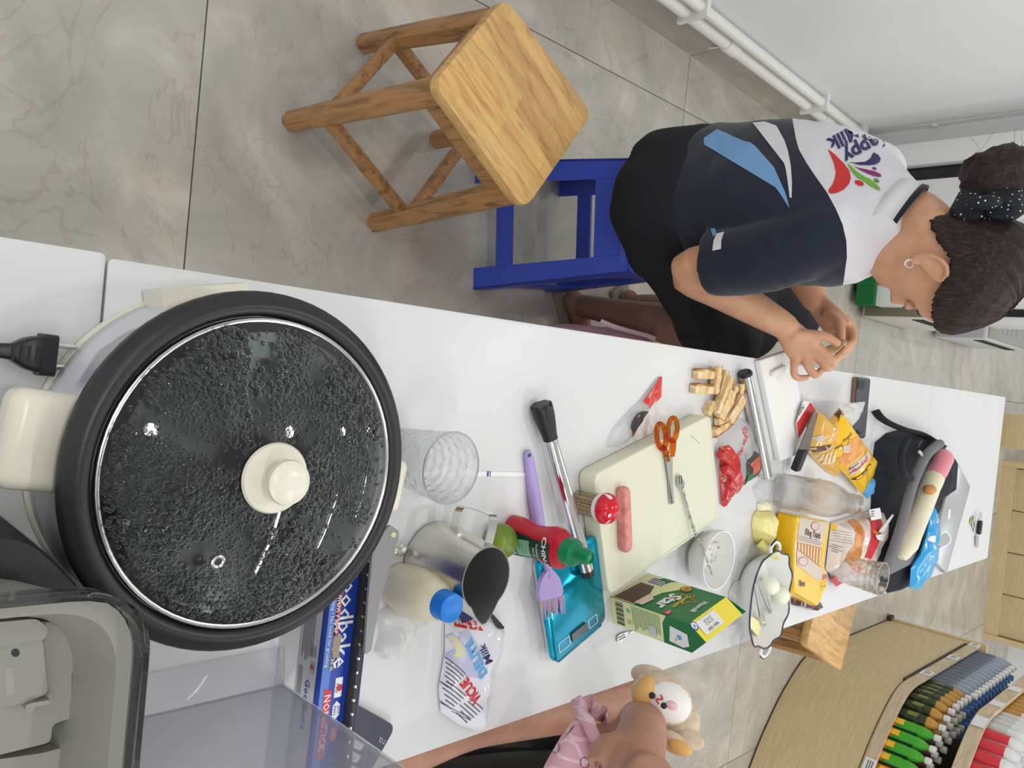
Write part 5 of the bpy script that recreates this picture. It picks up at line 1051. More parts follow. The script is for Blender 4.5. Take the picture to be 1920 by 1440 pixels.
# backpack, pouch, snack, laptop, keys
bp_ = thing('backpack', 'black backpack with a grey zipped front lying open on the far table', 'backpack', at(1710, 960, TZ))
K['cloth'] = mat('black_cloth', s2l(24, 28, 38), .85, bump=.3, bscale=400); K['greycloth'] = mat('grey_cloth', s2l(120, 120, 124), .85, bump=.3, bscale=300)
obj('body', pillow(B(), [at(x, y, TZ+.002) for x, y in ((1634, 880), (1641, 830), (1662, 812), (1696, 803), (1728, 810), (1764, 834), (1782, 860), (1778, 908), (1752, 925), (1732, 985), (1716, 1040), (1706, 1088), (1690, 1106), (1664, 1112), (1634, 1078), (1630, 1010), (1634, 940))], .06, .012, 10, .008, 18, ex=.35), K['cloth'], bp_)
obj('front_panel', pillow(B(), [at(x, y, TZ+.06) for x, y in ((1756, 840), (1768, 844), (1774, 868), (1754, 920), (1742, 980), (1738, 1020), (1712, 1056), (1668, 1078), (1664, 1050), (1690, 985), (1715, 920), (1730, 870))], .01, .01, 6, .002, 30, flat=.8), K['greycloth'], bp_)
obj('grey_band', tube(B(), smooth_path([at(x, y, z) for x, y, z in ((1762, 832, TZ+.06), (1738, 852, TZ+.085), (1718, 890, TZ+.09), (1702, 940, TZ+.09), (1690, 985, TZ+.088), (1672, 1040, TZ+.078), (1664, 1062, TZ+.06))], 6), [.012], 10, sx=.6) if 0 else tube(B(), smooth_path([at(x, y, z) for x, y, z in ((1762, 832, TZ+.06), (1738, 852, TZ+.085), (1718, 890, TZ+.09), (1702, 940, TZ+.09), (1690, 985, TZ+.088), (1672, 1040, TZ+.078), (1664, 1062, TZ+.06))], 6), .013, 10), K['greycloth'], bp_)
obj('strap', tube(B(), smooth_path([at(x, y, z) for x, y, z in ((1641, 770, TZ+.012), (1652, 784, TZ+.022), (1672, 796, TZ+.03), (1698, 806, TZ+.04), (1730, 815, TZ+.04), (1768, 838, TZ+.03))], 5), .012, 10, sx=.35, up=(.3, .3, 1)), K['cloth'], bp_)
obj('top_loop', tube(B(), smooth_path([at(x, y, z) for x, y, z in ((1702, 824, TZ+.08), (1690, 850, TZ+.085), (1694, 886, TZ+.088), (1708, 896, TZ+.088))], 6), .009, 8), K['cloth'], bp_)
obj('zip_slider', box(B(), at(1726, 850, TZ+.1), (.03, .01, .005), basis(at(1733, 858, TZ+.1)-at(1718, 842, TZ+.1)), bev=.002), K['chrome'], bp_)
obj('zip_pull', tube(B(), [at(1722, 838, TZ+.1), at(1728, 826, TZ+.09)], .002, 6), K['ink'], bp_)
pc_ = thing('pencil_pouch', 'plush pencil pouch, cream below and pink above, lying on the backpack', 'pouch', at(1735, 960, TZ+.08))
zz = TZ+.074
pth = [(1690, 1046), (1702, 1020), (1716, 985), (1732, 945), (1746, 908), (1760, 878), (1770, 858), (1774, 850)]
pts = smooth_path([at(x, y, zz+.012) for x, y in pth], 5); rad = [.008+.018*min(1, min(i, len(pts)-1-i)/5)**.6 for i in range(len(pts))]
ncut = int(len(pts)*.62)
obj('cream_end', jitter(tube(B(), pts[:ncut+1], rad[:ncut+1], 16), .002, 40), mat('cream_plush', s2l(232, 224, 196), .9, sheen=.5), pc_)
po = obj('pink_end', jitter(tube(B(), pts[ncut:], rad[ncut:], 16), .002, 40), mat('pink_plush', s2l(232, 138, 152), .9, sheen=.5), pc_)
tr_ = bvh_of(po); dpoly(pc_, tr_, [(1763, 852), (1776, 846), (1780, 868), (1775, 878)], zz, 'skyblue', 'blue_edge'); 
obj('brown_patch', jitter(ball(B(), at(1743, 918, zz+.022), (.014, .02, .016)), .002, 60), mat('tan_plush', s2l(206, 150, 90), .9), pc_)
sn = thing('snack_bag', 'light blue snack bag lying between the backpack and the laptop', 'snack bag', at(1735, 1040, TZ))
w_ = obj('bag', pillow(B(), [at(x, y, z) for x, y, z in ((1752, 950, TZ+.085), (1758, 972, TZ+.085), (1757, 1010, TZ+.08), (1752, 1050, TZ+.075), (1736, 1088, TZ+.07), (1724, 1098, TZ+.065), (1717, 1108, TZ+.06), (1712, 1100, TZ+.06), (1705, 1104, TZ+.06), (1708, 1066, TZ+.065), (1726, 1040, TZ+.08), (1738, 1002, TZ+.085), (1744, 968, TZ+.085))], .022, .008, 8, .005, 50, flat=.6), mat('snack_blue', s2l(40, 158, 216), .25, coat=.4), sn); tr_ = bvh_of(w_); z_ = TZ+.085
dpoly(sn, tr_, [(1711+7*cos(2*pi*i/14), 1070+5*sin(2*pi*i/14)) for i in range(14)], z_, 'paper', 'round_logo'); dpoly(sn, tr_, [(1712+3.5*cos(2*pi*i/12), 1070+2.6*sin(2*pi*i/12)) for i in range(12)], z_, 'blue', 'round_logo', .0014); dtext(sn, tr_, 'Lạc', (1745, 978), (1754, 970), z_, .016, 'paper', .03); dpoly(sn, tr_, [(1736, 1004), (1744, 1002), (1743, 1014), (1737, 1014)], z_, 'paper', 'white_patch')
lp = thing('laptop', 'closed silver laptop lying under the backpack near the keys', 'laptop', at(1790, 970, TZ))
q = [at(x, y, TZ+.016) for x, y in ((1792, 860), (1820, 912), (1775, 1076), (1748, 1046))]; P = rpoly(q, .008, 4); dz = lambda z, f: [V((p.x, p.y, z)) for p in inset(P, f)]
K['silver'] = mat('silver_aluminium', (.52, .53, .55), .35, metal=.7)
bm = B(); loft(bm, [dz(TZ+.001, .985), dz(TZ+.003, 1), dz(TZ+.008, 1)]); obj('base', bm, K['silver'], lp); bm = B(); loft(bm, [dz(TZ+.009, 1), dz(TZ+.0145, 1), dz(TZ+.016, .985)]); obj('lid', bm, K['silver'], lp)
fL = fr((1776, 964), (1790, 964), TZ+.0163); s_ = .0021
ap = [(-6, 2), (-5.5, 5), (-3, 7), (0, 6.2), (3, 7), (5.2, 5.4), (3.6, 3), (3.6, -.5), (5.8, -2), (4, -6), (2, -7), (0, -6.3), (-2, -7), (-4.4, -5), (-5.8, -1.5)]
ppoly(lp, fL, [(.02+x*s_, y*s_*1.2) for x, y in ap], 'paper', 'lid_emblem', e=.0003); ppoly(lp, fL, [(.02+x*s_, (y+.5)*s_*1.2) for x, y in ((0, 7.6), (.6, 9.6), (2.6, 11), (2.4, 8.8))], 'paper', 'lid_emblem', e=.0003)
dk = [(1766, 998), (1775, 996), (1783, 1004), (1784, 1016), (1776, 1024), (1764, 1028), (1757, 1018)]
obj('white_sticker', slab(B(), rpoly([at(x, y, TZ+.0168) for x, y in dk], .006, 3), -.0006), K['paper'], lp); obj('sticker_face', slab(B(), rpoly(inset([at(x, y, TZ+.0171) for x, y in dk], .82), .005, 3), -.0004), K['silver'], lp)
ptext(lp, fr((1758, 1025), (1776, 1023), TZ+.0174), 'mina', .018, .0, .012, 'blue', .03)
ky = thing('key_ring', 'bunch of keys with a black car key lying on the bare far table end', 'keys', at(1833, 985, TZ))
def ring_bm(c, r, t, mt): 
    bm = B(); n = 24; vs = [[bm.verts.new(mt @ V(((r+t*cos(a))*cos(2*pi*i/n), (r+t*cos(a))*sin(2*pi*i/n), t*sin(a)))) for a in (0, pi/2, pi, 3*pi/2)] for i in range(n)]
    for i in range(n):
        for k in range(4): bm.faces.new((vs[i][k], vs[i][(k+1) % 4], vs[(i+1) % n][(k+1) % 4], vs[(i+1) % n][k]))
    return bm
obj('split_ring', ring_bm(0, .014, .0012, M.Translation(at(1839, 968, TZ+.003))), K['chrome'], ky)
obj('split_ring', ring_bm(0, .01, .001, M.Translation(at(1830, 963, TZ+.004))), K['chrome'], ky)
obj('key_fob', box(B(), at(1837, 989, TZ+.008), (.05, .022, .013), basis(at(1839, 975, TZ)-at(1836, 1003, TZ)), bev=.005), K['black'], ky)
obj('key_blade', slab(B(), [at(x, y, TZ+.008) for x, y in ((1831, 1004), (1836, 1004), (1834, 1027), (1831, 1027))], -.002), K['steel'], ky)
obj('brass_disc', lathe(B(), [(.012, .001), (.012, .004), (.003, .0042)], 20, M.Translation(at(1819, 976, TZ))), mat('brass', s2l(200, 170, 90), .3, metal=.9), ky)
for x, y in ((1828, 975), (1826, 982), (1829, 990)): obj('small_key', slab(B(), [at(x+a, y+b, TZ+.006) for a, b in ((-3, -7), (2, -7), (1, 8), (-2, 8))], -.0015), K['chrome'], ky)
# milk pouch, crumpled film, small wraps
mp_ = thing('yogurt_pouch', 'white standing pouch with red Fat Free tab and blue lettering at the near edge', 'pouch', at(880, 1260, TZ))
K['pouch'] = mat('pouch_film', s2l(222, 222, 230), .2, coat=.5)
w_ = obj('pouch', pillow(B(), [at(x, y, TZ+.003) for x, y in ((834, 1166), (868, 1156), (910, 1150), (940, 1168), (936, 1198), (922, 1256), (908, 1320), (896, 1371), (862, 1360), (826, 1335), (822, 1290), (834, 1220))], .03, .009, 9, .004, 40, ex=.45), K['pouch'], mp_); tr_ = bvh_of(w_); z_ = TZ+.03
dpoly(mp_, tr_, [(868, 1182), (872, 1168), (888, 1166), (908, 1172), (912, 1186), (890, 1184)], z_, 'red', 'red_tab'); dtext(mp_, tr_, 'Fat Free', (908, 1178), (872, 1176), z_, .013, 'paper', .01, sx=.8)
dpoly(mp_, tr_, [(850, 1196), (888, 1186), (906, 1230), (904, 1270), (870, 1268), (846, 1240)], z_, mat('lavender_print', s2l(188, 190, 216), .3), 'lavender_panel')
dtext(mp_, tr_, 'DELITE', (906, 1270), (880, 1198), z_, .019, 'skyblue', .04, off=.0018); dtext(mp_, tr_, 'Milk', (918, 1250), (904, 1206), z_, .018, 'navy', .01, ital=.3)
dpoly(mp_, tr_, [(854, 1200), (866, 1198), (876, 1226), (868, 1238), (858, 1230)], z_, mat('straw_print', s2l(220, 214, 176), .4), 'picture', .0014)
dtext(mp_, tr_, 'VICUE', (900, 1322), (866, 1266), z_, .0195, 'red', .03, sx=.8, off=.0018)
dlines(mp_, tr_, (864, 1280), (840, 1250), z_, .03, 7); dlines(mp_, tr_, (866, 1320), (834, 1290), z_, .028, 6); dlines(mp_, tr_, (896, 1345), (868, 1320), z_, .03, 6); dlines(mp_, tr_, (890, 1352), (836, 1326), z_, .006, 2)
obj('dark_flap', slab(B(), [at(x, y, TZ+.02) for x, y in ((914, 1148), (920, 1146), (946, 1176), (944, 1180), (934, 1178))], -.002), K['blackm'], mp_)
obj('purple_back', slab(B(), [at(x, y, TZ+.012) for x, y in ((860, 1150), (884, 1140), (888, 1160), (868, 1170))], -.002), K['navy'], mp_)
cf = thing('crumpled_film', 'crumpled clear plastic film by the cream squeeze bottle', 'plastic film', at(740, 1180, TZ))
obj('film', pillow(B(), [at(x, y, TZ+.002) for x, y in ((705, 1150), (730, 1134), (762, 1140), (800, 1158), (775, 1170), (766, 1200), (750, 1230), (722, 1236), (702, 1222), (712, 1190))], .024, .007, 9, .012, 60), mat('crumple_film', (.85, .86, .84), .2, alpha=.45), cf)
c2 = thing('crumpled_film', 'small clear plastic wrap between the white bowl and the enamel dish', 'plastic film', at(1385, 1110, TZ))
obj('film', pillow(B(), [at(x, y, TZ+.002) for x, y in ((1366, 1112), (1376, 1092), (1392, 1086), (1396, 1102), (1388, 1130), (1390, 1160), (1378, 1180), (1388, 1190), (1362, 1192), (1340, 1186), (1372, 1150))], .018, .007, 8, .008, 60), bpy.data.materials['crumple_film'], c2)
c3 = thing('torn_wrapper', 'torn light blue wrapper corner beneath the yellow bread bag', 'wrapper', at(1634, 905, TZ))
obj('film', pillow(B(), [at(x, y, TZ+.002) for x, y in ((1622, 905), (1638, 892), (1643, 900), (1638, 925), (1626, 935), (1618, 925))], .008, .006, 6, .003, 60), K['skyblue'], c3)
c4 = thing('nutrition_card', 'torn white printed paper scrap below the clear bottle’s mouth', 'paper scrap', at(1645, 965, TZ))
obj('paper', slab(B(), [at(x, y, TZ+.05) for x, y in ((1630, 956), (1650, 952), (1654, 972), (1634, 976))], -.001), K['paper'], c4); plines(c4, fr((1632, 972), (1650, 968), TZ+.0503), 0, .024, .002, .02, 3)
# ================================================================ DISPLAY COUNTER WITH BOTTLES
ctl = [V(p+(0,)) for p in ((1.18, 4.62), (1.18, 4.2), (1.18, 3.85), (1.19, 3.62), (1.29, 3.44), (1.43, 3.29), (1.59, 3.17), (1.8, 3.06), (2.1, 2.98), (2.5, 2.95))]
cpath = smooth_path(ctl, 8)
def offs(d):
    out = []
    for i, p in enumerate(cpath):
        t = (cpath[min(i+1, len(cpath)-1)]-cpath[max(i-1, 0)]).normalized(); out.append(p+V((-t.y, t.x, 0))*d)
    return out
def strip(d0, d1, z0, z1):
    a, b = offs(d0), offs(d1); U0, U1 = V((0, 0, z0)), V((0, 0, z1)); return loft(B(), [[p+U0, q+U0, q+U1, p+U1] for p, q in zip(a, b)])
cn = thing('display_counter', 'curved oak display counter with two bottle shelves on the right', 'counter', (1.5, 3.6, 0))
obj('curved_front', strip(0, .02, .004, .40), K['oak'], cn); obj('toe_shadow_line', strip(-.003, .02, 0, .006), K['oakshade'], cn)  # toe strip is a dark line painted for the shadow at the floor
obj('inner_shadow_gap', strip(.012, .02, .40, .412), K['oakshade'], cn)
obj('shelf_deck', strip(.0, .5, .405, .42), K['oak'], cn); lip1 = obj('shelf_lip', strip(-.006, .01, .412, .455), wood('lip_wood', s2l(204, 186, 156), s2l(186, 168, 138), (3, 3, 20), 4, .5, coat=0), cn)
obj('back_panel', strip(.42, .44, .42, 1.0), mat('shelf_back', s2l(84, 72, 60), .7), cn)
obj('upper_deck', strip(.03, .42, .69, .705), K['oak'], cn); obj('upper_lip', strip(.018, .034, .695, .745), bpy.data.materials['lip_wood'], cn)
e = cpath[0]; obj('end_post', box(B(), (e.x+.21, e.y+.012, .24), (.44, .03, .48), bev=.002), K['oak'], cn); obj('post_notch', box(B(), (e.x-.006, e.y+.0, .012), (.04, .05, .02)), K['oakshade'], cn)
obj('slot', box(B(), (1.176, 4.12, .405), (.012, .86, .012)), K['oakshade'], cn)
def cp(s, d):                                # point at arc length s from the far end, d inward
    a = offs(d); L = 0
    for p, q in zip(a, a[1:]):
        l = (q-p).length
        if L+l >= s: return p.lerp(q, (s-L)/l), (q-p).normalized()
        L += l
    return a[-1], (a[-1]-a[-2]).normalized()
for k, s in enumerate((.05, .38, .75, 1.42, 1.75)):
    p, t = cp(s, -.008); tg_ = obj('price_tag', box(B(), p+V((0, 0, .437)), (.07, .002, .045), basis(t)), K['paper'], cn)
    plines(cn, frame(p-t*.03+V((0, 0, .425))-V((-t.y, t.x, 0))*.0012, t, V((0, 0, 1))), .004, .056, 0, .026, 3, 'ink')
for s in (.2, .5, .78, 1.02, 1.3): p, t = cp(s, .016); obj('price_tag', box(B(), p+V((0, 0, .722)), (.07, .002, .045), basis(t)), K['paper'], cn)
_bm = {}
def bottle(kind, p, z, label, group, rz=0):
    spec = BK[kind]
    t = thing('drink_bottle', label, 'bottle', (p.x, p.y, z), group); t.rotation_euler.z = rz
    if kind not in _bm:
        h = spec['h']; r = spec['r']; parts = []
        prof = [(r*.85, 0), (r, .006), (r, h*.5), (r*.93, h*.56), (r*.98, h*.64), (r*.8, h*.76), (r*.42, h*.86), (r*.4, h*.9)]
        bm = lathe(B(), prof, 20); me = bpy.data.meshes.new('body'); bm.to_mesh(me); bm.free(); me.polygons.foreach_set('use_smooth', [True]*len(me.polygons)); me.materials.append(spec['body']); parts.append(('body', me))
        bm = lathe(B(), [(r*.5, h*.885), (r*.53, h*.9), (r*.53, h*.985), (r*.45, h)], 16); me = bpy.data.meshes.new('cap'); bm.to_mesh(me); bm.free(); me.polygons.foreach_set('use_smooth', [True]*len(me.polygons)); me.set_sharp_from_angle(angle=.6); me.materials.append(spec['cap']); parts.append(('cap', me))
        for nm, z0, z1, m, a0, a1 in spec['lab']:
            bm = B(); n = 16; rr = lambda zz: next((A[0]+(C[0]-A[0])*(zz-A[1])/(C[1]-A[1]) for A, C in zip(prof, prof[1:]) if A[1] <= zz <= C[1]), r)+.0006
            rows = [[bm.verts.new((rr(h*(z0+(z1-z0)*j/6))*cos(a0+(a1-a0)*i/n), rr(h*(z0+(z1-z0)*j/6))*sin(a0+(a1-a0)*i/n), h*(z0+(z1-z0)*j/6))) for i in range(n+1)] for j in range(7)]
            for A, C in zip(rows, rows[1:]):
                for i in range(n): bm.faces.new((A[i], A[i+1], C[i+1], C[i]))
            me = bpy.data.meshes.new(nm); bm.to_mesh(me); bm.free(); me.materials.append(m); me.polygons.foreach_set('use_smooth', [True]*len(me.polygons)); parts.append((nm, me))
        _bm[kind] = parts
    for nm, me in _bm[kind]: o = bpy.data.objects.new(nm, me); COL.objects.link(o); o.parent = t
    return t
mOr = mat('orange_sleeve', s2l(222, 112, 30), .3); mGr = mat('green_sleeve', s2l(72, 168, 48), .3); mDk = noisy('dark_sleeve', s2l(34, 44, 34), s2l(70, 76, 40), 60, rough=.35); mGo = mat('gold_tea', s2l(190, 140, 60), .25)
mWa = mat('water_bottle', s2l(168, 180, 196), .15, alpha=.75); mBl = mat('blue_cap2', s2l(88, 138, 214), .35); mPu = mat('purple_drink', s2l(104, 44, 62), .3); mWh = mat('white_cap', s2l(232, 232, 230), .4); mDg = mat('dark_green_back', s2l(40, 84, 54), .4); mMk = mat('milk_bottle', s2l(226, 228, 226), .35)
ft_ = (-pi*.95, -pi*.05)
BK = {'orange': dict(h=.2, r=.0265, body=mOr, cap=mWh, lab=[('fruit_print', .22, .42, mat('slice_yellow', s2l(246, 190, 60), .35), -2.1, -1.0), ('leaf_print', .16, .24, mGr, -1.6, -.7)]),
      'green': dict(h=.2, r=.0265, body=mGr, cap=mWh, lab=[('orange_print', .02, .2, mOr, -2.9, -.6), ('fruit_print', .16, .33, bpy.data.materials['slice_yellow'], -2.1, -1.1), ('back_label', .03, .6, mDg, -.6, .7)]),
      'dark': dict(h=.2, r=.0265, body=mDk, cap=mWh, lab=[('gold_neck', .66, .87, mGo, -pi, pi), ('leaf_print', .3, .5, mat('olive_leaf', s2l(120, 128, 60), .4), -2.0, -1.2)]),
      'water': dict(h=.2, r=.0262, body=mWa, cap=mBl, lab=[('pale_label', .3, .5, mat('pale_label', s2l(206, 212, 200), .4), -pi, pi)]),
      'tall': dict(h=.21, r=.0262, body=mWa, cap=mWh, lab=[('grey_label', .1, .55, mat('slate_label', s2l(104, 112, 124), .4), -pi, pi)]),
      'purple': dict(h=.195, r=.026, body=mPu, cap=mWh, lab=[]),
      'clear': dict(h=.2, r=.026, body=mat('grey_water', s2l(130, 130, 130), .2, alpha=.8), cap=mWh, lab=[]),
      'milkr': dict(h=.2, r=.027, body=mMk, cap=mWh, lab=[('red_label', .12, .6, mat('label_red2', s2l(214, 58, 66), .4), -2.9, -.3)]),
      'milkg': dict(h=.2, r=.027, body=mMk, cap=mWh, lab=[('green_label', .12, .6, mat('label_green2', s2l(130, 196, 70), .4), -2.9, -.3)]),
      'milk': dict(h=.2, r=.027, body=mMk, cap=mWh, lab=[('pale_band', .2, .5, mat('pale_band', s2l(208, 210, 204), .5), -pi, pi)]),
      'fruit': dict(h=.19, r=.028, body=mat('cream_sleeve', s2l(232, 220, 196), .4), cap=mat('gold_cap', s2l(216, 170, 70), .4), lab=[('fruit_print', .1, .5, mGo, -2.6, -.6)])}
far = 'from the far end of the lower counter shelf'
def ordi(k): return ('first', 'second', 'third', 'fourth', 'fifth', 'sixth', 'seventh', 'eighth', 'ninth', 'tenth', 'eleventh', 'twelfth', 'thirteenth', 'fourteenth', 'fifteenth', 'sixteenth', 'seventeenth', 'eighteenth', 'nineteenth', 'twentieth', 'last')[min(k, 20)]
Ltot = sum((b-a).length for a, b in zip(offs(.05), offs(.05)[1:]))
s = .05; k = 0; cnt_ = {}
# front row, from the far end to the near end
seq = ['tall']*13+['dark']*7+['green']*4+['orange']*8
nm = {'tall': ('clear water bottle with white cap and grey label', 'grey labelled water bottles, front row'), 'dark': ('dark green tea bottle with gold neck and white cap', 'dark tea bottles, front row'), 'green': ('green and orange juice bottle with white cap', 'green juice bottles, front row'), 'orange': ('orange juice bottle with white cap', 'orange juice bottles, front row')}
gap = .0545
for kind in seq:
    if s > Ltot-.05: break
    p, t = cp(s, .042); i = cnt_.get(kind, 0); cnt_[kind] = i+1
    bottle(kind, p, .4205, nm[kind][0]+', '+ordi(i)+' from far end, front row', nm[kind][1], math.atan2(t.y, t.x))
    s += gap
for row, d in ((2, .1), (3, .156), (4, .212)):
    La = sum((b-a).length for a, b in zip(offs(d), offs(d)[1:])); s = .05; cnt_ = {}
    while s < min(La-.05, 2.0):
        kind = 'water' if s < .76 else (('dark' if row == 2 else 'clear') if s < 1.06 else ('clear' if row == 4 or s > 1.3 else 'purple'))
        if row == 4 and s > .76: break
        p, t = cp(s, d); i = cnt_.get(kind, 0); cnt_[kind] = i+1
        w = {'water': 'clear water bottle with blue cap', 'dark': 'dark tea bottle with white cap', 'clear': 'plain clear bottle with white cap', 'purple': 'dark purple drink bottle with white cap'}[kind]
        bottle(kind, p, .4205, w+', '+ordi(i)+' from far end, '+('second', 'third', 'fourth')[row-2]+' row', w.split(' bottle')[0]+' bottles in row '+str(row), math.atan2(t.y, t.x)); s += .0545
for row, d in ((1, .072), (2, .132)):
    La = sum((b-a).length for a, b in zip(offs(d), offs(d)[1:])); s = .08; cnt_ = {}
    while s < min(La-.04, 1.75):
        kind = 'fruit' if s < .72 else ('milkg' if (row == 2 and s < 1.1) else ('milk' if s < 1.0 else ('milkr' if s < 1.3 else 'milk')))
        p, t = cp(s, d); i = cnt_.get(kind, 0); cnt_[kind] = i+1
        w = {'fruit': 'cream fruit drink bottle with gold cap', 'milkg': 'white milk bottle with green label', 'milk': 'plain white milk bottle with pale band', 'milkr': 'white milk bottle with red label'}[kind]
        bottle(kind, p, .7055, w+', '+ordi(i)+' from far end, upper shelf '+('front', 'back')[row-1]+' row', w.split(' bottle')[0]+' bottles, upper shelf row '+str(row), math.atan2(t.y, t.x)); s += .0575
# ================================================================ THE WOMAN
def remesh(bm, vox, it=4, fac=.5):
    me = bpy.data.meshes.new('r'); bmesh.ops.recalc_face_normals(bm, faces=bm.faces[:]); bm.to_mesh(me); bm.free(); o = bpy.data.objects.new('r', me); COL.objects.link(o)
    m = o.modifiers.new('r', 'REMESH'); m.mode = 'VOXEL'; m.voxel_size = vox
    if it: s = o.modifiers.new('s', 'SMOOTH'); s.iterations = it; s.factor = fac
    dg = bpy.context.evaluated_depsgraph_get(); dg.update(); e = bpy.data.meshes.new_from_object(o.evaluated_get(dg)); out = B(); out.from_mesh(e)
    bpy.data.objects.remove(o); bpy.data.meshes.remove(me); bpy.data.meshes.remove(e); return out
def limb(bm, pts, r, n=14, k=5, sx=1, up=None):
    P = smooth_path(pts, k); R = []
    for i in range(len(P)):
        t = i/(len(P)-1)*(len(r)-1); a = int(min(t, len(r)-2)); R.append(r[a]+(r[a+1]-r[a])*(t-a))
    tube(bm, P, R, n, True, sx, up)
    for p, q in ((P[0], R[0]), (P[-1], R[-1])): ball(bm, p, q*.985, 14, 10)
    return bm
def sleeve(bm, pts, r, n=24, k=6):
    P = smooth_path(pts, k); R = [r[0]+(r[-1]-r[0])*i/(len(P)-1) for i in range(len(P))]
    tube(bm, P, R, n); ball(bm, P[0], R[0]*.98, 16, 12); return bm
def rings_body(tab, lat, dep, n=40, e=2.3):   # tab: centre, half width, half depth
    out = []
    for c, hw, hd in tab:
        out.append([V(c)+lat*(hw*math.copysign(abs(cos(t))**(2/e), cos(t)))+dep*(hd*math.copysign(abs(sin(t))**(2/e), sin(t))) for t in [2*pi*i/n for i in range(n)]])
    return out
def interp(tab, k=5):
    C = smooth_path([t[0] for t in tab], k); W = smooth_path([(t[1], t[2], 0) for t in tab], k); return [(c, w.x, w.y) for c, w in zip(C, W)]
# --- head in its own axes: x right, y forward, z up from the chin
HS = [(-.004, .060, .012, .022), (.002, .074, -.002, .033), (.018, .083, -.028, .047), (.042, .085, -.052, .056), (.068, .084, -.070, .063), (.098, .085, -.086, .069), (.125, .091, -.095, .073), (.155, .088, -.098, .0745), (.185, .070, -.09, .068), (.207, .042, -.066, .052), (.220, .014, -.034, .028), (.2235, 0, -.012, .008)]
def hs(z):
    for a, b in zip(HS, HS[1:]):
        if a[0] <= z <= b[0]: t = (z-a[0])/(b[0]-a[0]); return [a[i]+(b[i]-a[i])*t for i in (1, 2, 3)]
    return HS[-1][1:]
def head_pt(z, t, grow=0, face=True):
    f, b, w = hs(z); s, c = sin(t), cos(t); cy = (f+b)/2; hy = (f-b)/2
    x = (w+grow)*math.copysign(abs(c)**.88, c); y = cy+(hy+grow)*math.copysign(abs(s)**.92, s)
    if face and s > .2:
        y += .026*math.exp(-(x/.0105)**2)*max(0, min((z-.056)/.014, (.122-z)/.05, 1))
        y += .007*math.exp(-(x/.02)**2)*(math.exp(-((z-.046)/.006)**2)+.9*math.exp(-((z-.034)/.006)**2))
        y -= .004*math.exp(-(x/.018)**2)*math.exp(-((z-.040)/.0025)**2)
        y -= .009*math.exp(-((abs(x)-.032)/.015)**2)*math.exp(-((z-.106)/.012)**2)
        y += .004*math.exp(-((abs(x)-.034)/.011)**2)*math.exp(-((z-.104)/.007)**2)
    return V((x, y, z))
def head_bm(bm, mt, n=64, m=72, grow=0, keep=None, zmin=-.004, zmax=.2235, face=True):
    rows = []
    for j in range(m+1):
        u = j/m; z = zmin+(zmax-zmin)*(.5-.5*cos(pi*u)); rows.append([(mt @ head_pt(z, 2*pi*i/n, grow, face), head_pt(z, 2*pi*i/n, 0, False)) for i in range(n)])
    vs = [[bm.verts.new(p[0]) for p in r] for r in rows]
    for j in range(m):
        for i in range(n):
            k = (i+1) % n
            if keep and not keep((rows[j][i][1]+rows[j+1][k][1])/2): continue
            bm.faces.new((vs[j][i], vs[j][k], vs[j+1][k], vs[j+1][i]))
    if not keep: bm.faces.new(vs[0][::-1]); bm.faces.new(vs[-1])
    return bm
def ear(bm, mt, s):
    c = V((s*.073, -.004, .1)); pts = []
    for k in range(15):
        a = -1.9+k/14*4.5; pts.append(mt @ (c+V((s*(.006+.006*sin(k/14*pi)), -.004-.0165*sin(a+.35)*1.0, .031*cos(a+.35+0)*1.0))))
    pts = [mt @ (c+V((s*q[0], q[1], q[2]))) for q in ((.0, .008, .004), (.005, .010, .020), (.010, .004, .031), (.014, -.010, .033), (.016, -.021, .024), (.015, -.024, .010), (.012, -.020, -.006), (.008, -.010, -.018), (.005, 0, -.027), (.003, .006, -.024))]
    tube(bm, smooth_path(pts, 4), [.004, .0042, .0042, .0042, .0045, .0045, .0045, .005, .0065, .005][0:1]*1+[.0042]*(len(smooth_path(pts, 4))-1), 8)
    ball(bm, mt @ (c+V((s*.006, -.008, .004))), (.006, .016, .028), 12, 10, mt.to_3x3()); ball(bm, mt @ (c+V((s*.006, .002, -.022))), (.005, .007, .008), 10, 8, mt.to_3x3())
K['skin'] = noisy('skin', s2l(214, 164, 132), s2l(204, 150, 118), 30, 3, .5, .35, .7, sss=.15)
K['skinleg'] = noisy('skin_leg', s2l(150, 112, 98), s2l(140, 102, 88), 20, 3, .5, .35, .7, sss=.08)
K['hair'] = mat('dark_hair', s2l(44, 34, 32), .55, spec=.3); N, b = nodes(K['hair']); tc = nn(N, 'ShaderNodeTexCoord'); mp = nn(N, 'ShaderNodeMapping'); mp.inputs['Scale'].default_value = (60, 160, 24); nz = nn(N, 'ShaderNodeTexNoise', Scale=4, Detail=5, Distortion=.4)
N.links.new(tc.outputs['Object'], mp.inputs[0]); N.links.new(mp.outputs[0], nz.inputs['Vector']); N.links.new(ramp(N, nz.outputs['Fac'], [(.35, s2l(28, 22, 22)), (.6, s2l(56, 42, 38)), (.75, s2l(84, 64, 56))]), b.inputs['Base Color'])
bpn = nn(N, 'ShaderNodeBump', Strength=.2, Distance=.002); N.links.new(nz.outputs['Fac'], bpn.inputs['Height']); N.links.new(bpn.outputs['Normal'], b.inputs['Normal'])
fh = V((.776, .244, -.582)).normalized(); uh = V((.555, .175, .813)); uh = (uh-fh*uh.dot(fh)).normalized(); rh = fh.cross(uh)
HM = M((rh, fh, uh)).transposed().to_4x4(); HM.translation = V((-.222, 1.40, 1.078))-rh*.082-uh*.1
r_ = V((.77, -.64, 0)).normalized(); f_ = V((.64, .77, 0)).normalized()
SR, ER, WR = V((-.272, 1.395, .915)), atY(1293, 508, 1.385), atY(1472, 612, 1.55)
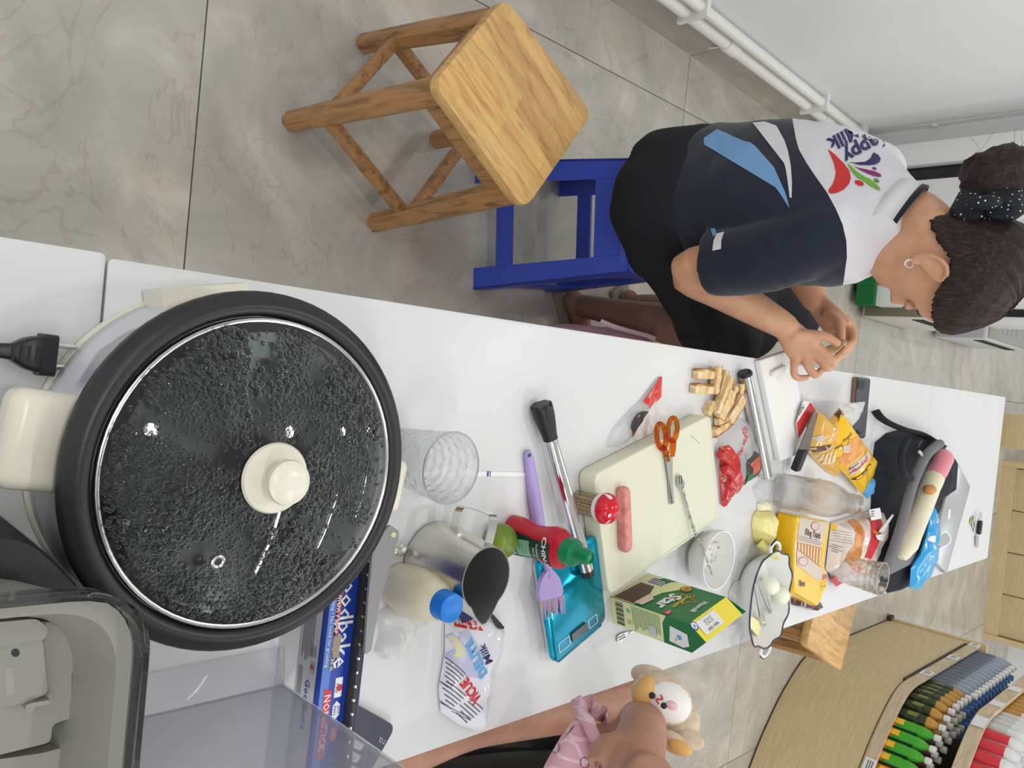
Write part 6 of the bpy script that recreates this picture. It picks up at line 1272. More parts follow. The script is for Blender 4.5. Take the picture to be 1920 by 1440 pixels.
SL, EL, WL = V((-.455, 1.585, .905)), V((-.37, 1.64, .665)), atY(1528, 562, 1.68)
wm = thing('person', 'woman in a navy and white shirt and black skirt bending over the table', 'person', (-.38, 1.5, 0))
sk = B()
head_bm(sk, HM); ear(sk, HM, 1); ear(sk, HM, -1)
nb = HM @ V((0, -.03, .06)); limb(sk, [V((-.335, 1.485, .97)), V((-.33, 1.48, 1.02)), nb], [.05, .047, .047])
limb(sk, interp and [SR, SR.lerp(ER, .5), ER, ER.lerp(WR, .35), ER.lerp(WR, .7), WR], [.03, .045, .042, .041, .034, .027], 16)
limb(sk, [SL, SL.lerp(EL, .5), EL, EL.lerp(WL, .4), EL.lerp(WL, .75), WL], [.028, .042, .041, .04, .032, .027], 16)
loft(sk, rings_body(interp([((-.4, 1.5, .55), .13, .1), ((-.395, 1.5, .7), .13, .095), ((-.36, 1.5, .86), .125, .08), ((-.342, 1.49, .93), .07, .055), ((-.335, 1.485, .98), .045, .045)], 3), r_, f_, 24))
# right hand
def fpts(l): return [atY(x, y, q) for x, y, q in l]
wy_, ky = 1.55, 1.585
loft(sk, [[WR+(c_-WR)*1 for c_ in []]]) if 0 else None
def palm(W, A, Bq, T, th, nrm):              # slab from the wrist to the knuckle line
    d = (Bq-A); rings = []
    for s in (0, .25, .5, .75, 1.0):
        m = W.lerp((A+Bq)/2, s); hw = .026+(d.length/2+.004-.026)*min(1, s*1.5); dd = d.normalized(); h = th*(.9+.25*sin(pi*s)-.15*s)
        rings.append([m+dd*hw*cos(t)+nrm*h*sin(t) for t in [2*pi*i/16 for i in range(16)]])
    loft(sk, rings)
A, Bq = atY(1541, 650, 1.60), atY(1490, 680, 1.565); nr = ((Bq-A).cross(WR-A)).normalized()
palm(WR, A, Bq, None, .014, nr)
limb(sk, fpts([(1490, 628, 1.555), (1521, 628, 1.575), (1548, 631, 1.59), (1570, 643, 1.61)]), [.013, .0115, .0095, .008], 12)
limb(sk, fpts([(1520, 640, 1.58), (1541, 657, 1.60), (1562, 675, 1.615), (1573, 667, 1.64)]), [.011, .0095, .0085, .0075], 12)
limb(sk, fpts([(1514, 648, 1.578), (1536, 673, 1.592), (1554, 690, 1.605), (1563, 680, 1.63)]), [.011, .0098, .0088, .0075], 12)
limb(sk, fpts([(1504, 655, 1.572), (1514, 684, 1.578), (1528, 703, 1.59), (1540, 694, 1.61)]), [.011, .0095, .0085, .0072], 12)
limb(sk, fpts([(1492, 658, 1.565), (1489, 684, 1.565), (1489, 702, 1.57), (1498, 709, 1.58), (1511, 708, 1.59)]), [.0105, .0085, .0078, .0075, .0068], 12)
# left hand, palm up
A, Bq = atY(1594, 606, 1.68), atY(1556, 630, 1.70); nr = ((Bq-A).cross(WL-A)).normalized(); palm(WL, A, Bq, None, .015, nr)
limb(sk, fpts([(1552, 590, 1.67), (1572, 604, 1.66), (1577, 624, 1.655), (1577, 640, 1.65)]), [.014, .0115, .0095, .0078], 12)
limb(sk, fpts([(1585, 600, 1.69), (1597, 616, 1.70), (1600, 638, 1.69), (1588, 648, 1.665)]), [.0115, .0095, .0088, .0078], 12)
limb(sk, fpts([(1580, 610, 1.70), (1592, 634, 1.71), (1592, 654, 1.695), (1579, 658, 1.67)]), [.0112, .0095, .0088, .0078], 12)
limb(sk, fpts([(1570, 616, 1.70), (1582, 642, 1.715), (1583, 664, 1.70), (1571, 668, 1.675)]), [.011, .0092, .0085, .0075], 12)
limb(sk, fpts([(1560, 620, 1.70), (1570, 648, 1.715), (1573, 672, 1.70), (1563, 677, 1.68)]), [.0105, .0085, .0078, .007], 12)
# legs below the skirt
KR, KL = V((-.125, 1.70, .50)), V((-.2, 1.93, .51)); FR, FL = V((-.185, 1.735, .075)), V((-.22, 1.99, .075))
HRr, HLl = V((-.33, 1.44, .55)), V((-.46, 1.56, .55))
for h, k_, f in ((HRr, KR, FR), (HLl, KL, FL)):
    limb(sk, [h, h.lerp(k_, .5), k_, k_.lerp(f, .35), k_.lerp(f, .75), f], [.085, .075, .055, .05, .036, .032], 14); toe = f+V((.10, .06, -.035)); limb(sk, [f+V((-.015, -.01, -.035)), f+V((.03, .02, -.03)), toe], [.03, .03, .02], 12)
body = remesh(sk, .0034, 3, .5); tree_skin = None
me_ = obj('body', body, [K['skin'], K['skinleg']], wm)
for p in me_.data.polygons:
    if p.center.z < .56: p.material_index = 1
# eyes, brows and lips
for s in (1, -1):
    c = HM @ V((s*.032, .0795, .106)); obj('eye', ball(B(), c, (.0145, .009, .0085), 16, 12, HM.to_3x3()), mat('eyelid', s2l(196, 146, 118), .5) if s > 0 else bpy.data.materials['eyelid'], wm)
    obj('eyelashes', tube(B(), [HM @ V((s*(.032+dx), .0885-abs(dx)*.25, .101+abs(dx)*.06)) for dx in (-.013, -.007, 0, .007, .014)], .0012, 6), K['ink'], wm)
    obj('eyebrow', tube(B(), [HM @ (head_pt(.124+q, pi/2-s*a)+V((0, .0005, 0))) for a, q in ((.16, 0), (.36, .003), (.58, -.001))], .002, 6), K['hair'], wm)
obj('lips', tube(B(), smooth_path([HM @ (head_pt(.040, pi/2+a)+V((0, .001, 0))) for a in (-.28, -.14, 0, .14, .28)], 3), [.001]+[.0042]*11+[.001], 8), mat('lip_skin', s2l(186, 112, 104), .4), wm)
# hair
def hairkeep(p):
    x, y, z = p
    if z >= .172: return True
    T_ = ((.0, -.06), (.06, -.047), (.10, -.038), (.124, -.030), (.132, -.008), (.136, .022), (.148, .048), (.172, .078))
    for (z0, l0), (z1, l1) in zip(T_, T_[1:]):
        if z0 <= z <= z1: lim = l0+(l1-l0)*(z-z0)/(z1-z0)
    return y < lim and z > .012
hb_ = B(); head_bm(hb_, HM, 120, 110, .010, hairkeep, 0, .2238, False)
for v in hb_.verts:
    q = HM.inverted() @ v.co; v.co += (v.co-(HM @ V((0, -.01, .12)))).normalized()*(.004*noise.noise(V((math.atan2(q.x, q.y)*14, q.z*10, 0)))+.008*max(0, min(1, (q.z-.1)/.08)))
ho = obj('hair', hb_, K['hair'], wm, solid=.012); ho.modifiers['solid'].offset = -1
bc = atY(1872, 338, 1.48); bun = B(); ball(bun, bc, (.056, .05, .056), 36, 26)
for v in bun.verts: v.co += (v.co-bc).normalized()*(.010*noise.noise(V((v.co.z*30, v.co.x*55, v.co.y*20)))+.006*noise.noise(v.co*90))
obj('bun', bun, K['hair'], wm)
rn = random.Random(11)
for k in range(7):
    a = rn.uniform(-1.2, 1.9); p = bc+V((-abs(cos(a))*.05, rn.uniform(-.03, .03), sin(a)*.05)); obj('stray_hair', tube(B(), smooth_path([p, p+V((-.012, 0, .006)), p+V((-.022-.012*rn.random(), rn.uniform(-.01, .01), rn.uniform(-.012, .02)))], 4), .00022, 4), K['hair'], wm)
bowm = mat('polka_bow', s2l(22, 26, 36), .7); N, b = nodes(bowm); tc = nn(N, 'ShaderNodeTexCoord'); vo = nn(N, 'ShaderNodeTexVoronoi', Scale=115); vo.inputs['Randomness'].default_value = .55
N.links.new(tc.outputs['Object'], vo.inputs['Vector']); N.links.new(ramp(N, vo.outputs['Distance'], [(.15, (.8, .8, .78)), (.18, s2l(22, 26, 36))]), b.inputs['Base Color'])
bw_ = thing('hair_bow', 'black polka dot bow tied at the base of the woman’s hair bun', 'hair bow', atY(1850, 382, 1.41))
for nm, pl_, th in (('bow_loop', [(1842, 352), (1858, 342), (1890, 345), (1918, 356), (1922, 400), (1900, 416), (1860, 414), (1844, 404)], 0), ('bow_loop', [(1846, 350), (1820, 346), (1798, 360), (1778, 396), (1790, 410), (1822, 420), (1848, 410)], 1)):
    pts = [atY(x, y, 1.43+.03*((400-y)/60 if y < 400 else 0)) for x, y in pl_]; vw = (CAM-atY(1850, 382, 1.41)).normalized(); obj(nm, pillow(B(), pts, .022, .008, 8, .006, 50, up=vw, flat=.8), bowm, bw_)
obj('bow_knot', ball(B(), atY(1845, 380, 1.40), (.012, .014, .026), 16, 12), bowm, bw_)
er = thing('earring', 'silver hoop earring with pearls in the woman’s right ear', 'earring', atY(1726, 482, 1.39))
ec = HM @ V((.082, .006, .074)); obj('hoop', ring_bm(0, .0065, .0009, frame(ec, fh, uh)), K['chrome'], er)
for k in range(4): a = -2.3+k*.5; obj('pearl', ball(B(), ec+fh*.0065*cos(a)+uh*.0065*sin(a)+rh*.0015, .0019, 10, 8), K['paper'], er)
# shirt
sh = B()
loft(sh, rings_body(interp([((-.405, 1.50, .535), .175, .132), ((-.402, 1.50, .62), .166, .128), ((-.388, 1.50, .74), .172, .128), ((-.366, 1.50, .85), .175, .12), ((-.35, 1.495, .925), .160, .10), ((-.338, 1.485, .975), .115, .082), ((-.33, 1.478, 1.008), .076, .068), ((-.328, 1.476, 1.022), .06, .056)], 4), r_, f_, 48, 2.4))
cR = atY(1338, 494, 1.385); cL = SL.lerp(EL, .72)
sleeve(sh, [SR+V((-.02, .02, -.004)), SR.lerp(cR, .45)+V((.004, -.004, 0)), cR], [.069, .066]); sleeve(sh, [SL+V((.02, -.02, 0)), SL.lerp(cL, .5), cL], [.066, .062])
for v in sh.verts: pass
shb = remesh(sh, .0055, 6, .5)
for v in shb.verts:
    q = v.co; v.co += noise.noise_vector(V((q.x*9, q.y*9, q.z*16)))*.004+noise.noise_vector(V((q.x*14+q.z*10, q.y*14, q.z*34-q.x*20)))*.0028
yk = [(1478, 180), (1489, 241), (1492, 259), (1498, 280), (1512, 305), (1528, 329), (1550, 360), (1567, 391), (1580, 421), (1587, 452), (1588, 482), (1580, 540)]
for a, b in zip(yk, yk[1:]):
    pa, pb_ = ray(*a), ray(*b); nrm = pa.cross(pb_).normalized(); bmesh.ops.bisect_plane(shb, geom=shb.verts[:]+shb.edges[:]+shb.faces[:], plane_co=CAM, plane_no=nrm)
def inyoke(P):
    x, y = px(P)
    for a, b in zip(yk, yk[1:]):
        if a[1] <= y < b[1]: return x > a[0]+(b[0]-a[0])*(y-a[1])/(b[1]-a[1])
    return False
for f in shb.faces: f.material_index = 1 if inyoke(f.calc_center_median()) else 0
K['shirtnavy'] = mat('navy_cloth', s2l(15, 25, 44), .8, bump=.12, bscale=500, sheen=.2); K['shirtwhite'] = mat('white_cloth', s2l(220, 218, 222), .7, bump=.12, bscale=500)
shirt = obj('shirt', shb, [K['shirtnavy'], K['shirtwhite']], wm, sharp=60); stree = bvh_of(shirt)
def cprint(pts, m, name='print', off=.0012, step=.006, Y=1.45):
    bm = grid_face(B(), [atY(x, y, Y) for x, y in pts], step); drape(bm, stree, None, off, CAM); return obj(name, bm, K[m] if isinstance(m, str) else m, shirt)
z7 = lambda pts: [(1320+x*.21875, 220+y*.21875) for x, y in pts]
cprint(z7([(415, 50), (520, 40), (620, 75), (650, 130), (690, 200), (720, 290), (745, 420), (755, 560), (752, 695), (735, 690), (720, 560), (700, 440), (655, 300), (600, 215), (510, 150)]), 'shirtwhite', 'white_stripe')
cprint(z7([(110, 105), (200, 140), (270, 185), (400, 220), (440, 250), (520, 340), (600, 430), (640, 520), (690, 630), (715, 700), (735, 785), (700, 730), (650, 650), (580, 560), (500, 470), (420, 400), (330, 365), (250, 310), (150, 255), (60, 245), (0, 235), (0, 180), (60, 140)]), mat('light_blue_cloth', s2l(116, 160, 206), .7), 'blue_stripe')
cprint(z7([(1060, 275), (1120, 320), (1200, 400), (1245, 460), (1258, 520), (1245, 570), (1200, 620), (1140, 650), (1090, 657), (1065, 645), (1070, 620), (1100, 580), (1120, 530), (1130, 470), (1115, 400), (1090, 340)]), mat('logo_red', s2l(204, 44, 46), .6), 'red_swoosh')
cprint(z7([(1225, 392), (1260, 420), (1310, 470), (1380, 515), (1420, 530), (1480, 580), (1510, 610), (1508, 627), (1480, 622), (1420, 590), (1370, 550), (1310, 515), (1260, 460)]), mat('logo_green', s2l(112, 174, 54), .6), 'green_swoosh', .0014)
cprint(z7([(1278, 415), (1330, 438), (1400, 452), (1470, 470), (1510, 490), (1520, 510), (1500, 515), (1450, 505), (1390, 480), (1330, 450)]), mat('logo_magenta', s2l(134, 38, 110), .6), 'magenta_swoosh', .0014)
cprint(z7([(1240, 388), (1300, 392), (1380, 385), (1420, 360), (1445, 330), (1450, 305), (1490, 325), (1512, 355), (1505, 385), (1475, 405), (1420, 414), (1340, 412)]), 'navy', 'navy_swoosh', .0014)
el = lambda cx_, cy_, rx, ry, t: z7([(cx_+rx*cos(a)*cos(t)-ry*sin(a)*sin(t), cy_+rx*cos(a)*sin(t)+ry*sin(a)*cos(t)) for a in [2*pi*i/16 for i in range(16)]])
cprint(el(1330, 566, 42, 21, .35), bpy.data.materials['logo_red'], 'dot'); cprint(el(1478, 545, 26, 16, .5), mat('logo_dark_green', s2l(84, 140, 74), .6), 'dot'); cprint(el(1459, 442, 20, 11, .3), bpy.data.materials['logo_magenta'], 'dot')
def shtext(s, p0, d, size, bold=.03):        # p0 = right end of the baseline, d = reading direction, both in the picture
    d = V((d[0], d[1])).normalized(); u = V((-d.y, d.x)); u = V((.43, .9)).normalized()
    bm = text_bm(s, 1, M.Identity(4), bold, 'RIGHT', res=3)
    bmesh.ops.triangulate(bm, faces=bm.faces[:])
    for v in bm.verts: q = V(p0)+d*v.co.x*size+u*v.co.y*size; v.co = atY(q.x, q.y, 1.45)
    drape(bm, stree, None, .0016, CAM); obj('lettering', bm, K['navy'], shirt, flat=True)
shtext('Happy', (1583, 297), (-.86, .46), 38); shtext('Milk', (1556, 272), (-.86, .46), 36)
cprint(z7([(75, 1145), (85, 1060), (110, 1000), (175, 985), (150, 1060), (148, 1130)]), 'shirtwhite', 'cuff_patch', .0014); cprint(z7([(55, 955), (98, 958), (108, 1010), (80, 1025)]), bpy.data.materials['light_blue_cloth'], 'side_patch', .0014)
# collar
fw_ = V((.87, .49, 0)).normalized(); rt_ = V((.49, -.87, 0)).normalized(); U0 = V((-.318, 1.474, 1.004))
def cring(rb, rs, rf, zb, zf, n=56):
    out = []
    for i in range(n):
        t = 2*pi*i/n; c_, s_ = cos(t), sin(t); out.append(U0-fw_*(c_*(rb if c_ > 0 else rf))+rt_*(s_*rs)+V((0, 0, zb*(.5+.5*c_)+zf*(.5-.5*c_))))
    return out
Lw, Hg, Tp = cring(.076, .084, .108, .004, -.085), cring(.062, .062, .092, .036, -.05), cring(.058, .057, .088, .046, -.043)
def band(a, b, m, nm, par):
    n = min(len(a), len(b)); bm = B(); va = [bm.verts.new(p) for p in a[:n]]; vb = [bm.verts.new(p) for p in b[:n]]
    for i in range(n): j = (i+1) % n; bm.faces.new((va[i], va[j], vb[j], vb[i]))
    return obj(nm, bm, m, par, solid=.004)
col_ = band(Lw, Hg, K['shirtwhite'], 'collar', wm); band(Hg, Tp, K['shirtnavy'], 'collar_edge', col_)
# skirt
ks = B(); K['skirt'] = mat('black_skirt', s2l(12, 15, 22), .8, bump=.15, bscale=300)
loft(ks, rings_body(interp([((-.385, 1.49, .455), .155, .14), ((-.388, 1.49, .475), .168, .152), ((-.39, 1.49, .52), .172, .15), ((-.395, 1.495, .58), .17, .136), ((-.40, 1.50, .615), .165, .125)], 4), r_, f_, 40, 2.3))
for h, k_, e in ((V((-.35, 1.45, .535)), V((-.10, 1.72, .54)), 1), (V((-.42, 1.57, .545)), V((-.2, 1.925, .585)), 0)):
    limb(ks, [h, h.lerp(k_, .5), k_], [.105, .102, .085], 24)
limb(ks, [V((-.39, 1.5, .53)), V((-.26, 1.66, .535)), V((-.15, 1.82, .53))], [.12, .11, .085], 24)
skb = remesh(ks, .007, 10, .6)
for v in skb.verts: v.co += noise.noise_vector(V((v.co.x*14, v.co.y*14, v.co.z*6)))*.008
for v in skb.verts: v.co.z = max(v.co.z, .4725) if (v.co-V((-.385, 1.5, v.co.z))).length < .16 else v.co.z
obj('skirt', skb, K['skirt'], wm)
for f in (FR, FL):
    t = f+V((.055, .035, -.068)); obj('sandal', box(B(), t, (.25, .085, .022), basis(V((.1, .06, 0))), bev=.01), mat('grey_sole', s2l(140, 134, 124), .6) if f is FR else bpy.data.materials['grey_sole'], wm)
    obj('sandal_strap', tube(B(), smooth_path([f+V((.06, -.02, -.06)), f+V((.05, .03, -.012)), f+V((.02, .085, -.06))], 4), .007, 8), bpy.data.materials['grey_sole'], wm)
bs_ = thing('bread_slice', 'small folded piece of white bread held between the woman’s fingers', 'bread', atY(1563, 648, 1.62))
q = [atY(x, y, q_) for x, y, q_ in ((1543, 654, 1.62), (1553, 649, 1.635), (1566, 646, 1.64), (1586, 638, 1.65), (1587, 642, 1.64), (1568, 661, 1.62), (1554, 657, 1.615))]
obj('crumb', loft(B(), [[p+V((.002, .004, -.003)) for p in q], [p-V((.002, .004, -.003)) for p in q]]), K['crumb'], bs_)
# bag, strap and charms under the table edge
bg = thing('pink_bag', 'pink bag with a pale strap on the floor between the stool and the table', 'bag', (.02, 1.7, 0))
obj('body', jitter(loft(B(), [[V((.0+a*f, 1.63+b_*f, z)) for a, b_ in [(.118*cos(t), .26*sin(t)) for t in [2*pi*i/28 for i in range(28)]]] for z, f in ((.003, .8), (.02, .95), (.15, 1.05), (.28, 1.0), (.33, .9), (.345, .6))]), .004, 20), mat('pink_cloth', s2l(206, 158, 168), .8), bg)
obj('strap', tube(B(), smooth_path([at(1126, 602, .34), at(1150, 612, .36), at(1185, 622, .37), at(1215, 630, .36), at(1240, 640, .34)], 5), .012, 8, sx=.35), mat('pale_pink_strap', s2l(222, 196, 198), .7), bg)
cb_ = thing('clear_bag', 'clear plastic bag edge showing beyond the pink bag under the table', 'bag', at(1330, 660, .3))
obj('film', pillow(B(), [at(x, y, .3) for x, y in ((1235, 628), (1290, 640), (1340, 655), (1350, 680), (1300, 690), (1240, 670))], .04, .012, 6, .008, 40, flat=.8), K['filmw'], cb_)
for lab, (x, y), r, m in (('pink strawberry charm with dark seeds on the bag under the table', (1256, 640), .021, mat('strawberry', s2l(214, 96, 116), .5)), ('small orange charm beside the strawberry charm', (1282, 644), .012, K['orange']), ('grey green charm beside the orange charm', (1296, 650), .012, mat('sage', s2l(110, 140, 126), .6))):
    c = at(x, y, .37); t = thing('charm', lab, 'charm', c); obj('ball', ball(B(), c, r, 18, 12), m, t)
    if r > .02:
        for k in range(9): rn = random.Random(k); d = V((rn.uniform(-1, .4), rn.uniform(-1, .3), rn.uniform(.2, 1))).normalized(); obj('seed', ball(B(), c+d*r, (.0014, .0014, .002), 8, 6), K['ink'], t)
# ================================================================ CHILD AT THE RIGHT EDGE
kid = thing('person', 'child in a pink dress sitting at the right table edge, holding a plush dog', 'person', (.82, 1.3, 0))
print('kid', at(1190, 1290, .58), at(780, 1440, .55), at(1080, 1330, .6))
K['kskin'] = noisy('child_skin', s2l(178, 132, 108), s2l(164, 118, 96), 24, 3, .5, .35, .7, sss=.12)
kb = B()
H0, K0 = at(1172, 1300, .50), at(885, 1352, .52); K1_ = at(765, 1402, .50)
limb(kb, [H0+V((.1, .02, .02)), H0, H0.lerp(K0, .5), K0, K1_], [.075, .064, .056, .048, .046], 18)
H1 = V((.90, 1.42, .50)); K2_ = V((.80, .93, .455))
limb(kb, [H1, H1.lerp(K2_, .5), K2_, K2_+V((.0, .06, -.36))], [.07, .065, .052, .04], 18)
hip = V((.88, 1.45, .52)); she = V((.82, 1.2, .88))
loft(kb, rings_body(interp([(hip, .12, .1), ((.87, 1.40, .64), .11, .09), ((.845, 1.29, .78), .12, .085), ((.82, 1.2, .88), .06, .05)], 3), V((.3, .95, 0)).normalized(), V((-.95, .3, 0)).normalized(), 20))
S1 = atD(1215, 1500, .98); E1 = atD(1228, 1345, 1.14); W1 = atD(1165, 1345, 1.2)
EA = atD(1205, 1358, 1.17); limb(kb, [she+V((0, .08, -.02)), atD(1206, 1480, 1.06), EA, atD(1172, 1386, 1.19), atD(1098, 1394, 1.19)], [.04, .034, .031, .028, .02], 18)
# hand nearer the camera, fingers curled over the dress
HW = atD(1192, 1446, 1.07); limb(kb, [she+V((-.02, -.1, -.04)), atD(1230, 1500, 1.0), HW], [.04, .032, .022], 16)
pc2 = atD(1165, 1420, 1.07); limb(kb, [HW, pc2], [.022, .021], 14)
for k, (x, y) in enumerate(((1110, 1414), (1114, 1394), (1130, 1379), (1152, 1374))):
    limb(kb, [atD(1150+8*k, 1424-8*k, 1.06), atD((1152+8*k+x)/2, (1424-8*k+y)/2-3, 1.045), atD(x, y+6, 1.065), atD(x+4, y+18, 1.085)], [.0082, .0068, .0063, .0055], 10)
limb(kb, [atD(1180, 1436, 1.06), atD(1160, 1442, 1.05), atD(1140, 1436, 1.05)], [.012, .0095, .008], 10)
fk_ = V((-.9, .25, -.3)).normalized(); uk = V((-.3, .1, .95)); uk = (uk-fk_*uk.dot(fk_)).normalized(); KM = M((fk_.cross(uk), fk_, uk)).transposed().to_4x4() @ M.Diagonal((.92, .92, .92, 1)); KM.translation = V((.80, 1.14, .96))
head_bm(kb, KM, 40, 44); ear(kb, KM, 1); ear(kb, KM, -1); limb(kb, [V((.82, 1.2, .86)), KM @ V((0, -.03, .05))], [.045, .04], 14)
kbody = remesh(kb, .0036, 2, .5); obj('body', kbody, K['kskin'], kid)
hb2 = B(); head_bm(hb2, KM, 60, 56, .012, hairkeep, 0, .2238, False); h2 = obj('hair', hb2, K['hair'], kid, solid=.01); h2.modifiers['solid'].offset = -1
for s in (1, -1): obj('eye', ball(B(), KM @ V((s*.032, .0805, .106)), (.013, .009, .008), 14, 10, KM.to_3x3()), K['ink'], kid)
obj('lips', tube(B(), [KM @ (head_pt(.040, pi/2+a)+V((0, .001, 0))) for a in (-.25, 0, .25)], .0035, 8), bpy.data.materials['lip_skin'], kid)
lg = B(); limb(lg, [H1+V((0, -.02, -.01)), H1.lerp(K2_, .5), K2_, K2_.lerp(K2_+V((.0, .06, -.36)), .5), K2_+V((.0, .06, -.36))], [.076, .074, .074, .066, .054], 18); obj('black_legging', lg, K['blackm'], kid)
K['dress'] = noisy('pink_dress', s2l(226, 176, 186), s2l(214, 160, 172), 30, rough=.75)
N, b = nodes(K['dress']); tc = nn(N, 'ShaderNodeTexCoord'); ck = nn(N, 'ShaderNodeTexBrick', Scale=28); ck.inputs['Color1'].default_value = (*s2l(224, 172, 184), 1); ck.inputs['Color2'].default_value = (*s2l(218, 164, 176), 1); ck.inputs['Mortar'].default_value = (*s2l(234, 200, 206), 1); ck.inputs['Mortar Size'].default_value = .05; ck.offset = 0; ck.inputs['Brick Width'].default_value = .6; ck.inputs['Row Height'].default_value = .6
N.links.new(tc.outputs['Object'], ck.inputs['Vector']); N.links.new(ck.outputs['Color'], b.inputs['Base Color'])
db = B()
outl = [(1008, 1462), (1026, 1425), (1052, 1380), (1078, 1346), (1100, 1340), (1118, 1366), (1132, 1392), (1130, 1410), (1122, 1440), (1118, 1480), (1080, 1520), (1020, 1500)]
pts = [atD(x, y, 1.13) for x, y in outl]; vw = (CAM-atD(1070, 1420, 1.13)).normalized(); pillow(db, pts, .035, .008, 9, .006, 30, up=vw, flat=1.6)
dress = obj('dress', db, K['dress'], kid); dtree = bvh_of(dress)
fb = B(); rows = [[], []]
strap = [(1077, 1312, 1.17), (1090, 1340, 1.12), (1106, 1370, 1.095), (1122, 1398, 1.09)]
for x, y, q in strap: rows[0].append(atD(x-8, y+4, q)); rows[1].append(atD(x+14, y-6, q))
for A_, C_ in zip(rows[0], rows[0][1:]): pass
va = [fb.verts.new(p) for p in smooth_path(rows[0], 6)]; vb = [fb.verts.new(p) for p in smooth_path(rows[1], 6)]
for i in range(len(va)-1): fb.faces.new((va[i], va[i+1], vb[i+1], vb[i]))
obj('dress_band', jitter(fb, .003, 60), K['dress'], kid, solid=.004)
fr2 = B(); top = smooth_path([atD(x, y, q) for x, y, q in ((1078, 1314, 1.19), (1112, 1300, 1.2), (1120, 1322, 1.17), (1138, 1326, 1.2), (1140, 1350, 1.17), (1160, 1352, 1.2), (1178, 1336, 1.22))], 6); bot = smooth_path([atD(x, y, q) for x, y, q in ((1092, 1340, 1.16), (1104, 1342, 1.19), (1116, 1348, 1.17), (1128, 1358, 1.2), (1140, 1364, 1.18), (1158, 1366, 1.2), (1174, 1366, 1.2))], 6)
va = [fr2.verts.new(p) for p in top]; vb = [fr2.verts.new(p) for p in bot]
for i in range(len(va)-1): fr2.faces.new((va[i], va[i+1], vb[i+1], vb[i]))
obj('frill', jitter(fr2, .004, 50), K['dress'], kid, solid=.003)
for cxy, kind in (((1070, 1370), 'x'), ((1042, 1402), 'o'), ((1096, 1430), 'o')):
    bm = B(); x, y = cxy
    ln = [[(x-8, y-6), (x+8, y+6)], [(x-6, y+8), (x+7, y-8)]] if kind == 'x' else [[(x+8*cos(a), y+10*sin(a)) for a in [2*pi*i/14 for i in range(15)]]]
    for l in ln:
        for a, b_ in zip(l, l[1:]):
            d = V((b_[0]-a[0], b_[1]-a[1])).normalized()*.7; qd = [(a[0]-d.y, a[1]+d.x), (a[0]+d.y, a[1]-d.x), (b_[0]+d.y, b_[1]-d.x), (b_[0]-d.y, b_[1]+d.x)]; bm.faces.new([bm.verts.new(atD(u, v, 1.1)) for u, v in qd])
    drape(bm, dtree, None, .0012, CAM); obj('line_print', bm, mat('print_mauve', s2l(120, 70, 84), .6) if 'print_mauve' not in bpy.data.materials else bpy.data.materials['print_mauve'], kid, flat=True)
# shorts / chair below
chb = thing('child_chair', 'black seat under the child at the right table edge', 'chair', (.85, 1.2, 0))
s0_ = [at(x, y, .44) for x, y in ((812, 1408), (900, 1400), (1000, 1400), (1016, 1378), (1090, 1380), (1180, 1400), (1180, 1560), (800, 1560))]; P = rpoly(s0_, .02, 4)
obj('seat', loft(B(), [[p-V((0, 0, .05)) for p in P], [p-V((0, 0, .006)) for p in P], inset(P, .97)]), K['blackm'], chb)
cc = sum(s0_, V((0, 0, 0)))/8
for a, b_ in ((-.1, -.14), (.1, -.14), (.1, .14), (-.1, .14)): obj('leg', box(B(), (cc.x+a, cc.y+b_, .195), (.03, .03, .39)), K['blackm'], chb)
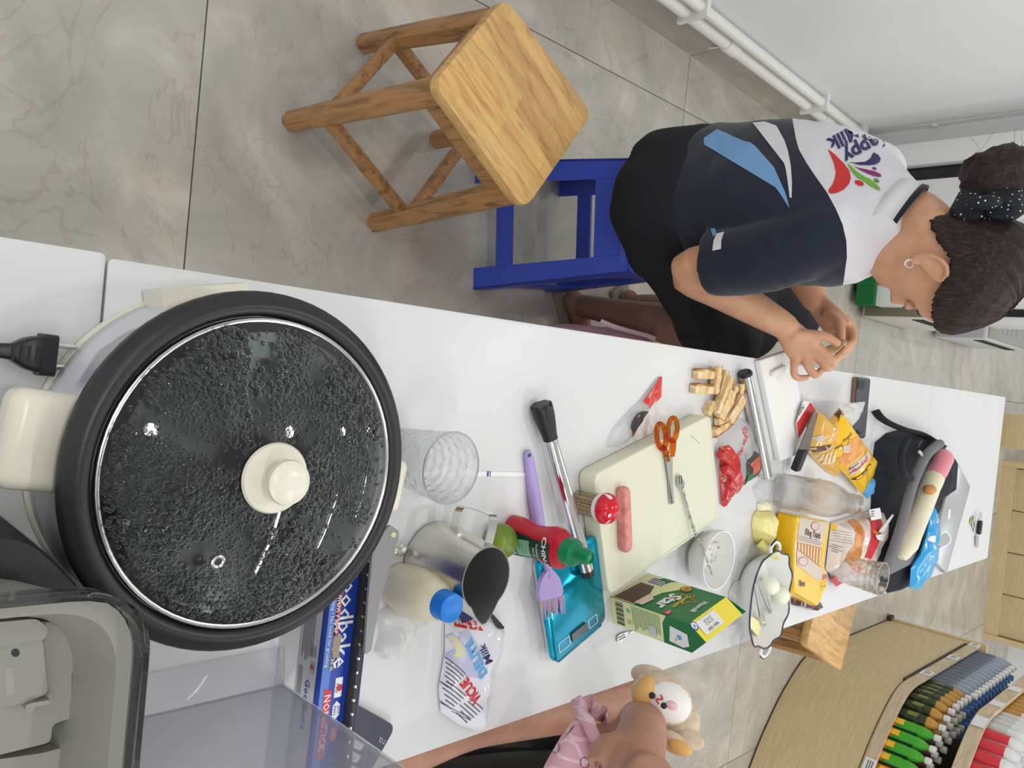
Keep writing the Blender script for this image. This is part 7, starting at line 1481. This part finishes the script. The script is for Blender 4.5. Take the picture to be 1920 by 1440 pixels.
# plush dog
pd = thing('plush_dog', 'beige plush dog with white and tan face, hugged in the child’s arm', 'plush toy', atD(1250, 1320, 1.18))
K['plush'] = noisy('beige_plush', s2l(214, 196, 174), s2l(200, 178, 154), 80, rough=.95); K['plushw'] = mat('white_plush', s2l(236, 234, 230), .95); K['plusht'] = mat('tan_patch', s2l(222, 176, 108), .95)
hd = atD(1240, 1309, 1.19); vw = (CAM-hd).normalized(); hx = (atD(1258, 1318, 1.20)-atD(1218, 1298, 1.20)).normalized(); hz = vw; hy = hz.cross(hx); R3 = M((hx, hy, hz)).transposed()
obj('head', ball(B(), hd, (.042, .034, .036), 28, 20, R3), K['plush'], pd)
obj('face', ball(B(), hd+hx*.007+vw*.014, (.034, .027, .026), 24, 16, R3), K['plushw'], pd)
obj('eye_patch', ball(B(), hd-hx*.021+vw*.018-hy*.002, (.016, .023, .0215), 20, 14, R3), K['plusht'], pd)
for x, y in ((1223, 1304), (1245, 1323)): obj('eye', ball(B(), atD(x, y, 1.151), (.0042, .0042, .003), 12, 10, R3), K['black'], pd)
q = atD(1236, 1311, 1.149); obj('mouth', tube(B(), smooth_path([q-hy*.006+hx*.002, q-hy*.002-hx*.003, q, q+hy*.002+hx*.004, q+hy*.006], 3), .0011, 6), K['red'], pd)
obj('ear', jitter(ball(B(), atD(1222, 1270, 1.22), (.03, .016, .014), 18, 12, basis(atD(1262, 1285, 1.22)-atD(1210, 1268, 1.22))), .002, 40), K['plush'], pd); obj('ear', jitter(ball(B(), atD(1272, 1352, 1.22), (.03, .016, .014), 18, 12, basis(atD(1280, 1370, 1.22)-atD(1266, 1330, 1.22))), .002, 40), K['plush'], pd)
obj('inner_ear', ball(B(), atD(1259, 1322, 1.153), (.009, .006, .006), 12, 10, R3), mat('ear_pink', s2l(232, 190, 196), .9), pd)
obj('body', jitter(ball(B(), atD(1268, 1345, 1.23), (.04, .03, .03), 22, 16, basis(atD(1290, 1395, 1.23)-atD(1250, 1310, 1.23))), .003, 30), K['plush'], pd)
obj('leg', ball(B(), atD(1290, 1386, 1.21), (.022, .014, .014), 16, 12, basis(atD(1305, 1392, 1.21)-atD(1270, 1380, 1.21))), K['plush'], pd); obj('leg', ball(B(), atD(1262, 1392, 1.18), (.024, .013, .013), 16, 12, basis(atD(1285, 1410, 1.18)-atD(1248, 1385, 1.18))), K['plush'], pd)
obj('paw', ball(B(), atD(1275, 1402, 1.165), (.016, .009, .009), 14, 10, basis(atD(1285, 1410, 1.18)-atD(1258, 1398, 1.18))), K['plusht'], pd)
